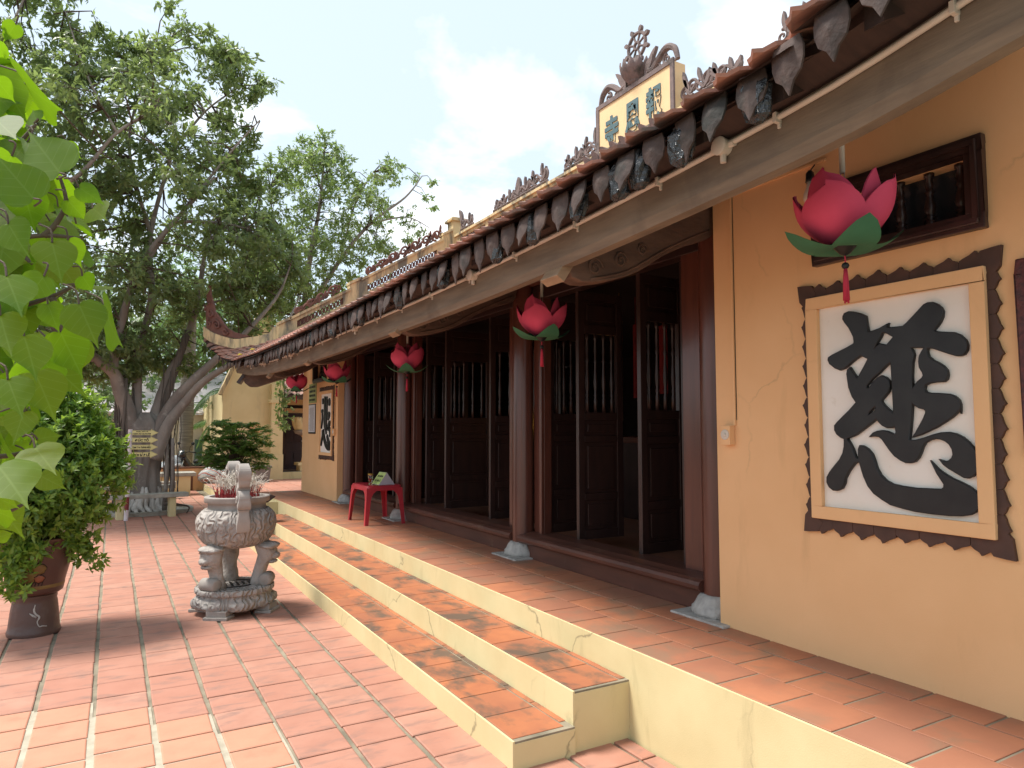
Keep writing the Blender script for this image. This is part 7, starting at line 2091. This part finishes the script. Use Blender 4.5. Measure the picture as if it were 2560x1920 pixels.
# ------------------------------------------------------------------ low wall, vehicles and things by it
lw = empty('low_wall', (.0, 20.6, 0)); tag(lw, 'low ochre wall with brown coping and a pierced panel', 'wall')
b = MB()
b.box((-6.0, -.09, 0), (2.18, .09, .27)); b.box((-6, -.09, .50), (2.18, .09, .585)); b.box((1.42, -.09, .27), (2.18, .09, .50)); b.box((-.1, -.09, .27), (.35, .09, .50)); b.box((-6, -.09, .27), (-1.1, .09, .50))
b.build('body', 'tan_wall', lw)
b = MB(); b.box((-6.02, -.12, .585), (2.21, .12, .625)); b.build('coping', 'brown_paint', lw, bevel=.004)
b = MB(); b.prism([(1.63, 0), (1.92, 0), (1.92, .47), (1.89, .47), (1.87, .515), (1.68, .515), (1.66, .47), (1.63, .47)], 'y', -.105, -.088); b.build('inset_panel', 'brown_paint', lw)
for (a, c) in ((.35, 1.42), (-1.1, -.1)):
    n = 5
    for k in range(n):
        u = a + (c - a) * (k + .5) / n; w_ = (c - a) / n
        b = MB(); b.tube([(u + w_ * .46 * math.cos(t * PI / 8), 0, .385 + .10 * math.sin(t * PI / 8)) for t in range(17)], .020, 6)
        b.tube([(u - w_ * .5, 0, .385), (u - w_ * .2, 0, .385)], .018, 6); b.build('block', 'tan_wall', lw, smooth=True)
# motorbike parked behind the wall
mk = empty('motorbike', (2.15, 21.9, 0), R(205)); tag(mk, 'black motorbike with mirrors parked behind the low ochre wall', 'motorbike')
for (x, nm) in ((.62, 'front'), (-.60, 'rear')):
    b = MB(); M = Matrix.Translation((x, 0, .30)) @ Matrix.Rotation(R(90), 4, 'X')
    b.tube([tuple(M @ Vector((.26 * math.cos(t * PI / 14), .26 * math.sin(t * PI / 14), 0))) for t in range(29)], .045, 8, cap=False); wh = b.build('wheel', 'rubber', mk, smooth=True)
    b = MB()
    b.tube([tuple(M @ Vector((.205 * math.cos(t * PI / 14), .205 * math.sin(t * PI / 14), 0))) for t in range(29)], .018, 6, cap=False)
    for k in range(5): b.tube([(x, 0, .30), tuple(M @ Vector((.2 * math.cos(k * 1.257), .2 * math.sin(k * 1.257), 0)))], .014, 5)
    b.build('rim', 'steel', wh, smooth=True)
b = MB(); b.tube(smooth_path([(-.75, 0, .72), (-.45, 0, .66), (-.1, 0, .50), (.18, 0, .52), (.35, 0, .72), (.42, 0, .88)], 6), [.07, .09, .11, .12, .13, .13, .13, .13, .12, .12, .12, .12, .12, .12, .12, .12, .12, .12, .12, .12, .12, .12, .12, .12, .11, .11, .10, .10, .09, .08, .06], 10); b.build('body', 'bike_black', mk, smooth=True)
b = MB(); b.tube(smooth_path([(-.78, 0, .80), (-.4, 0, .79), (-.05, 0, .74), (.1, 0, .68)], 5), [.04] + [.11] * 13 + [.05, .03], 10, flat=.5); b.build('seat', 'rubber', mk, smooth=True)
for s in (-1, 1):
    b = MB(); b.tube([(.40, s * .05, .86), (.62, s * .08, .30)], .022, 8); b.build('fork', 'steel', mk, smooth=True)
    b = MB(); b.tube(smooth_path([(.38, 0, .96), (.36, s * .15, 1.0), (.30, s * .34, .98)], 4), .014, 7); b.tube([(.31, s * .28, .983), (.29, s * .40, .978)], .021, 8); b.build('handlebar', 'rubber', mk, smooth=True)
    b = MB(); b.tube(smooth_path([(.36, s * .20, 1.0), (.38, s * .26, 1.12), (.36, s * .32, 1.20)], 4), .007, 6); mi = b.build('mirror_stem', 'rubber', mk, smooth=True)
    b = MB(); b.lathe([(.002, -.02), (.05, -.016), (.06, 0), (.05, .014), (.002, .018)], 14); M = Matrix.Translation((.36, s * .36, 1.23)) @ Matrix.Rotation(R(90), 4, 'Y') @ Matrix.Diagonal((.8, 1.3, 1, 1)); b.v = [tuple(M @ Vector(p)) for p in b.v]; b.build('mirror', 'rubber', mk, smooth=True)
b = MB(); b.lathe([(.02, -.10), (.10, -.08), (.13, -.02), (.12, .04), (.08, .08), (.01, .09)], 18); M = Matrix.Translation((.46, 0, .93)) @ Matrix.Rotation(R(70), 4, 'Y'); b.v = [tuple(M @ Vector(p)) for p in b.v]; cw = b.build('headlight_cowl', 'bike_black', mk, smooth=True)
b = MB(); b.lathe([(.085, .06), (.07, .085), (.04, .10), (.002, .104)], 16); b.v = [tuple(M @ Vector(p)) for p in b.v]; b.build('headlight', 'steel', mk, smooth=True)
b = MB(); b.tube(smooth_path([(.46, 0, .62), (.62, 0, .63), (.80, 0, .55)], 4), [.06, .07, .075, .075, .075, .07, .06, .05, .03], 8, flat=.6); b.build('mudguard', 'bike_white', mk, smooth=True)
# covered bike next to it
b = MB()
def cover(u, v):
    x = (u - .5) * 1.7; t = (v - .5) * 2; h = .72 + .16 * math.cos(u * 7) * .5 + .12 * math.exp(-((u - .8) / .12) ** 2)
    y = .42 * t; z = h * (1 - abs(t) ** 3.2) ** .6 if abs(t) < 1 else 0
    return (x + .02 * noise.noise((x * 4, y * 4, 1)), y + .03 * noise.noise((x * 5, z * 5, 3)), max(0, z + .03 * noise.noise((x * 3, y * 3, 7))))
b.grid(cover, 26, 18); o = b.build('covered_motorbike', 'cover_grey', smooth=True); o.location = (1.05, 21.9, 0); o.rotation_euler = (0, 0, R(12))
tag(o, 'motorbike under a pale silver cover behind the low wall', 'motorbike')
# striped sacks
for i, (x, y, s) in enumerate(((2.42, 20.4, .40), (2.80, 20.3, .34))):
    b = MB(); b.lathe([(.02, 0), (.7, .02), (.95, .25), (.98, .6), (.8, .95), (.45, 1.2), (.15, 1.3), (.02, 1.3)], 26, disp=lambda an, z, r: .10 * noise.noise((2 * math.cos(an) + i * 9, 2 * math.sin(an), z * 2)))
    b.v = [(p[0] * s, p[1] * s * .8, p[2] * s * .85) for p in b.v]; o = b.build('sack', 'striped_sack', smooth=True); o.location = (x, y, .19)
    tag(o, ('bulging striped plastic sack against the end of the low wall', 'smaller striped sack beside the bulging one near the bush')[i], 'sack')
b = MB(); b.prism([(-.17, 0), (.17, 0), (.21, .38), (-.21, .38)], 'y', -.15, .15); b.box((-.235, -.18, .38), (.235, .18, .44)); o = b.build('bin', 'bin_grey', bevel=.012); o.location = (3.62, 20.15, .19); tag(o, 'grey plastic bin with a lid beside the cream wall', 'bin')

# ------------------------------------------------------------------ rear terrace, annexe, white wall and gate
TZ = .19
b = MB(); b.box((2.17, 13.69, -.1), (16, 27, TZ - .008)); terr = b.build('terrace', 'yellow_plaster'); tag(terr, kind='structure')
b = MB(); k_ = 0
for i in range(34):
    for j in range(34):
        x = 2.17 + .2 + .40 * i; y = 13.9 + .40 * j
        if x > 9 or y > 22: continue
        b.box((x - .193, y - .193, TZ - .02), (x + .193, y + .193, TZ + random.uniform(-.001, .001)))
tag(b.build('paving', 'yard_tile_far', terr), kind='stuff')
b = MB(); b.box((1.92, 11.87, -.05), (2.40, 13.70, PZ - .02)); o = b.build('retaining_wall', 'yellow_plaster', bevel=.006); tag(o, 'short yellow plaster retaining wall where the platform meets the rear terrace', 'wall')
an = empty('annexe', (5.4, 22.0, TZ)); tag(an, 'cream annexe with a tiled porch roof and a dark panelled door', 'building')
A = lambda b, name, m, par=None, **k: b.build(name, m, par or an, **k)
# gable wall towards the yard (local: x right, y back)
b = MB(); b.prism([(-2.73, 0), (-1.12, 0), (-1.12, 3.0), (-1.55, 4.9), (-1.75, 4.9), (-2.73, 2.54)], 'y', -1.0, -.80); b.box((-2.72, -.8, 0), (-2.52, 4, 2.5)); A(b, 'gable_wall', 'cream_plaster')
b = MB()
for (p, q) in (((-2.80, 2.42), (-1.72, 4.98)), ((-1.58, 4.98), (-1.06, 2.9))):
    d = Vector((q[0] - p[0], 0, q[1] - p[1])).normalized(); nn = Vector((-d.z, 0, d.x)) * .05
    b.add([(p[0] + e_ * nn.x, yy, p[1] + e_ * nn.z) for yy in (-1.06, -.76) for e_ in (-1, 1)] + [(q[0] + e_ * nn.x, yy, q[1] + e_ * nn.z) for yy in (-1.06, -.76) for e_ in (-1, 1)], [(0, 1, 3, 2), (4, 6, 7, 5), (0, 2, 6, 4), (1, 5, 7, 3), (0, 4, 5, 1), (2, 3, 7, 6)])
A(b, 'coping', 'ridge_plaster')
b = MB(); b.box((-1.46, -1.22, 0), (-1.09, -1.001, .72)); b.box((-1.44, -1.20, .72), (-1.11, -1.002, 2.20)); b.box((-1.49, -1.25, 2.20), (-.95, -.99, 2.30)); b.box((-1.44, -1.2, 2.30), (-1.11, -1.0, 2.75)); A(b, 'pillar', 'cream_plaster', bevel=.006)
b = MB(); b.box((-2.0, -1.012, 1.2), (-1.72, -.998, 1.62)); A(b, 'niche', 'tan_wall')
b = MB(); b.box((-1.12, .3, 0), (2.8, .5, 2.75)); A(b, 'porch_wall', 'tan_wall')
b = MB(); b.box((-1.12, -.8, 0), (-1.10, .3, 2.75)); A(b, 'porch_side', 'tan_wall')
b = MB(); b.box((-1.09, -1.05, -.01), (2.9, .32, .20)); A(b, 'porch_step', 'yellow_plaster', bevel=.006)
b = MB(); b.box((-1.09, -1.03, .2), (2.9, .30, .206)); A(b, 'porch_floor', 'bark_dark')
for k in range(2):
    x = -.80 + k * .60
    b = MB(); b.box((x, .265, .21), (x + .59, .299, 1.95)); d = A(b, 'door', 'door_purple', bevel=.004)
    for (p, q, r_, s_) in ((.07, .28, .12, .52), (.33, .54, .12, .52), (.07, .54, .60, .82), (.07, .28, .90, 1.22), (.33, .54, .90, 1.22), (.07, .52, 1.30, 1.66)):
        b = MB(); b.box((x + p, .252, .21 + r_), (x + q, .266, .21 + s_)); A(b, 'panel', 'door_purple', d, bevel=.005)
    b = MB(); b.lathe([(.012, 0), (.012, .03), (.028, .04), (.030, .055), (.018, .07), (.002, .072)], 14); M = Matrix.Translation((x + (.56 if k == 0 else .05), .265, 1.08)) @ Matrix.Rotation(R(90), 4, 'X'); b.v = [tuple(M @ Vector(p)) for p in b.v]; A(b, 'door_knob', 'steel', d, smooth=True)
b = MB(); b.box((-.8, .285, 2.10), (2.2, .30, 2.20)); A(b, 'vent', 'dark_inside')
# porch roof: rows of pantiles
b = MB(); b.add([(-1.12, -.95, 2.47), (3.0, -.95, 2.47), (3.0, 1.5, 3.92), (-1.12, 1.5, 3.92), (-1.12, -.95, 2.41), (3.0, -.95, 2.41), (3.0, 1.5, 3.86), (-1.12, 1.5, 3.86)], [(0, 1, 2, 3), (7, 6, 5, 4), (0, 4, 5, 1), (1, 5, 6, 2), (2, 6, 7, 3), (3, 7, 4, 0)]); rf = A(b, 'porch_roof', 'dark_wood')
nb = 0
for r_ in range(13):
    for c_ in range(22):
        x = -1.03 + .18 * c_; y = -1.0 + .185 * r_; z = 2.485 + (y + .95) * .592
        if x > 1.6: continue
        bb = MB(); bb.grid(lambda u, v: (x + (u - .5) * .19, y + v * .25, z + v * .25 * .592 + .028 * math.cos((u - .5) * PI * 1.6) + .022 * (1 - v)), 5, 1)
        bb.build('pantile', 'roof_tile', rf, smooth=True)
b = MB(); b.box((-1.1, -.98, 2.32), (3.0, -.90, 2.42)); A(b, 'porch_beam', 'dark_wood')
b = MB(); b.box((-1.1, .31, 0), (3, 3, 2.9)); A(b, 'body', 'tan_wall')

# cream stone altar in front of the annexe door
sl_ = empty('stone_altar', (5.15, 21.3, TZ + .2)); tag(sl_, 'cream carved stone lotus altar on a pedestal near the annexe door', 'altar')
b = MB(); b.box((-.36, -.28, .17), (.36, .28, .26)); b.box((-.30, -.22, .0), (.30, .22, .171)); b.build('foot', 'cream_plaster', sl_, bevel=.01)
b = MB(); b.lathe([(.24, .26), (.20, .32), (.175, .5), (.17, .8), (.19, 1.0), (.26, 1.08)], 24); b.build('shaft', 'tan_wall', sl_, smooth=True, angle=40)
b = MB(); b.lathe([(.002, -.012), (.10, -.010), (.11, 0), (.10, .008)], 24); M = Matrix.Translation((-.02, -.175, .66)) @ Matrix.Rotation(R(90), 4, 'X') @ Matrix.Diagonal((.7, 1.5, 1, 1)); b.v = [tuple(M @ Vector(p)) for p in b.v]; b.build('medallion', 'ink', sl_, smooth=True)
for k in range(3):
    b = MB(); b.box((-.06, -.192, .58 + k * .07), (.02, -.187, .60 + k * .07)); b.build('engraving', 'cord', sl_)
b = MB(); b.lathe([(.25, 1.06), (.40, 1.12), (.46, 1.22), (.40, 1.20), (.05, 1.16)], 28); b.build('bowl', 'grey_stone', sl_, smooth=True)
for k in range(10):
    az = 2 * PI * k / 10; o_ = Vector((math.cos(az), math.sin(az), 0)); s_ = Vector((-o_.y, o_.x, 0)); b = MB()
    def pf(u, v, off=0):
        w_ = .15 * (1 - .25 * v) * (1 + .10 * math.sin(v * 14)); rr_ = .34 + .24 * v ** .7 - .06 * v * v + off
        z = 1.12 + .46 * v + (.05 * math.sin(abs(2 * u - 1) * 7) * v)
        return tuple(o_ * (rr_ - .05 * (2 * u - 1) ** 2) + s_ * (2 * u - 1) * w_ * (1 if v < .9 else .6) + Vector((0, 0, z)))
    b.grid(pf, 6, 7); b.grid(lambda u, v: pf(u, v, -.05), 6, 7); b.build('petal', 'cream_plaster', sl_, smooth=True)
b = MB(); b.lathe([(.08, 1.16), (.10, 1.5), (.16, 1.62), (.10, 1.74), (.05, 1.95), (.09, 2.05), (.01, 2.2)], 18); b.build('finial', 'cream_plaster', sl_, smooth=True)
# hanging sprig near the annexe
hs = empty('hanging_plant', (3.72, 18.2, 2.9)); tag(hs, 'trailing green plant hanging near the annexe porch roof', 'plant')
cc = np.array([(random.gauss(0, .10), random.gauss(0, .08), -random.uniform(0, 1.25)) for _ in range(70)]); oo = unit(70); rosettes(cc, oo, 5, .05, .12, .06, 'light_leaf', 'foliage', hs, droop=.8)
b = MB()
for k in range(5): b.tube(smooth_path([(random.gauss(0, .04), 0, .5), (random.gauss(0, .06), random.gauss(0, .05), -.3), (random.gauss(0, .09), random.gauss(0, .06), -1.2)], 5), .006, 5)
b.build('stem', 'twig', hs, smooth=True)

b = MB(); b.box((-12, 26.0, 0), (6.2, 26.2, 2.15)); o = b.build('boundary_wall', 'white_wall'); tag(o, 'long white boundary wall at the back of the yard', 'wall')
gt = empty('metal_gate', (3.30, 25.9, 0)); tag(gt, 'dull teal metal gate in the white boundary wall', 'gate')
b = MB(); b.box((-.85, -.03, 0), (.85, .03, 1.28)); b.build('sheet', 'teal_metal', gt)
for x in (-.85, 0, .79):
    b = MB(); b.box((x, -.055, 0), (x + .06, -.028, 1.30)); b.build('stile', 'teal_metal', gt, bevel=.004)
b = MB(); b.add([(-12, 25.7, 2.2), (5.2, 25.7, 2.2), (5.2, 30, 3.9), (-12, 30, 3.9), (-12, 25.7, 2.15), (5.2, 25.7, 2.15), (5.2, 30, 3.85), (-12, 30, 3.85)], [(0, 1, 2, 3), (7, 6, 5, 4), (0, 4, 5, 1), (1, 5, 6, 2), (2, 6, 7, 3), (3, 7, 4, 0)])
o = b.build('shed_roof', 'pole_white'); tag(o, 'pale pink sheet roof behind the white boundary wall', 'roof')

# ------------------------------------------------------------------ inside the hall: altar things glimpsed through the doors
al = empty('altar_table', (6.3, 6.6, PZ)); tag(al, 'dark altar table inside the hall', 'table')
b = MB(); b.box((-.5, -1.6, .98), (.5, 1.6, 1.06)); b.build('top', 'lacquer', al, bevel=.006)
b = MB(); b.box((-.42, -1.5, .0), (.42, 1.5, .985)); b.build('body', 'dark_wood', al)
cd = empty('candle', (5.05, 6.45, PZ)); tag(cd, 'lit golden candle lamp on a stand seen through the nearest doorway', 'candle')
b = MB(); b.lathe([(.09, 0), (.03, .04), (.02, .6), (.02, .98), (.05, 1.03), (.05, 1.08), (.028, 1.09), (.028, 1.16)], 14); b.build('holder', 'gold_cloth', cd, smooth=True)
b = MB(); b.lathe([(.006, 1.16), (.03, 1.20), (.026, 1.24), (.012, 1.29), (.001, 1.33)], 10, sx=.8); b.build('flame', 'flame', cd, smooth=True)
for i, (x, y, z0, z1, w_, m_) in enumerate(((4.9, 5.85, 1.95, 2.75, .10, 'red_cloth'), (5.2, 5.75, 2.0, 2.75, .14, 'red_cloth'), (4.6, 5.75, 1.7, 2.75, .06, 'gold_cloth'))):
    b = MB(); b.grid(lambda u, v: (x + .02 * math.sin(u * 9), y + (u - .5) * w_, z0 + (z1 - z0) * v), 8, 6); b.grid(lambda u, v: (x + .004 + .02 * math.sin(u * 9), y + (u - .5) * w_, z0 + (z1 - z0) * v), 8, 6)
    b.tube([(x, y, z1), (x, y, 4.2)], .004, 4); o = b.build('banner', m_, smooth=True)
    tag(o, ('narrow red cloth banner hanging inside the hall', 'wider red cloth banner hanging inside the hall', 'thin gold garland hanging inside the hall')[i], 'banner')
